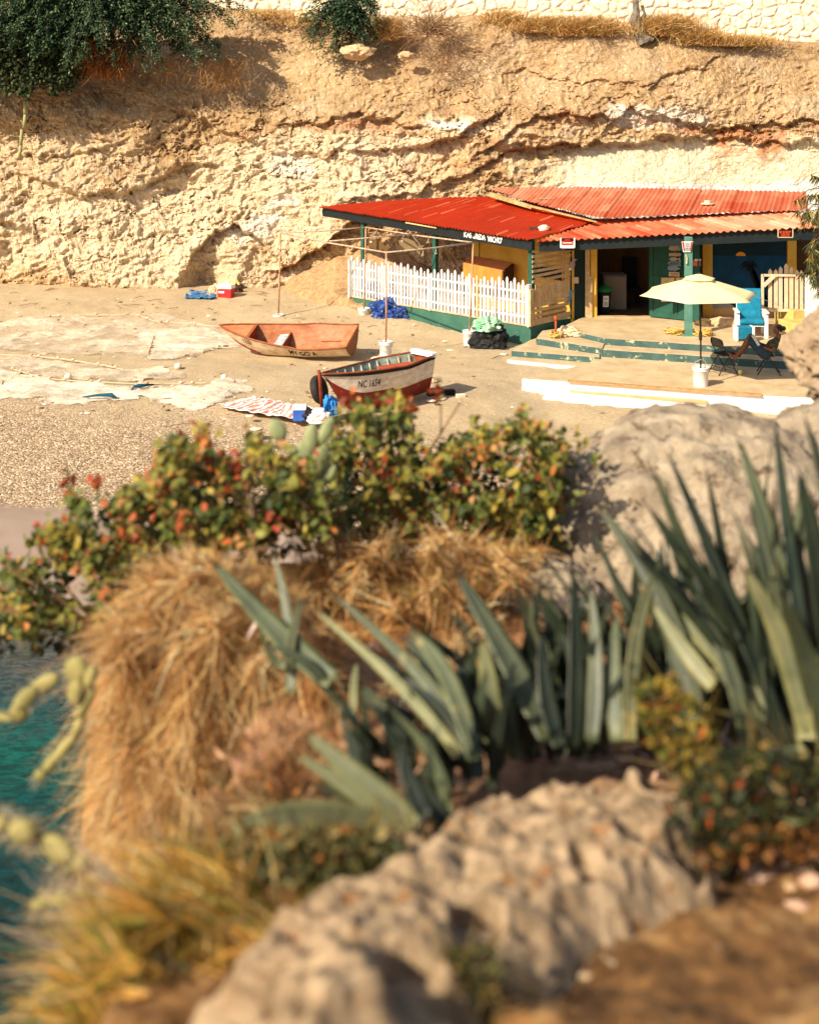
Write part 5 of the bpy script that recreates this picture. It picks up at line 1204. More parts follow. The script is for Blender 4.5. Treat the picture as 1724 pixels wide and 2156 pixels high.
# ================================================================== FISHING NETS
def inside(x, y, P):
    r_ = False; n = len(P)
    for i in range(n):
        x1, y1 = P[i]; x2, y2 = P[(i+1) % n]
        if (y1 > y) != (y2 > y) and x < (x2-x1)*(y-y1)/(y2-y1)+x1: r_ = not r_
    return r_
def net_mat(nm, alpha, c1, c2):
    m = mat(nm, c1, c2, 7, .95, bump=.6, bscale=24, bdist=.02); nt = m.node_tree; L = nt.links.new
    tc = N(nt, 'ShaderNodeTexCoord'); mp = N(nt, 'ShaderNodeMapping'); mp.inputs['Scale'].default_value = (8, 34, 8); mp.inputs['Rotation'].default_value = (0, 0, .12); L(tc.outputs['Object'], mp.inputs[0])
    a = N(nt, 'ShaderNodeTexNoise', i_Scale=1.0, i_Detail=9.0, i_Roughness=.8, i_Distortion=2.2); L(mp.outputs[0], a.inputs['Vector'])
    b = N(nt, 'ShaderNodeTexNoise', i_Scale=.9, i_Detail=3.0); L(tc.outputs['Object'], b.inputs['Vector'])
    s = N(nt, 'ShaderNodeMath', operation='MULTIPLY_ADD'); L(b.outputs[0], s.inputs[0]); s.inputs[1].default_value = .5; L(a.outputs[0], s.inputs[2])
    r_ = N(nt, 'ShaderNodeMapRange'); r_.inputs[1].default_value = .78-alpha*.14; r_.inputs[2].default_value = .9-alpha*.14; L(s.outputs[0], r_.inputs[0])
    r_.inputs[3].default_value = .25*alpha; r_.inputs[4].default_value = .95
    at = N(nt, 'ShaderNodeAttribute', attribute_name='Col'); fm = N(nt, 'ShaderNodeMath', operation='MULTIPLY'); L(r_.outputs[0], fm.inputs[0]); L(at.outputs['Fac'], fm.inputs[1])
    L(fm.outputs[0], nt.nodes['Principled BSDF'].inputs['Alpha']); return m
NETP = mat('net_float', (206, 130, 90), (226, 206, 180), 9)
def net(label, P, mt, seed, floats, rope=None):
    W_ = [G(x*.36, 552+y*.36) for x, y in P]; pl = [(p.x, p.y) for p in W_]
    xs_ = np.arange(min(p[0] for p in pl), max(p[0] for p in pl)+.06, .055); ys_ = np.arange(min(p[1] for p in pl), max(p[1] for p in pl)+.06, .055)
    XX, YY_ = np.meshgrid(xs_, ys_)
    e1 = .2*vfbm(XX*2.5, YY_*2.5, seed, 5, .65); e2 = .2*vfbm(XX*2.5, YY_*2.5, seed+9, 5, .65)
    h_ = .018+.11*np.clip(vridge(XX*.9+seed, YY_*2.1, seed, 4)*.28, 0, None)**1.2+.012*vnoise(XX*14, YY_*20, seed)
    zb = beach_z(XX, YY_)+.035*vfbm(XX*.7, YY_*.7, o=3)+.018*vfbm(XX*4, YY_*4, 3.0, o=3)*sstep(18, 21, YY_)
    idx = -np.ones(XX.shape, int); m = MB(); 
    ins = np.array([[inside(XX[j, i]+e1[j, i], YY_[j, i]+e2[j, i], pl) for i in range(XX.shape[1])] for j in range(XX.shape[0])])
    fd = ins.astype(float)
    for _ in range(7): fp = np.pad(fd, 1); fd = (fp[:-2, 1:-1]+fp[2:, 1:-1]+fp[1:-1, :-2]+fp[1:-1, 2:]+fp[1:-1, 1:-1])/5
    fd = sstep(.35, .85, fd+.25*vnoise(XX*6, YY_*6, seed)); h_ = .012+(h_-.012)*fd
    for j, i in zip(*np.nonzero(ins)): idx[j, i] = len(m.v); m.v.append((XX[j, i], YY_[j, i], zb[j, i]+h_[j, i]))
    for j in range(XX.shape[0]-1):
        for i in range(XX.shape[1]-1):
            q = (idx[j, i], idx[j, i+1], idx[j+1, i+1], idx[j+1, i])
            if min(q) >= 0: m.f.append(q); m.c.append((float(fd[j, i]),)*3); m.has_c = True
    c = W_[0]; t = thing('fishing_net', label, 'net', (sum(p[0] for p in pl)/len(pl), sum(p[1] for p in pl)/len(pl), 0), 'fishing nets spread on the beach')
    m.build('mesh_sheet', mt, t, smooth=True)
    fz = lambda p: beach_z(p.x, p.y)+.05
    pts = [G(x*.36, 552+y*.36) for x, y in floats]; pts = [Vector((p.x, p.y, float(fz(p)))) for p in pts]
    m = MB(); m.tube([p+Vector((0, 0, .0)) for p in pts], .012, 5); m.build('head_rope', mat('net_rope', (206, 180, 146)), t)
    rr = random.Random(int(seed*10)); 
    for i in range(len(pts)-1):
        for k in range(max(1, int((pts[i+1]-pts[i]).length/.45))):
            p = pts[i].lerp(pts[i+1], rr.random()); m = MB(); m.blob(p+Vector((0, 0, .02)), (.05, .035, .035), i, .1, 1, 2); m.build('float', NETP, t, smooth=True)
N1 = net_mat('net_mesh_thin', .6, (206, 184, 154), (224, 208, 184)); N2 = net_mat('net_mesh_white', .95, (214, 196, 168), (232, 220, 200))
net('long beige fishing net spread nearest the cliff, its tip touching the orange boat', [(-300, 400), (0, 380), (130, 360), (500, 350), (950, 340), (1100, 370), (1300, 400), (1420, 450), (1400, 490), (1200, 535), (1000, 575), (850, 575), (800, 545), (550, 550), (250, 545), (60, 525), (-300, 500)], N1, 1.0, [(130, 362), (500, 352), (800, 350), (900, 378), (1060, 385), (1300, 402)])
net('thick white bunched fold lying on the right part of the upper fishing net', [(780, 430), (900, 400), (1100, 400), (1300, 420), (1400, 460), (1390, 485), (1200, 530), (1000, 572), (870, 570), (830, 500)], N2, 4.0, [(860, 560), (880, 500), (900, 440)])
net('middle thin fishing net edged by a rope with small floats', [(-300, 560), (0, 550), (200, 555), (350, 575), (600, 610), (720, 640), (860, 620), (980, 610), (1080, 650), (1140, 665), (1100, 690), (850, 705), (450, 705), (250, 690), (100, 650), (-300, 640)], N1, 2.0, [(0, 552), (200, 558), (240, 565), (370, 577), (600, 612), (720, 640)])
net('long whitish fishing net spread nearest the pebbles with dark blue cloths on it', [(-300, 660), (0, 640), (100, 655), (400, 712), (780, 730), (1200, 722), (1300, 695), (1400, 690), (1510, 735), (1400, 780), (1200, 840), (1100, 858), (1000, 840), (820, 805), (400, 830), (280, 828), (150, 800), (-300, 800)], N2, 3.0, [(70, 635), (250, 690), (450, 708), (780, 722), (900, 722), (1060, 722), (1200, 718)])
for (x, y, lb, sd_) in [(625, 803, 'long dark teal cloth strip on the lowest net', 31), (790, 748, 'short dark teal cloth knot on the lowest net', 33)]:
    p = G(x*.36, 552+y*.36); m = MB(); m.tube([p+Vector((-.55 if sd_ == 31 else -.05, .1 if sd_ == 31 else -.15, .03)), p+Vector((-.2 if sd_ == 31 else -.02, .06, .08)), p+Vector((.1, 0, .1)), p+Vector((.22 if sd_ == 31 else .35, -.06 if sd_ == 31 else .3, .06))], [.012, .03, .045, .012], 7); m.build('teal_cloth', mat('teal_cloth_m', (6, 60, 84), (14, 84, 106), 9), label=lb, cat='cloth', smooth=True)
for (x, y, s_, lb) in [(22, 380, .07, 'white round float at the left end of the upper net'), (1310, 688, .07, 'white round float at the right end of the lowest net'), (1040, 628, .08, 'white float at the right tip of the middle net'), (398, 690, .08, 'pale float on the lowest net near the left')]:
    p = G(x*.36, 552+y*.36); m = MB(); m.blob(p+Vector((0, 0, s_)), (s_*1.1, s_, s_), 2, .08, 1, 2); m.build('net_buoy', mat('buoy_white', (236, 220, 196), (220, 196, 166)), label=lb, cat='float', smooth=True)
p = At(688, 843, 23.9)

# ================================================================== THE PERSON
YP = 26.9
def pt_(x, y, dy=0): return At(x, y, YP+dy)
SKIN = mat('skin', (104, 56, 30), (124, 70, 40), 6, .5, spec=.45)
def remesh(o, vox, it=6):
    r_ = o.modifiers.new('remesh', 'REMESH'); r_.mode = 'VOXEL'; r_.voxel_size = vox; r_.use_smooth_shade = True
    s_ = o.modifiers.new('smooth', 'SMOOTH'); s_.iterations = it; s_.factor = .5
person = thing('person', 'person reading', 'person', Vector((pt_(1610, 750).x, YP, Lz)))
person['label'] = 'person with a hair bun reclining and reading in camouflage shirt and denim shorts'
m = MB()
def chain(pts, rs, n=12): 
    # densify
    P_ = []; R_ = []
    for i in range(len(pts)-1):
        for k in range(5): f_ = k/5; P_.append(pts[i].lerp(pts[i+1], f_)); R_.append(rs[i]*(1-f_)+rs[i+1]*f_)
    P_.append(pts[-1]); R_.append(rs[-1]); m.tube(P_, R_, n)
    for p, r_ in zip(pts, rs): m.blob(p, (r_, r_, r_), 0, 0, 1, 2)
HIPC = pt_(1609, 744); CH_ = pt_(1627, 725)
for s_, dy in ((-1, -.07), (1, .07)): chain([HIPC+Vector((0, dy, 0)), pt_(1618, 736, dy), pt_(1627, 725, dy*1.1), pt_(1633, 717, dy*1.1)], [.115, .10, .115, .08])
chain([CH_, pt_(1636, 714), pt_(1640, 706), pt_(1639, 699)], [.11, .075, .05, .052])
hd = pt_(1637.5, 693.5)
m.blob(hd, (.088, .075, .108), 0, .0, 1, 3, rot=Matrix.Rotation(-.25, 3, 'Y'))
m.blob(hd+Vector((-.035, 0, -.055)), (.055, .052, .055), 0, 0, 1, 3)       # jaw
m.blob(hd+Vector((-.098, 0, -.022)), (.02, .014, .02), 0, 0, 1, 2)          # nose
m.blob(hd+Vector((-.085, 0, -.062)), (.016, .024, .012), 0, 0, 1, 2)        # lips
for s_ in (-1, 1): m.blob(hd+Vector((.012, s_*.075, -.01)), (.02, .01, .03), 0, 0, 1, 2)
for s_, kn, an, heel, toe, dy in ((-1, (1574.5, 714), (1551, 747), (1547, 755), (1530.5, 741), -.13), (1, (1579, 707.5), (1560, 742), (1556, 750), (1541, 739), .10)):
    chain([HIPC+Vector((0, dy*.8, 0)), pt_(1594, 729, dy), pt_(*kn, dy)], [.10, .085, .062]); chain([pt_(*kn, dy), pt_((kn[0]+an[0])/2+2, (kn[1]+an[1])/2+1, dy), pt_(*an, dy)], [.058, .056, .036])
    chain([pt_(*an, dy), pt_(*heel, dy)], [.036, .034]); chain([pt_(*heel, dy), pt_((heel[0]+toe[0])/2, (heel[1]+toe[1])/2-1.5, dy), pt_(*toe, dy)], [.032, .030, .018])
    for k in range(5): o_ = (k-2)*.016; m.tube([pt_(toe[0]+3, toe[1]+1, dy+o_), pt_(toe[0]-1.2, toe[1]-1.2, dy+o_)], [.011, .008], 6)
arms = []
for s_, el, wr, ha, dy in ((-1, (1627.5, 738), (1600, 728.5), (1592, 723), -.20), (1, (1624, 733), (1600, 722), (1592, 717), .17)):
    chain([pt_(1633.5, 718, dy*.85), pt_(*el, dy*1.15)], [.05, .036]); chain([pt_(*el, dy*1.15), pt_((el[0]+wr[0])/2, (el[1]+wr[1])/2, dy), pt_(*wr, dy*.7)], [.038, .034, .023])
    hp, hw_ = pt_(*ha, dy*.55), pt_(*wr, dy*.7); m.tube([hw_, hw_.lerp(hp, .6), hp], [.022, .033, .03], 8); fd = (hp-hw_).normalized()
    for k in range(4):
        o_ = Vector((0, (k-1.5)*.019, 0)); ln = (.065, .075, .072, .058)[k]
        m.tube([hp-fd*.01+o_, hp+fd*ln*.55+o_, hp+fd*ln*.85+o_+Vector((0, 0, -.025))], [.010, .009, .007], 6)
    m.tube([hw_.lerp(hp, .45), hp+Vector((.01, -.02 if s_ < 0 else .02, .035)), hp+fd*.03+Vector((0, 0, .05))], [.012, .010, .008], 6)
body = m.build('body', SKIN, person); remesh(body, .009, 4)
m = MB()
for dy in (-.07, .07): chain([pt_(1611, 742, dy*.9), pt_(1618, 736, dy), pt_(1627, 725, dy*1.15), pt_(1634, 716, dy*1.3)], [.125, .115, .13, .075])
for dy in (-.20, .17): chain([pt_(1633.5, 717.5, dy*.85), pt_(1630.5, 729, dy*1.02)], [.07, .062])
sh_ = m.build('shirt', mat('camouflage', (50, 50, 34), (92, 88, 58), 13, .9, c3=(26, 24, 20), thr=.55, detail=2), person); remesh(sh_, .014, 5)
m = MB()
for dy, kn in ((-.13, (1577, 716)), (.10, (1581, 710))): chain([HIPC+Vector((0, dy*.8, 0)), pt_(1594, 729.5, dy), pt_(*kn, dy)], [.125, .105, .082])
chain([HIPC+Vector((0, -.08, 0)), HIPC+Vector((0, .08, 0))], [.13, .13])
st_ = m.build('shorts', mat('denim', (34, 52, 66), (48, 70, 86), 14, .9, c3=(74, 96, 108), thr=.68), person); remesh(st_, .014, 5)
m = MB(); m.blob(hd+Vector((.022, 0, .022)), (.095, .085, .1), 3, .05, 3, 3); m.blob(hd+Vector((.125, 0, .028)), (.058, .055, .055), 4, .08, 4, 3)
hr = m.build('hair', mat('black_hair', (12, 10, 10), (24, 20, 18), 30, .6, bump=.5), person, smooth=True); 
m = MB(); m.blob(hd+Vector((.02, -.088, -.055)), (.012, .006, .02), 0, 0, 1, 2); m.build('earring', WS, person)
m = MB(); bk = [pt_(1588, 706, -.12), pt_(1600, 722.5, -.14), pt_(1597, 731, -.14), pt_(1583, 712, -.12)]
b1_, b2_ = pt_(1581.5, 707.5, -.22), pt_(1595.5, 728.5, -.24); b3_, b4_ = pt_(1595.5, 726.5, .14), pt_(1581.5, 705.5, .14)
m.prism([b1_, b2_, b3_, b4_], (0, 0, 0), (.05, 0, .03)); m.build('magazine', mat('paper', (222, 216, 206), (180, 178, 176), 20), label='open pale magazine held on the knees of the reclining person', cat='magazine')
m = MB(); m.prism([G(0, 400, 0)]*3, (0, 0, 0), (0, 0, 0)) if False else None
# ================================================================== VEGETATION AND FOREGROUND
def runit(n, up=0.0):
    v = rng.normal(size=(n, 3)); v[:, 2] += up; return v/np.linalg.norm(v, axis=1, keepdims=True)
DIA = np.array([(0, -1), (.42, -.1), (0, 1), (-.42, -.1)]); RND = np.array([(0, -1), (.62, -.6), (.72, .15), (0, 1), (-.72, .15), (-.62, -.6)])
def leaves(mb, Cn, Sz, cols, tm=DIA, nrm=None, up=.4, axis=None):
    n = len(Cn); k = len(tm); w = runit(n, up) if nrm is None else nrm
    a = runit(n) if axis is None else axis+.35*runit(n)
    u = np.cross(w, a); u /= np.linalg.norm(u, axis=1, keepdims=True)+1e-9; v = np.cross(w, u)
    Sz = np.broadcast_to(Sz, (n,))[:, None, None]
    P = Cn[:, None, :]+(u[:, None, :]*tm[None, :, :1]+v[:, None, :]*tm[None, :, 1:])*Sz + w[:, None, :]*(np.abs(tm[None, :, :1])*.35)*Sz
    mb.np_add(P.reshape(-1, 3), np.arange(n*k).reshape(n, k), cols)
def blades(mb, base, d, L_, w, bend, cols, seg=4, side=None):
    n = len(base); s = np.cross(d, runit(n)) if side is None else side; s /= np.linalg.norm(s, axis=1, keepdims=True)+1e-9
    L_ = np.broadcast_to(L_, (n,)); w = np.broadcast_to(w, (n,)); Ps = []
    for i in range(seg+1):
        t = i/seg; c = base+d*(L_*t)[:, None]+bend*(L_*t*t)[:, None]; ww = (w*(1-t)**.7*.5+.0004)[:, None]; Ps += [c-s*ww, c+s*ww]
    P = np.stack(Ps, 1).reshape(-1, 3); o = (np.arange(n)*(2*(seg+1)))[:, None]
    fs = np.concatenate([o+np.array([[2*i, 2*i+1, 2*i+3, 2*i+2]]) for i in range(seg)], 0); mb.np_add(P, fs, np.tile(cols, (seg, 1)))
def pal(n, cols, wts, jit=.18):
    c = np.array([lin(x) for x in cols])[rng.choice(len(cols), n, p=np.array(wts)/sum(wts))]
    return np.clip(c*(1+jit*rng.normal(size=(n, 1))), .004, .85)
def inpoly(n, P, holes=()):
    P = np.array(P, float); out = []; x0, y0 = P.min(0); x1, y1 = P.max(0); Pl = [tuple(p) for p in P]
    while len(out) < n:
        x, y = rng.uniform(x0, x1), rng.uniform(y0, y1)
        if inside(x, y, Pl) and not any(((x-h[0])/h[2])**2+((y-h[1])/h[3])**2 < 1 for h in holes): out.append((x, y))
    return np.array(out)
def AtN(x, y, Y): return np.stack([(x-CX)*Y/F, Y, CAMZ-(y-HY)*Y/F], 1)
LEAF = mat('leaf', (255, 255, 255), (215, 215, 200), 9, .55, vc=True, trans=.35, spec=.35)
DRY = mat('dry_grass', (255, 255, 255), (225, 215, 200), 9, .8, vc=True, trans=.25)
TWIG = mat('twig', (150, 116, 84), (118, 86, 58), 12, .9)
BARK = mat('bark', (96, 76, 54), (64, 48, 34), 10, .9, bump=.8)

# ---------------- stone wall along the cliff top
def wallmesh():
    xa_ = np.linspace(440, 1980, 900); Yw = np.interp(xa_, [440, 1980], [41.6, 39.3]); Xw = (xa_-CX)*Yw/F
    zb_ = CAMZ-(np.interp(xa_, [440, 480, 860, 1080, 1300, 1450, 1724, 2300], [34, 30, 50, 56, 72, 92, 103, 108])-HY)*Yw/F
    H_ = 3.2; nz_ = 130; V2 = np.linspace(0, 1, nz_); XX = np.tile(Xw, (nz_, 1)); ZZ = zb_[None]+V2[:, None]*H_; UU = np.tile(np.cumsum(np.r_[0, np.hypot(np.diff(Xw), np.diff(Yw))]), (nz_, 1))
    s_ = .44; u = UU/s_+.25*vfbm(UU*2, ZZ*2, 2.0, 3); v = ZZ/(s_*.8)+.25*vfbm(UU*2, ZZ*2, 7.0, 3); iu, iv = np.floor(u).astype(int), np.floor(v).astype(int)
    d1 = np.full(u.shape, 9.0); d2 = np.full(u.shape, 9.0); cid = np.zeros(u.shape)
    for du in (-1, 0, 1):
        for dv in (-1, 0, 1):
            a = iu+du; b = iv+dv; jx = .5+.4*_rv[(_perm[(a*7+b*131) & 511]) & 511]; jy = .5+.4*_rv[(_perm[(a*57+b*13+99) & 511]) & 511]
            dd_ = np.hypot(u-a-jx, v-b-jy); n_ = dd_ < d1; d2 = np.where(n_, d1, np.minimum(d2, dd_)); cid = np.where(n_, _rv[(_perm[(a*31+b*77) & 511]) & 511], cid); d1 = np.where(n_, dd_, d1)
    e_ = sstep(.0, .3, d2-d1); YY_ = np.tile(Yw, (nz_, 1))-.05*e_-.02*vfbm(UU*9, ZZ*9, 3, 3)
    col = mixc(np.broadcast_to(lin((228, 206, 174)), e_.shape+(3,)), np.broadcast_to(lin((246, 236, 220)), e_.shape+(3,)), e_*(.75+.25*cid))
    return np.stack([XX.ravel(), YY_.ravel(), ZZ.ravel()], 1), len(xa_), nz_, np.clip(col, 0, .86).reshape(-1, 3)
P, nx, ny, cl = wallmesh()
o = grid_obj('stone_wall', P, nx, ny, mat('wall_stone', (255, 255, 255), (225, 215, 200), 7, .9, bump=.5, vc=True, bdist=.02), cols=cl, label='pale rubble stone wall running along the top of the cliff', cat='wall')
so = o.modifiers.new('solid', 'SOLIDIFY'); so.thickness = .3; so.offset = -1

# ---------------- grass and shrubs on the cliff top
def tuft(name, label, cat, cx, cy, rx, ry, Y, n, L0, cols, wts, lean=.5, down=0, kind=None, w=.022, group=None):
    cy = cy-(12 if group and 'cliff' in group else 0); x = rng.normal(cx, rx*.5, n); y = cy+rng.uniform(-.5, .5, n)*ry; Yv = Y+rng.uniform(-.35, .35, n); b = AtN(x, y, Yv)
    d = rng.normal(size=(n, 3))*lean*.8; d[:, 2] += 1 if not down else -.6; d /= np.linalg.norm(d, axis=1, keepdims=True)
    bend = np.stack([rng.normal(0, .3, n), rng.normal(-.1, .2, n), -.35*np.ones(n)], 1); m = MB(); blades(m, b, d, rng.uniform(.5, 1.1, n)*L0, w, bend, pal(n, cols, wts), 3)
    return m.build(name, DRY, label=label, cat=cat, kind=kind, group=group)
GC = [(222, 182, 118), (200, 152, 86), (236, 206, 152), (170, 124, 66), (160, 146, 80)]; GW = [4, 3, 3, 2, 1]
for (cx, cy, rx, ry, Y, n, L0, lb) in [(1150, 74, 60, 14, 39.1, 3000, .75, 'dry golden grass clump at the left end of the wall-top grass row'), (1235, 80, 60, 16, 38.9, 3600, .85, 'dry golden grass clump just left of the gnarled stump'), (1400, 80, 60, 18, 38.7, 3600, .95, 'tall dry grass clump just right of the gnarled stump'), (1470, 100, 50, 18, 38.6, 2400, .75, 'shorter dry grass clump right of the tall one by the stump'), (1560, 103, 70, 12, 38.6, 1500, .5, 'low dry grass at the right end of the grass row'), (1060, 60, 40, 20, 39.4, 1400, .7, 'rusty dry grass tuft beside the twiggy dead shrub'), (815, 80, 28, 34, 39.0, 1600, .6, 'orange dry grass tuft right of the small dark acacia'), (560, 45, 60, 10, 40.2, 600, .35, 'sparse dry grass along the wall foot between the two acacias'), (640, 60, 50, 14, 39.8, 500, .3, 'thin pale grass left of the small acacia'), (10, 8, 50, 10, 40.5, 600, .5, 'dry grass at the top left corner above the creeper')]:
    tuft('dry_grass_clump', lb, 'grass', cx, cy, rx, ry, Y, n, L0, GC, GW, group='dry grass clumps along the cliff top')
tuft('dead_creeper', 'reddish brown dead creeper hanging beside the dark leafy creeper', 'creeper', 224, 112, 46, 60, 37.9, 2600, .55, [(170, 104, 50), (140, 80, 36), (196, 134, 72), (100, 60, 30)], [4, 4, 2, 2], 1.0, 1)
for (cx, cy, rx, ry, n, lb) in [(470, 150, 70, 60, 900, 'dry tangled twigs hanging on the cliff left of the small acacia'), (350, 140, 40, 40, 350, 'thin dry stalks on the cliff under the big acacia')]:
    tuft('dry_twigs', lb, 'shrub', cx, cy, rx, ry, 38.3, n, .45, [(150, 110, 66), (190, 150, 100)], [1, 1], 1.1, 1, w=.012)
# twiggy dead shrub
def twiggy(label, cx, cy, Y, n, L0, spread, name='dead_shrub', mt=TWIG, r0=.012):
    m = MB(); rr = random.Random(int(cx)); b = At(cx, cy, Y)
    for k in range(n):
        d = Vector((rr.gauss(0, spread), rr.gauss(-.2, .4), rr.uniform(-.5, 1))).normalized(); p = b+Vector((rr.gauss(0, .3), rr.gauss(0, .2), rr.gauss(0, .12))); pts = [p]; L_ = L0*rr.uniform(.5, 1.2)
        for s_ in range(5): d = (d+Vector((rr.gauss(0, .25), rr.gauss(0, .2), rr.gauss(-.06, .22)))).normalized(); pts.append(pts[-1]+d*L_/5)
        m.tube(pts, [r0, r0*.8, r0*.65, r0*.5, r0*.4, r0*.25], 4, cap=False)
    return m.build(name, mt, label=label, cat='shrub')
twiggy('bare twiggy dead shrub hanging over the cliff edge right of the small acacia', 905, 60, 38.6, 190, 1.5, .8)
twiggy('second bare twiggy shrub low on the cliff below the first', 930, 130, 38.2, 90, 1.2, .5, r0=.009)
# gnarled stump
m = MB(); b = At(1342, 82, 38.6); m.tube([b+Vector((.25, 0, -.1)), b+Vector((.1, 0, .25)), b+Vector((-.12, 0, .6)), b+Vector((-.05, 0, .95)), b+Vector((-.1, 0, 1.5))], [.24, .2, .2, .13, .1], 9); m.tube([b+Vector((0, 0, .4)), b+Vector((.25, .1, .8)), b+Vector((.2, .1, 1.15))], [.12, .08, .04], 7); m.tube([b+Vector((.1, -.1, .1)), b+Vector((.45, -.2, -.05))], [.14, .05], 7)
v2 = []
for v in m.v: p = Vector(v); k = noise.noise(p*6)*.07; v2.append((p.x+k, p.y, p.z+k))
m.v = v2; m.build('tree_stump', mat('grey_bark', (150, 140, 124), (66, 56, 46), 7, .9, bump=1), label='gnarled grey tree stump standing in the dry grass below the wall', cat='stump')
# loose pale blocks on the slope
for k, (x, y, s_, lb) in enumerate([(752, 108, .5, 'pale rock jutting out under the small dark acacia'), (856, 116, .28, 'angular pale block caught in the dead shrub'), (640, 30, .3, 'pale rock at the wall foot left of the small acacia')]):
    m = MB(); m.blob(At(x, y, 38.3 if k < 2 else 39.6), (s_, s_*.7, s_*.5), k+30, .35, 1.8, 3); m.build('rock', mat('pale_rubble', (206, 180, 140), (190, 160, 120), 9, .9, bump=.6), label=lb, cat='rock')
# acacias: drooping sprays of fine leaves
def acacia(name, label, trunk, tips, Y0, n_leaf, spread, size, seed, cols, wts):
    t = thing(name, label, 'tree', At(*trunk, Y0)); r2 = np.random.default_rng(seed); tb = MB(); lm = MB(); base = At(*trunk, Y0)
    tb.tube([base+Vector((0, .3, -.4)), base+Vector((.1, 0, .2)), base+Vector((.15, -.3, .7))], [.14, .1, .06], 8)
    pts = []; ax = []
    for (x, y, dy) in tips:
        e_ = At(x, y, Y0+dy); mid_ = base.lerp(e_, .5)+Vector((0, -.3, .55+.25*abs(e_.x-base.x)*.2)); P_ = []
        for k in range(13): s_ = k/12; P_.append(base*(1-s_)**2+mid_*2*s_*(1-s_)+e_*s_*s_)
        tb.tube(P_, [.045*(1-.85*k/12) for k in range(13)], 5, cap=False)
        for k in range(4, 13):
            for rep in range(3):
                q = P_[k]; tg = (P_[k]-P_[k-1]).normalized(); sd_ = Vector(r2.normal(size=3)*np.array([.6, .8, .35])); tw = (tg*.7+sd_*.7+Vector((0, 0, -.25))).normalized(); tl = r2.uniform(.25, .6)
                for j in range(7): pts.append(tuple(q+tw*tl*j/6+Vector((0, 0, -.12*(j/6)**2)))); ax.append(tuple(tw))
    pts = np.array(pts); ax = np.array(ax); i = r2.choice(len(pts), n_leaf); c = pts[i]+r2.normal(size=(n_leaf, 3))*spread*np.array([1, 1, .6])
    nrm = np.array([[-.35, -.5, 1.0]])+.5*r2.normal(size=(n_leaf, 3)); nrm /= np.linalg.norm(nrm, axis=1, keepdims=True)
    leaves(lm, c, r2.uniform(.6, 1.3, n_leaf)*size, pal(n_leaf, cols, wts, .25), nrm=nrm, axis=ax[i])
    tb.build('trunk', BARK, t); lm.build('crown', LEAF, t); return t
AC = [(64, 92, 62), (40, 64, 42), (98, 120, 84), (126, 140, 96)]
tips = [(rng.uniform(-60, 440), 0, 0) for _ in range(70)]
tips = [(x, np.interp(x, [-60, 60, 200, 300, 380, 450], [60, 80, 70, 95, 90, 70])*rng.uniform(.1, 1.0)+rng.uniform(-12, 8), rng.uniform(-1.3, .6)) for x, _, _ in tips]+[(rng.uniform(-60, 240), rng.uniform(30, 135), rng.uniform(-1.9, -1.1)) for _ in range(26)]+[(300, 122, -.9), (330, 112, -.8), (440, 96, -.8), (455, 86, -.5), (410, 104, -.9), (270, 105, -1), (240, 112, -1.1), (505, 12, .5), (470, 22, .4), (480, 40, .2)]
acacia('acacia_tree', 'large dark green acacia spreading feathery branches over the top left of the cliff', (210, -50), tips, 38.6, 85000, .075, .062, 5, AC, [4, 4, 3, 1])
tips = [(730+rng.normal(0, 34), 40+rng.normal(0, 28), rng.uniform(-.9, .4)) for _ in range(38)]+[(660, 70, -.3), (675, 92, -.5), (650, 58, -.2), (792, 80, -.4), (770, 96, -.5), (700, 100, -.6)]
acacia('acacia_tree', 'smaller dark acacia bush hanging below the wall in the upper middle', (742, 10), tips, 39.0, 12000, .05, .06, 6, AC, [4, 5, 2, .5])
# leafy creeper at the left
n = 9000; q = inpoly(n, [(-120, 20), (200, 15), (215, 60), (196, 110), (196, 140), (178, 168), (160, 164), (150, 194), (128, 186), (112, 204), (95, 178), (70, 186), (58, 212), (36, 190), (10, 198), (-30, 182), (-120, 205)])
dpt = 38.6-.9*np.sin(np.clip((q[:, 0]+120)/330, 0, 1)*PI)-rng.uniform(0, .45, n)
m = MB(); nr = np.array([[-.4, -.9, .55]])+.6*rng.normal(size=(n, 3)); nr /= np.linalg.norm(nr, axis=1, keepdims=True)
leaves(m, AtN(q[:, 0]+rng.normal(0, 3, n), q[:, 1]+rng.normal(0, 4, n), dpt), rng.uniform(.04, .075, n), pal(n, [(44, 60, 26), (66, 82, 36), (92, 100, 50), (28, 40, 18), (190, 150, 60)], [4, 4, 2, 3, .25]), RND, nrm=nr)
m.build('leafy_creeper', LEAF, label='dense dark green leafy creeper hanging over the left of the cliff', cat='creeper')
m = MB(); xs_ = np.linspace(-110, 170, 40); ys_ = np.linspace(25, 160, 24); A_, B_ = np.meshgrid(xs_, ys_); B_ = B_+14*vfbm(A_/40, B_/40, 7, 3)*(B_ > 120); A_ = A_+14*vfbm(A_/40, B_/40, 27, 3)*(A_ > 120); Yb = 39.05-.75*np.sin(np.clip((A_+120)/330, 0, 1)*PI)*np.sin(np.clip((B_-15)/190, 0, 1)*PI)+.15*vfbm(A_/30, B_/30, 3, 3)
grid = np.stack([(A_-CX)*Yb/F, Yb, CAMZ-(B_-HY)*Yb/F], -1).reshape(-1, 3); m.np_add(grid, vgrid(40, 24)); o = m.build('creeper_backing', mat('creeper_shade', (36, 34, 18), (20, 20, 12), 9), bpy.data.objects['leafy_creeper'])  # solid dark sheet, its colour standing for shade behind the creeper leaves
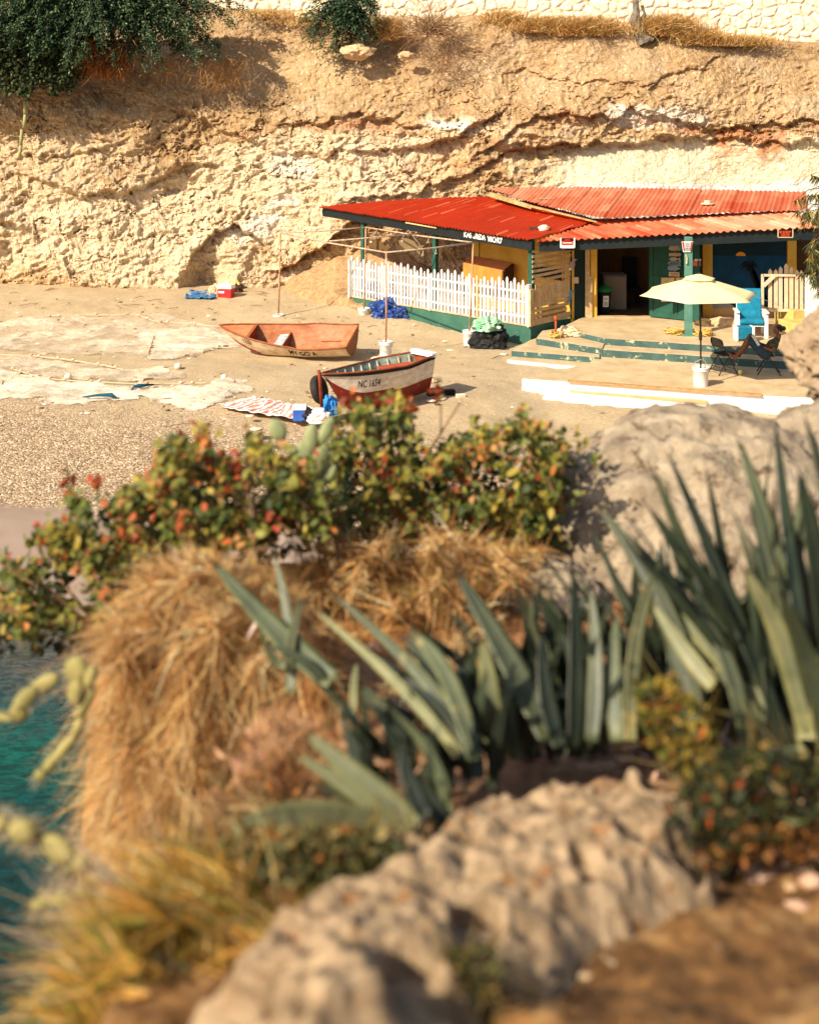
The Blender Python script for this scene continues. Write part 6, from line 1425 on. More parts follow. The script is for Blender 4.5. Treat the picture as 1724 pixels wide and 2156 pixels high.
# cactus column on the cliff
for (pts, lb) in [([(52, 212), (53, 240), (51, 268)], 'upper green columnar cactus on the left of the cliff below the creeper'), ([(46, 272), (44, 305), (41, 332)], 'lower pale columnar cactus on the left of the cliff')]:
    m = MB(); P_ = [At(x, y, 37.9) for x, y in pts]; n_ = 10
    for k in range(len(P_)-1): m.tube([P_[k], P_[k+1]], [.05, .055], n_)
    m.build('columnar_cactus', mat('cactus_green', (136, 140, 96), (170, 160, 110), 9, .8), label=lb, cat='cactus', smooth=True)
# drooping bush at the far right
t = thing('drooping_bush', 'narrow-leaved drooping bush at the right edge beside the porch roof', 'bush', At(1735, 640, 28.2)); tb = MB(); lm = MB(); r2 = np.random.default_rng(3)
tb.tube([At(1742, 660, 28.2), At(1738, 500, 28.2), At(1728, 400, 28.2)], [.06, .045, .02], 7)
cs = []; ds = []
for k in range(46):
    y0 = r2.uniform(375, 600); c0 = At(1734, y0, 28.2); e_ = At(1734+r2.normal(-18, 18), y0+r2.uniform(-10, 40), 28.2+r2.uniform(-.6, .5)); tb.tube([c0, c0.lerp(e_, .5)+Vector((0, 0, .12)), e_], .008, 4, cap=False)
    for j in range(26): cs.append(tuple(c0.lerp(e_, r2.uniform(.5, 1.0)))); v = r2.normal(size=3)*np.array([.5, .5, .2]); v[2] -= .8; ds.append(v/np.linalg.norm(v))
cs = np.array(cs); ds = np.array(ds); blades(lm, cs, ds, r2.uniform(.14, .34, len(cs)), .03, np.zeros((len(cs), 3))+np.array([0, 0, -.15]), pal(len(cs), [(96, 104, 56), (64, 78, 44), (190, 160, 80), (150, 130, 70)], [4, 4, 2, 2]), 2)
tb.build('stem', BARK, t); lm.build('foliage', LEAF, t)

# ---------------- foreground rocks
ROCK = mat('limestone', (138, 116, 90), (176, 152, 124), 3.5, .95, bump=1, bscale=16, bdist=.03, c3=(96, 76, 54), thr=.6, dist=.6)
ROCK2 = mat('grey_limestone', (130, 114, 94), (186, 168, 142), 5.0, .95, bump=1, bscale=18, bdist=.04, c3=(104, 86, 66), thr=.58)
def rock(c, size, seed, mt, label, amp=.16, freq=1.1, sub=6, pit=0, name='boulder'):
    m = MB(); bm = bmesh.new(); bmesh.ops.create_icosphere(bm, subdivisions=sub, radius=1); V = np.array([v.co[:] for v in bm.verts]); fs = np.array([[x.index for x in f.verts] for f in bm.faces]); bm.free()
    k = 1+amp*vfbm(V[:, 0]*freq+seed*3, V[:, 1]*freq, V[:, 2]*freq, 5)+.045*vfbm(V[:, 0]*7, V[:, 1]*7+seed, V[:, 2]*7, 5, .6)-.05*sstep(.25, .6, vfbm(V[:, 0]*4+8, V[:, 1]*4+seed, V[:, 2]*4, 3))
    if pit: k -= pit*sstep(.05, .5, vfbm(V[:, 0]*5+seed, V[:, 1]*5, V[:, 2]*5+3, 3))
    if pit: k -= .45*sstep(.05, .3, vfbm(V[:, 0]*2.6+9, V[:, 1]*1.5, V[:, 2]*2.6+1, 2))*sstep(-.25, -.6, V[:, 2])
    m.np_add(V*k[:, None]*np.array(size)+np.array(c), fs); return m.build(name, mt, label=label, cat='boulder', smooth=True)
rock((1.62, 6.75, 3.76), (1.06, .9, .74), 2, ROCK2, 'big rounded pale boulder behind the agaves at the right', .09, 1.3)
rock((.72, 6.0, 3.66), (.34, .34, .36), 4, ROCK2, 'smaller pale rock at the left foot of the big boulder', .12, 1.3)
rock((2.75, 7.1, 3.72), (1.0, .85, .80), 5, ROCK2, 'flat-topped pale boulder at the right edge under the pitted rock', .06, 1.1)
rock((3.03, 8.0, 4.56), (.47, .42, .40), 7, ROCK, 'dark-hollowed pitted rock at the right edge hiding the chair', .15, 1.6, 6, .30, 'pitted_rock')
# pitted outcrop in front
poly = [(.0, 3.2), (.12, 3.45), (.42, 3.58), (.80, 3.52), (.86, 3.2), (.76, 2.88), (.58, 2.74), (.48, 2.62), (.34, 2.50), (.17, 2.38), (.11, 2.22), (0, 2.0), (-.46, 2.0), (-.42, 2.42), (-.38, 2.64), (-.28, 2.80), (-.14, 2.92), (-.06, 3.05)]
gx, gy = np.meshgrid(np.linspace(-.65, 1.1, 280), np.linspace(1.9, 3.8, 280)); pa_ = np.array(poly)
def sdist(px, py):
    dmin = np.full(px.shape, 9.0)
    for i in range(len(pa_)):
        a, b = pa_[i], pa_[(i+1) % len(pa_)]; ab = b-a; tt_ = np.clip(((px-a[0])*ab[0]+(py-a[1])*ab[1])/(ab@ab), 0, 1); dmin = np.minimum(dmin, np.hypot(px-a[0]-tt_*ab[0], py-a[1]-tt_*ab[1]))
    ins = np.zeros(px.shape, bool)
    for i in range(len(pa_)):
        x1, y1 = pa_[i]; x2, y2 = pa_[(i+1) % len(pa_)]; c_ = ((y1 > py) != (y2 > py)) & (px < (x2-x1)*(py-y1)/(y2-y1+1e-12)+x1); ins ^= c_
    return np.where(ins, dmin, -dmin)
sd_ = sdist(gx+.05*vfbm(gx*6, gy*6, 1, 3), gy+.05*vfbm(gx*6, gy*6, 5, 3)); edge_ = np.clip(sstep(-.06, .2, sd_)*1.1, 0, 1)*.7+.3*sstep(-.03, .06, sd_)
hz_ = head_z(gx, gy)-.07+edge_*(.24+.04*vfbm(gx*3, gy*3, 2, 3))+edge_*(.014*vridge(gx*8, gy*12, 4, 4, .6)+.016*vfbm(gx*22, gy*22, 4, 4))-edge_*.07*sstep(.35, .75, vfbm(gx*7, gy*7, 14, 2))
m = MB(); m.np_add(np.stack([gx.ravel(), gy.ravel(), hz_.ravel()], 1), vgrid(280, 280))
m.build('rock_outcrop', mat('outcrop_stone', (106, 86, 62), (182, 156, 124), 9, .95, bump=1, bscale=24, bdist=.02, c3=(138, 92, 48), thr=.60, dist=.8), label='pitted beige rock outcrop at the bottom beside the dirt path', cat='rock', smooth=True)
# pebbles of the path
r3 = random.Random(5); m = MB()
for k in range(420):
    x, y = r3.uniform(.1, 2.2), r3.uniform(1.9, 3.3); s_ = r3.choice([.004, .005, .006, .008, .011, .015]); m.blob((x, y, float(head_z(x, y))+s_*.3+.03*fbm(x*1.6, y*1.6)), (s_*1.3, s_, s_*.7), k, .2, 1, 1, col=tuple(lin((206, 178, 140)) if r3.random() < .5 else lin((170, 130, 90))))
m.build('path_gravel', mat('gravel_vc', (255, 255, 255), (220, 210, 200), 9, .9, vc=True), kind='stuff', label='small pale stones scattered over the brown dirt path', cat='gravel')
m = MB()
for k in range(2200):
    x, y = r3.uniform(-.75, 1.3), r3.uniform(2.9, 5.3); s_ = r3.choice([.008, .012, .018, .03]); m.blob((x, y, float(head_z(x, y))+s_*.3+.03*fbm(x*1.6, y*1.6)), (s_*1.3, s_, s_*.7), k, .2, 1, 1, col=tuple(lin((206, 170, 146)) if r3.random() < .6 else lin((150, 110, 90))))
m.build('slope_gravel', MATS['gravel_vc'], kind='stuff', label='pinkish stones on the slope between the agaves', cat='gravel')

# ---------------- agaves
AG = mat('agave_leaf', (60, 70, 54), (100, 106, 78), 5, .5, vc=True, spec=.45, bump=.2, bscale=24, c3=(150, 136, 88), thr=.64, stretch=(1, 1, .3))
AG2 = mat('agave_sunlit', (100, 106, 78), (144, 142, 106), 5, .55, vc=True, spec=.4, c3=(170, 146, 92), thr=.64)  # paler copy of the leaf colour, painted on leaves meant to look sunlit
AGD = mat('agave_shaded', (28, 38, 30), (56, 66, 48), 5, .5, vc=True, spec=.45)  # darker copy of the leaf colour, painting leaves as if in shade
def agleaf(t, P3, W0, roll, mt, seg=16):
    P3 = [Vector(p) for p in P3]; pts = []
    for i in range(seg+1):
        s_ = i/seg; a, b, c = P3; q = 2*b-(a+c)/2; pts.append(a*(1-s_)**2+q*2*s_*(1-s_)+c*s_*s_)
    vs = []; view = Vector((0, -1, .25)).normalized()
    for i, p in enumerate(pts):
        s_ = i/seg; tg = (pts[min(i+1, seg)]-pts[max(i-1, 0)]).normalized(); side = tg.cross(view).normalized(); side = Matrix.Rotation(roll, 3, tg) @ side; up = side.cross(tg).normalized()
        w = W0*min(1, .72+.9*s_)*max(0, 1-s_**2.4)**.75+.002
        for a_, h_ in ((-1, .0), (-.55, -.20), (0, -.30), (.55, -.20), (1, .0), (.6, -.36), (0, -.55*(1-.5*s_)), (-.6, -.36)): vs.append(p+side*(w*.5*a_)-up*(-w*.5*h_))
    n_ = 8; fs = [(i*n_+k, i*n_+(k+1) % n_, (i+1)*n_+(k+1) % n_, (i+1)*n_+k) for i in range(seg) for k in range(n_)]+[tuple(range(n_)), tuple(seg*n_+k for k in range(n_-1, -1, -1))]
    m = MB(); m.add(vs, fs); tn = random.uniform(.5, 1.0); cs = []
    for i in range(seg):
        for k in range(n_):
            s_ = i/seg; c = (tn, tn, tn)
            if k in (0, 3, 4, 7): c = (1.2*tn, 1.15*tn, .9*tn)
            if s_ > .9: c = (.5, .34, .22)
            elif s_ < .12: c = (1.3*tn, 1.2*tn, .95*tn)
            cs.append(c)
    m.c = cs+[(1, 1, 1)]*2; m.has_c = True
    return m.build('leaf', mt, t, smooth=True)
def agave(label, base, Y0, LV, fill=0, fan=(0, 0), seed=1, fl=(.5, .9), dark=.5):
    t = thing('agave', label, 'agave', At(*base, Y0), 'agaves in the foreground'); r4 = random.Random(seed)
    for (a, b, c, W_, mt, roll, dy) in LV:
        agleaf(t, [At(*a, Y0), At(*b, Y0+dy*.45), At(*c, Y0+dy)], W_*Y0/F*.92, roll, {0: AG, 1: AG2, 2: AGD}[mt])
    b0 = At(*base, Y0+.1)
    for k in range(fill):
        an = r4.uniform(*fan); el = r4.uniform(.5, 1.25); ln = r4.uniform(*fl); d = Vector((math.sin(an)*math.cos(el), r4.uniform(-.15, .8)*math.cos(el), math.sin(el))).normalized(); bb = b0+Vector((r4.uniform(-.14, .14), r4.uniform(0, .35), -.05))
        e_ = bb+d*ln; mid_ = bb.lerp(e_, .5)+Vector((-d.x*.06, 0, -.02+.05*r4.random())); agleaf(t, [bb, mid_, e_], r4.uniform(.026, .06), r4.uniform(-1, 1), AGD if r4.random() < dark else AG, 10)  # filler leaves mostly in the shade tone, painting a dark interior
    return t
agave('large agave at the right with long sword leaves crossing the big boulder', (1690, 1590), 3.75, [
 ((1690, 1600), (1550, 1420), (1335, 1215), 58, 1, .3, .3), ((1660, 1570), (1530, 1240), (1402, 945), 52, 2, .5, .5), ((1710, 1540), (1640, 1190), (1550, 915), 74, 0, .5, .4), ((1710, 1450), (1665, 1160), (1632, 885), 46, 2, .3, .5),
 ((1770, 1500), (1725, 1200), (1680, 990), 66, 2, .2, .1), ((1790, 1400), (1748, 1080), (1690, 870), 50, 0, .6, .1), ((1620, 1580), (1608, 1320), (1545, 1075), 50, 0, .7, .4), ((1700, 1560), (1650, 1360), (1560, 1190), 56, 1, -.4, -.1),
 ((1570, 1560), (1535, 1400), (1470, 1290), 46, 0, .2, .2), ((1750, 1600), (1700, 1400), (1640, 1240), 62, 0, -.8, -.2), ((1640, 1590), (1575, 1480), (1490, 1400), 40, 1, .6, .1), ((1740, 1580), (1760, 1350), (1735, 1120), 70, 0, .3, -.1), ((1660, 1600), (1600, 1530), (1510, 1500), 30, 0, .3, -.2)], 92, (-1.1, .7), 3, (.2, 1.0), .8)
agave('central dark agave with upright leaves in front of the big boulder', (1190, 1570), 3.8, [
 ((1160, 1560), (1075, 1390), (955, 1195), 76, 0, .5, .4), ((1050, 1610), (1032, 1480), (1018, 1335), 62, 1, -.4, .0), ((1090, 1600), (1064, 1500), (1085, 1395), 44, 0, -.5, .1), ((1210, 1570), (1216, 1400), (1205, 1185), 58, 2, .5, .3), ((1245, 1560), (1254, 1400), (1243, 1235), 42, 0, -.3, .3),
 ((1180, 1570), (1150, 1450), (1142, 1325), 52, 2, .4, .2), ((1300, 1560), (1290, 1420), (1300, 1295), 46, 0, -.5, .3), ((1470, 1560), (1395, 1280), (1248, 1055), 60, 0, -.5, .4), ((1330, 1560), (1345, 1330), (1400, 1165), 46, 1, .4, .3), ((1500, 1445), (1440, 1370), (1370, 1265), 46, 1, -.4, .2), ((1430, 1560), (1425, 1430), (1440, 1290), 40, 0, .3, .2)], 92, (-1.15, 1.1), 4, (.16, .5), .9)
agave('dense shaded agave filling the gap between the central and the right one', (1440, 1560), 3.95, [
 ((1440, 1570), (1420, 1380), (1370, 1180), 44, 2, .3, .3), ((1460, 1560), (1480, 1350), (1455, 1150), 40, 2, -.4, .2), ((1500, 1560), (1530, 1380), (1510, 1160), 44, 0, .5, .3), ((1400, 1560), (1350, 1440), (1290, 1360), 36, 2, .2, .2), ((1540, 1560), (1590, 1330), (1600, 1100), 50, 2, .4, .3)], 70, (-1.0, 1.0), 14, (.2, .7), .95)
agave('left-leaning grey-green agave above the pitted outcrop', (960, 1630), 3.55, [
 ((950, 1660), (862, 1560), (752, 1435), 72, 0, .5, .1), ((985, 1600), (945, 1470), (842, 1330), 60, 2, .4, .4), ((985, 1580), (880, 1420), (688, 1242), 40, 0, -.3, .5), ((965, 1590), (825, 1430), (650, 1275), 32, 1, -.3, .5), ((1000, 1600), (940, 1420), (858, 1328), 54, 0, .5, .4), ((1010, 1640), (990, 1540), (960, 1470), 46, 2, .6, .2), ((900, 1650), (850, 1580), (790, 1500), 40, 0, -.6, 0), ((1000, 1590), (930, 1480), (800, 1420), 50, 2, .5, .3)], 44, (-1.4, .6), 5, (.15, .42), .85)
agave('low pale agave lying left of the pitted outcrop', (860, 1750), 3.08, [
 ((880, 1740), (765, 1645), (638, 1538), 58, 1, .3, .1), ((850, 1750), (740, 1665), (618, 1588), 46, 1, -.2, .1), ((810, 1745), (650, 1718), (496, 1732), 72, 1, .2, -.1), ((880, 1760), (825, 1690), (735, 1612), 48, 0, .4, .2), ((880, 1790), (800, 1790), (700, 1810), 40, 0, .3, -.2), ((870, 1760), (780, 1700), (640, 1650), 40, 2, -.5, .2), ((900, 1720), (860, 1640), (850, 1560), 46, 2, .4, .1)], 18, (-1.7, .2), 6, (.12, .32), .6)
agave('thin agave standing in the dry grass at the centre left', (640, 1440), 4.2, [
 ((700, 1430), (590, 1335), (438, 1172), 62, 0, .5, .2), ((612, 1460), (606, 1310), (574, 1160), 32, 0, -.3, .3), ((606, 1420), (618, 1330), (640, 1255), 26, 1, .4, .2), ((720, 1500), (650, 1400), (556, 1362), 26, 0, .5, 0), ((600, 1400), (574, 1385), (545, 1318), 22, 1, .3, 0), ((730, 1530), (690, 1450), (600, 1380), 24, 2, .2, .1), ((745, 1520), (745, 1450), (752, 1395), 20, 1, .2, .1)], 0, (0, 0), 7)
agave('single upright agave blade left of the outcrop', (610, 2010), 2.9, [((625, 2020), (560, 1860), (476, 1712), 46, 1, -.7, .2), ((640, 1995), (600, 1900), (560, 1840), 30, 2, .5, .1)], 0, (0, 0), 8)
agave('dark agave blade lying in the bottom left grass', (560, 2150), 2.5, [((560, 2150), (400, 2062), (268, 1972), 52, 2, .6, .2)], 0, (0, 0), 9)
m = MB(); a = At(545, 1302, 4.4); m.blob(a, (.020, .020, .024), 1, .2, 2, 3); m.tube([a, At(522, 1345, 4.45)], [.008, .006], 6); m.build('white_flower_bud', mat('bud_white', (236, 214, 206), (226, 196, 186)), label='round whitish bud on a stalk by the thin agave', cat='bud', smooth=True)

# ---------------- leafy bush with red and orange leaves
PTD = np.array([(0, -1), (.5, -.45), (.55, .2), (0, 1), (-.55, .2), (-.5, -.45)])
def leafbush(label, poly, holes, n, Y0, dY, seed, nback):
    t = thing('leafy_bush', label, 'bush', At(np.mean([p[0] for p in poly]), max(p[1] for p in poly), Y0), 'leafy bushes with red leaves'); tb = MB(); lm = MB()
    nt_ = n//13; q = inpoly(nt_*2, poly, holes); q = q+rng.normal(0, 9, q.shape)*np.array([1, 1]); dens = vfbm(q[:, 0]/55, q[:, 1]/45, seed, 3); q = q[dens > -.22][:nt_]; nt_ = len(q)
    Yq = Y0+dY*rng.uniform(-1, 1, nt_); warm = vfbm(q[:, 0]/50, q[:, 1]/50, seed+40, 3)+.35*rng.normal(size=nt_)
    pos = []; cl_ = []; sz = []
    G_ = [lin(c) for c in ((100, 110, 46), (68, 84, 36), (140, 136, 58), (172, 152, 66), (118, 124, 54))]; H_ = [lin(c) for c in ((190, 92, 50), (200, 126, 66), (168, 74, 46), (206, 152, 92))]
    for k in range(nt_):
        c = At(q[k, 0], q[k, 1], Yq[k]); tw = Vector((rng.normal(-.15, .5), rng.normal(-.2, .4), rng.normal(.7, .35))).normalized(); L_ = rng.uniform(.05, .13); g0 = rng.integers(0, 5)
        tb.tube([c-tw*.06, c+tw*L_], [.003, .0015], 3, cap=False)
        for j in range(11):
            f_ = j/10; pos.append(tuple(c+tw*(L_*f_)+Vector(rng.normal(size=3))*.021)); s_ = rng.uniform(.016, .042)*(1-.3*f_); sz.append(s_)
            hot = rng.random() < (.04+.5*sstep(.15, .75, warm[k]))*(.35+.9*f_)
            cc_ = H_[rng.integers(0, 4)] if hot else G_[g0 if rng.random() < .6 else rng.integers(0, 5)]; cl_.append(cc_*rng.uniform(.7, 1.3))
    pos = np.array(pos); nn = len(pos); nr = np.array([[-.5, -.6, .8]])+.8*rng.normal(size=(nn, 3)); nr /= np.linalg.norm(nr, axis=1, keepdims=True)
    leaves(lm, pos, np.array(sz), np.clip(cl_, .004, .8), PTD, nrm=nr)
    qb = inpoly(nback, [(x, y+34) for x, y in poly], holes); kb = vfbm(qb[:, 0]/45, qb[:, 1]/45, seed+9, 2) > -.3; qb = qb[kb]; cb = pal(len(qb), [(34, 46, 26), (52, 60, 30)], [1, 1]); leaves(lm, AtN(qb[:, 0], qb[:, 1], Y0+dY+rng.uniform(0, .5, len(qb))), rng.uniform(.022, .04, len(qb)), cb, PTD)  # back leaves coloured darker to paint the shaded gaps inside the bush
    a_, b_ = (At(230, 1330, Y0), At(40, 1250, Y0)) if seed == 3 else (At(760, 1160, Y0), At(1000, 980, Y0))
    for k in range(9):
        e_ = b_+Vector((rng.normal(0, .25), rng.normal(0, .15), rng.normal(.05, .12))); tb.tube([a_+Vector((.1, .1, -.15)), a_.lerp(e_, .4)+Vector((0, 0, -.03)), e_], [.014, .010, .004], 5, cap=False)
    o = tb.build('stems', TWIG, t); lm.build('foliage', LEAF, t); return t
pL = [(-60, 1250), (0, 1235), (60, 1165), (95, 1140), (180, 1060), (200, 1035), (330, 1010), (350, 955), (460, 935), (560, 945), (610, 1000), (680, 1010), (690, 1130), (600, 1135), (520, 1180), (420, 1175), (330, 1215), (270, 1290), (235, 1350), (150, 1335), (60, 1345), (-60, 1330)]
pR = [(640, 1010), (690, 1000), (712, 905), (705, 876), (760, 868), (860, 878), (885, 915), (930, 890), (995, 885), (1012, 930), (1060, 930), (1110, 895), (1140, 915), (1180, 925), (1240, 930), (1272, 950), (1210, 1000), (1180, 1070), (1155, 1165), (1050, 1150), (900, 1125), (800, 1150), (690, 1135), (640, 1110)]
leafbush('spreading leafy bush with red and yellow leaves reaching over the water at the left', pL, [(40, 1300, 50, 14)], 7000, 5.6, .4, 3, 1700)
leafbush('leafy bush with orange-red leaves in front of the white and red boat', pR, [(1092, 975, 44, 26), (1050, 905, 25, 18), (900, 905, 20, 22)], 6600, 6.2, .4, 8, 2300)
for k, (x, y, h_, lb) in enumerate([(385, 905, 60, 'red-leaved sprig standing above the left bush'), (430, 890, 60, 'second red sprig right of the first above the left bush'), (80, 1100, 50, 'lone red-tipped sprig at the far left of the bush'), (140, 990, 50, 'thin sprig of red leaves over the pebbles'), (200, 1000, 40, 'small sprig of reddish leaves beside the wet sand'), (860, 838, 30, 'orange sprig in front of the boat hull'), (920, 800, 50, 'sprig with small leaves in front of the boat stern')]):
    Ys_ = 5.6 if x < 600 else 6.1; m = MB(); a, b = At(x+8, y+h_+60, Ys_), At(x, y, Ys_); m.tube([a, a.lerp(b, .5)+Vector((.01, 0, 0)), b], [.005, .004, .002], 4, col=tuple(lin((120, 90, 50)))); n_ = 16; f_ = rng.random(n_); c = AtN(x+8*(1-f_)+rng.normal(0, 6, n_), y+(h_)*(1-f_)*1.0, np.full(n_, Ys_)); leaves(m, c, rng.uniform(.014, .026, n_), pal(n_, [(176, 76, 44), (196, 100, 54), (130, 120, 50)], [3, 2, 2]), RND)
    m.build('leaf_sprig', LEAF, label=lb, cat='sprig')
# pale prickly pear above the bush
def pads(t, L_, Y0, mt, spine=0):
    for (x, y, rx, ry, an) in L_:
        m = MB(); c = At(x, y, Y0+random.uniform(-.05, .05)); s_ = Y0/F; m.blob(c, (rx*s_, .018, ry*s_), x, .06, 1.5, 3, rot=Matrix.Rotation(an, 3, 'Y') @ Matrix.Rotation(random.uniform(-.4, .4), 3, 'Z'))
        o = m.build('pad', mt, t, smooth=True)
        if spine:
            n_ = spine; dd_ = runit(n_); b = np.array(c)[None]+dd_*np.array([rx*s_, .03, ry*s_])*.95; m = MB(); blades(m, b, dd_, .03, .002, np.zeros((n_, 3)), pal(n_, [(206, 186, 150)], [1]), 1); m.build('spines', DRY, o)
PAD = mat('pad_green', (116, 126, 82), (154, 158, 112), 7, .6, spec=.3); PADB = mat('pad_olive', (120, 114, 62), (160, 146, 90), 7, .7)
t = thing('prickly_pear', 'pale green prickly pear rising between the two red-leaved bushes', 'cactus', At(650, 1120, 5.3)); pads(t, [(585, 905, 18, 26, -.5), (655, 925, 16, 34, .1), (688, 905, 14, 30, .4), (640, 965, 20, 36, -.1), (620, 960, 14, 30, -.5), (672, 975, 18, 40, .35), (652, 1030, 28, 44, 0), (690, 1000, 14, 26, .6), (650, 1100, 26, 40, 0)], 5.62, PAD)
t = thing('prickly_pear', 'withered pinkish prickly pear pad in the middle of the left bush', 'cactus', At(510, 1080, 5.1)); pads(t, [(508, 1030, 20, 26, .5), (528, 1070, 10, 34, -.2), (530, 1120, 10, 30, 0)], 5.35, mat('pad_withered', (140, 112, 84), (166, 140, 106), 14, .9, bump=.5))
t = thing('branching_cactus', 'jointed cactus branch hanging over the water at the left', 'cactus', At(200, 1420, 3.9)); pads(t, [(160, 1410, 26, 28, .2), (95, 1440, 34, 18, -.5), (55, 1470, 30, 18, -.7), (40, 1500, 20, 22, -.4), (5, 1508, 30, 7, .2), (160, 1455, 17, 30, .1), (190, 1425, 14, 24, .3), (180, 1480, 12, 40, .5), (165, 1530, 11, 36, .35), (135, 1575, 12, 38, .7), (105, 1610, 12, 26, .6), (85, 1632, 14, 12, 0)], 3.9, PADB, 24)
t = thing('spiny_cactus', 'round-jointed spiny cactus at the lower left above the teal water', 'cactus', At(260, 1920, 3.1)); pads(t, [(5, 1735, 18, 16, .3), (48, 1752, 30, 26, .2), (70, 1762, 22, 18, 0), (122, 1788, 42, 24, .5), (165, 1815, 26, 22, .3), (205, 1845, 28, 24, .3), (180, 1885, 30, 26, 0), (230, 1895, 26, 24, 0), (90, 1900, 26, 12, -.1), (135, 1895, 30, 14, .1), (190, 1935, 30, 16, .2), (255, 1880, 20, 22, 0)], 3.1, PADB, 60)

# ---------------- dry grass clumps
DG = [(214, 172, 116), (190, 142, 84), (230, 198, 146), (150, 106, 60), (240, 218, 178)]
def clump(label, poly, Y0, dY, n, L0, dirf, cols, wts, w=.004, bendz=-.5, name='dry_grass_clump', group='dry grass clumps on the headland', jit=.35, tuftn=26):
    """grass in tufts: every tuft has its own lean, length and tone, with thin places between them"""
    nt_ = max(8, n//tuftn); c0 = inpoly(int(nt_*1.35), poly); dn = vfbm(c0[:, 0]/45, c0[:, 1]/45, 6, 3); c0 = c0[np.argsort(-dn)][:nt_]; nt_ = len(c0)
    k = rng.integers(0, nt_, n); q = c0[k]+rng.normal(0, 7, (n, 2)); Yt = (Y0+dY*rng.uniform(-1, 1, nt_))[k]+.12*vfbm(q[:, 0]/50, q[:, 1]/50, 3, 2)+rng.normal(0, .02, n)
    b = AtN(q[:, 0], q[:, 1], Yt); d = dirf(q)+.55*rng.normal(size=(nt_, 3))[k]+jit*rng.normal(size=(n, 3)); d /= np.linalg.norm(d, axis=1, keepdims=True)
    tone = rng.uniform(.8, 1.32, nt_)[k][:, None]; cl_ = np.clip(pal(n, cols, wts, .14)*tone, .01, .85); Ln = L0*rng.uniform(.6, 1.25, nt_)[k]*rng.uniform(.35, 1.1, n); m = MB()
    blades(m, b, d, Ln, w*rng.uniform(.6, 1.6, n), np.stack([rng.normal(0, .3, n), rng.normal(0, .25, n), bendz*np.ones(n)+rng.normal(0, .25, n)], 1)*Ln[:, None]/L0, cl_, 4)
    return m.build(name, DRY, label=label, cat='grass', group=group)
pc1 = [(260, 1290), (330, 1215), (430, 1190), (540, 1200), (620, 1280), (700, 1330), (740, 1420), (700, 1480), (600, 1500), (560, 1640), (500, 1760), (400, 1800), (300, 1780), (230, 1700), (220, 1560), (240, 1420)]
clump('big golden dry grass mound overhanging the water at the left', pc1, 4.75, .22, 34000, .21, lambda q: np.stack([-.25-.3*(q[:, 0] < 350)+0*q[:, 0], -.45+0*q[:, 0], np.interp(q[:, 1], [1200, 1350, 1500, 1800], [.9, .3, -.5, -.9])], 1), DG, [4, 4, 3, 2, 1], .0034, -.45, jit=.6)
clump('orange dry grass hanging in the gap right of the big golden mound', [(560, 1450), (740, 1400), (760, 1520), (660, 1620), (560, 1760), (480, 1760), (520, 1600)], 4.7, .15, 2600, .24, lambda q: np.stack([.05+0*q[:, 0], -.3+0*q[:, 0], -.8+0*q[:, 0]], 1), [(150, 90, 40), (186, 120, 56), (110, 66, 30)], [3, 3, 2], .005, -.4)
clump('tangled dry brown weeds under the right leafy bush', [(620, 1150), (900, 1130), (1150, 1165), (1080, 1240), (1000, 1290), (760, 1300), (640, 1250), (560, 1210)], 5.7, .3, 6500, .17, lambda q: np.stack([0*q[:, 0], -.3+0*q[:, 0], .6+0*q[:, 0]], 1), DG+[(120, 110, 44)], [4, 4, 2, 3, 1, 2], .0045, -.3, jit=1.1)
clump('spiky golden and green grass at the bottom left', [(300, 1880), (420, 1840), (560, 1880), (620, 1960), (600, 2060), (540, 2250), (240, 2300), (160, 2180), (180, 2040)], 2.9, .3, 12000, .19, lambda q: np.stack([-.9+0*q[:, 0], -.25+0*q[:, 0], np.interp(q[:, 1], [1850, 2150], [.75, .25])], 1), [(206, 158, 76), (186, 134, 56), (130, 124, 44), (216, 186, 130), (92, 104, 44)], [4, 3, 4, 2, 2], .0034, -.15, jit=.32)
clump('pale dry weeds between the golden mound and the low agave', [(380, 1780), (520, 1700), (640, 1640), (640, 1780), (600, 1900), (480, 1900), (400, 1860)], 3.5, .25, 3200, .16, lambda q: np.stack([-.3+0*q[:, 0], -.3+0*q[:, 0], .2+0*q[:, 0]], 1), [(176, 140, 100), (150, 120, 80), (120, 110, 70), (196, 166, 126)], [3, 3, 2, 2], .0045, -.2, jit=.8)
clump('pale thin grass stalks reaching over the water at the bottom left', [(240, 1900), (420, 1850), (330, 2050), (200, 2150), (160, 2100)], 2.95, .12, 700, .26, lambda q: np.stack([-1.0+0*q[:, 0], 0*q[:, 0], .65+0*q[:, 0]], 1), [(196, 176, 160), (180, 160, 150), (206, 180, 140)], [3, 2, 2], .0022, -.1, jit=.2)
clump('low dry straw at the foot of the central agave', [(900, 1380), (1050, 1290), (1060, 1420), (900, 1450), (760, 1480)], 4.3, .2, 500, .10, lambda q: np.stack([0*q[:, 0], -.2+0*q[:, 0], .5+0*q[:, 0]], 1), DG, [3, 3, 3, 2, 2], .004, -.2, jit=.8)
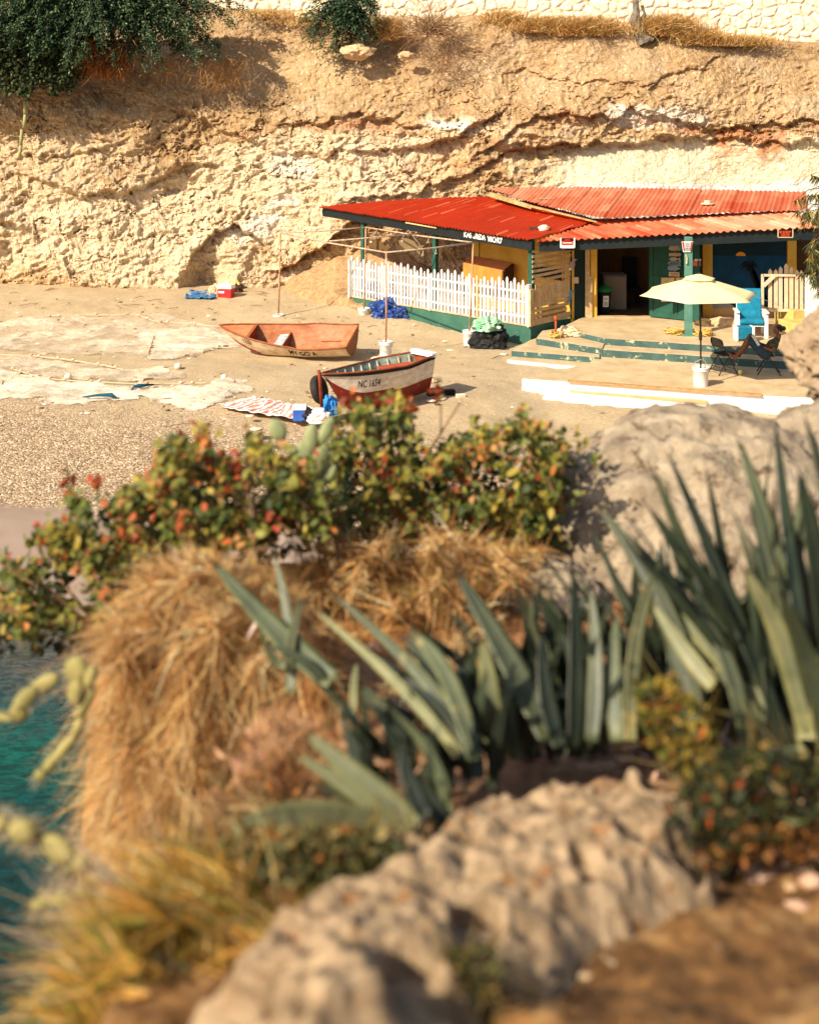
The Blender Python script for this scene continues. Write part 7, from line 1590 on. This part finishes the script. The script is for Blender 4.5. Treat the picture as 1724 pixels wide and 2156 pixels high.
# weeds among the agaves
def weed(label, poly, Y0, dY, n, cols, wts, s0=.012, s1=.028, name='weed'):
    q = inpoly(n, poly); m = MB(); leaves(m, AtN(q[:, 0], q[:, 1], Y0+rng.uniform(-dY, dY, n)), rng.uniform(s0, s1, n), pal(n, cols, wts, .25), DIA); b = inpoly(n//6, poly); nb = len(b)
    blades(m, AtN(b[:, 0], b[:, 1]+20, np.full(nb, Y0)), runit(nb, 1.2), .16, .004, np.zeros((nb, 3))-.05, pal(nb, [(120, 100, 50)], [1]), 3); return m.build(name, LEAF, label=label, cat='weed')
weed('yellow-green weed growing between the central and right agaves', [(1330, 1430), (1420, 1420), (1500, 1500), (1520, 1620), (1430, 1640), (1360, 1560)], 3.55, .12, 420, [(150, 130, 50), (176, 140, 60), (90, 96, 40), (190, 110, 50)], [4, 2, 4, 1])
weed('dark green weeds with a few orange blooms at the foot of the right agave', [(1400, 1700), (1480, 1600), (1600, 1560), (1760, 1600), (1780, 1760), (1600, 1800), (1500, 1850), (1440, 1830)], 3.25, .25, 1500, [(52, 60, 34), (80, 84, 40), (40, 46, 28), (140, 110, 56), (170, 84, 44)], [4, 3, 3, 1, .15])
weed('orange leaf litter along the upper edge of the dirt path', [(1560, 1740), (1780, 1720), (1780, 1800), (1480, 1830), (1400, 1860), (1440, 1820)], 3.1, .1, 500, [(150, 90, 40), (176, 120, 60), (110, 70, 34)], [3, 2, 3], .008, .018, 'leaf_litter')
weed('olive weeds at the bottom in the hollow of the outcrop', [(940, 2000), (1050, 1990), (1060, 2100), (1000, 2170), (930, 2160)], 2.35, .08, 260, [(60, 64, 30), (130, 106, 50), (90, 90, 44)], [3, 2, 3], .008, .02)
clump('matted straw and stems on the slope left of the low pale agave', [(400, 1620), (620, 1500), (900, 1560), (860, 1700), (640, 1700), (480, 1760)], 3.75, .25, 2600, .10, lambda q: np.stack([0*q[:, 0], -.3+0*q[:, 0], .35+0*q[:, 0]], 1), [(206, 166, 130), (176, 130, 90), (150, 106, 66), (120, 100, 60)], [3, 3, 2, 1], .004, -.2, jit=1.0)
weed('rusty weeds and leaf litter at the right foot of the golden mound', [(470, 1680), (600, 1560), (720, 1500), (760, 1560), (620, 1720), (500, 1800)], 3.7, .2, 700, [(190, 130, 70), (150, 96, 48), (110, 90, 46), (206, 150, 96)], [3, 3, 2, 2], .010, .022, 'leaf_litter')
weed('scrubby olive weeds on the bank above the bottom left grass', [(330, 1780), (560, 1760), (640, 1900), (600, 1980), (440, 1900), (320, 1900)], 3.1, .2, 1500, [(120, 108, 62), (160, 130, 76), (84, 86, 48), (190, 150, 96)], [4, 3, 3, 2], .008, .022)
weed('scrubby olive weeds around the low pale agave', [(560, 1740), (800, 1740), (880, 1800), (800, 1880), (640, 1920), (560, 1840)], 3.0, .15, 1500, [(110, 108, 66), (150, 130, 80), (80, 84, 50), (186, 110, 50)], [4, 3, 3, .4], .01, .024)
m = MB(); c = At(570, 1610, 3.9); m.blob(c, (.018, .014, .02), 3, .2, 2, 2); m.blob(c+Vector((-.02, 0, .015)), (.014, .012, .014), 3, .2, 2, 2); m.build('red_flower', mat('flower_red', (206, 60, 54), (220, 84, 70)), label='tiny red flower at the edge of the golden grass', cat='flower', smooth=True)

# ---------------- small stones, shells and bits of driftwood on the beach
m = MB(); r3 = random.Random(9)
for k in range(1500):
    y_ = r3.uniform(620, 1060)**1.0; x_ = r3.uniform(-40, 1500); p = G(x_, y_, 0)
    if p.x > 2.2 and p.y < 31: continue
    zz = float(beach_z(p.x, p.y)); p = G(x_, y_, zz); s_ = r3.choice([.012, .016, .02, .03, .045]); m.blob((p.x, p.y, zz+s_*.25), (s_*r3.uniform(1, 1.8), s_, s_*.5), k, .2, 1, 1, col=tuple(lin(r3.choice([(224, 204, 176), (190, 160, 128), (110, 84, 60), (236, 224, 206), (150, 120, 90)]))))
m.build('beach_stones', MATS['gravel_vc'], kind='stuff', label='small stones and shells scattered over the beach', cat='stones')
m = MB()
for k in range(70):
    x_, y_ = r3.uniform(-40, 1100), r3.choice([r3.uniform(605, 660), r3.uniform(640, 900)]); p = G(x_, y_, .2 if y_ < 680 else 0); zz = float(beach_z(p.x, p.y)); a_ = r3.uniform(0, 3); L_ = r3.uniform(.08, .3); d = Vector((math.cos(a_), math.sin(a_), 0))*L_; c = Vector((p.x, p.y, zz+.03)); m.tube([c-d, c+Vector((.02, .03, .02)), c+d], [.008, .01, .004], 4, cap=False)
m.build('driftwood_bits', mat('drift', (110, 80, 54), (160, 126, 90)), kind='stuff', label='thin twigs washed up along the sand', cat='twigs')
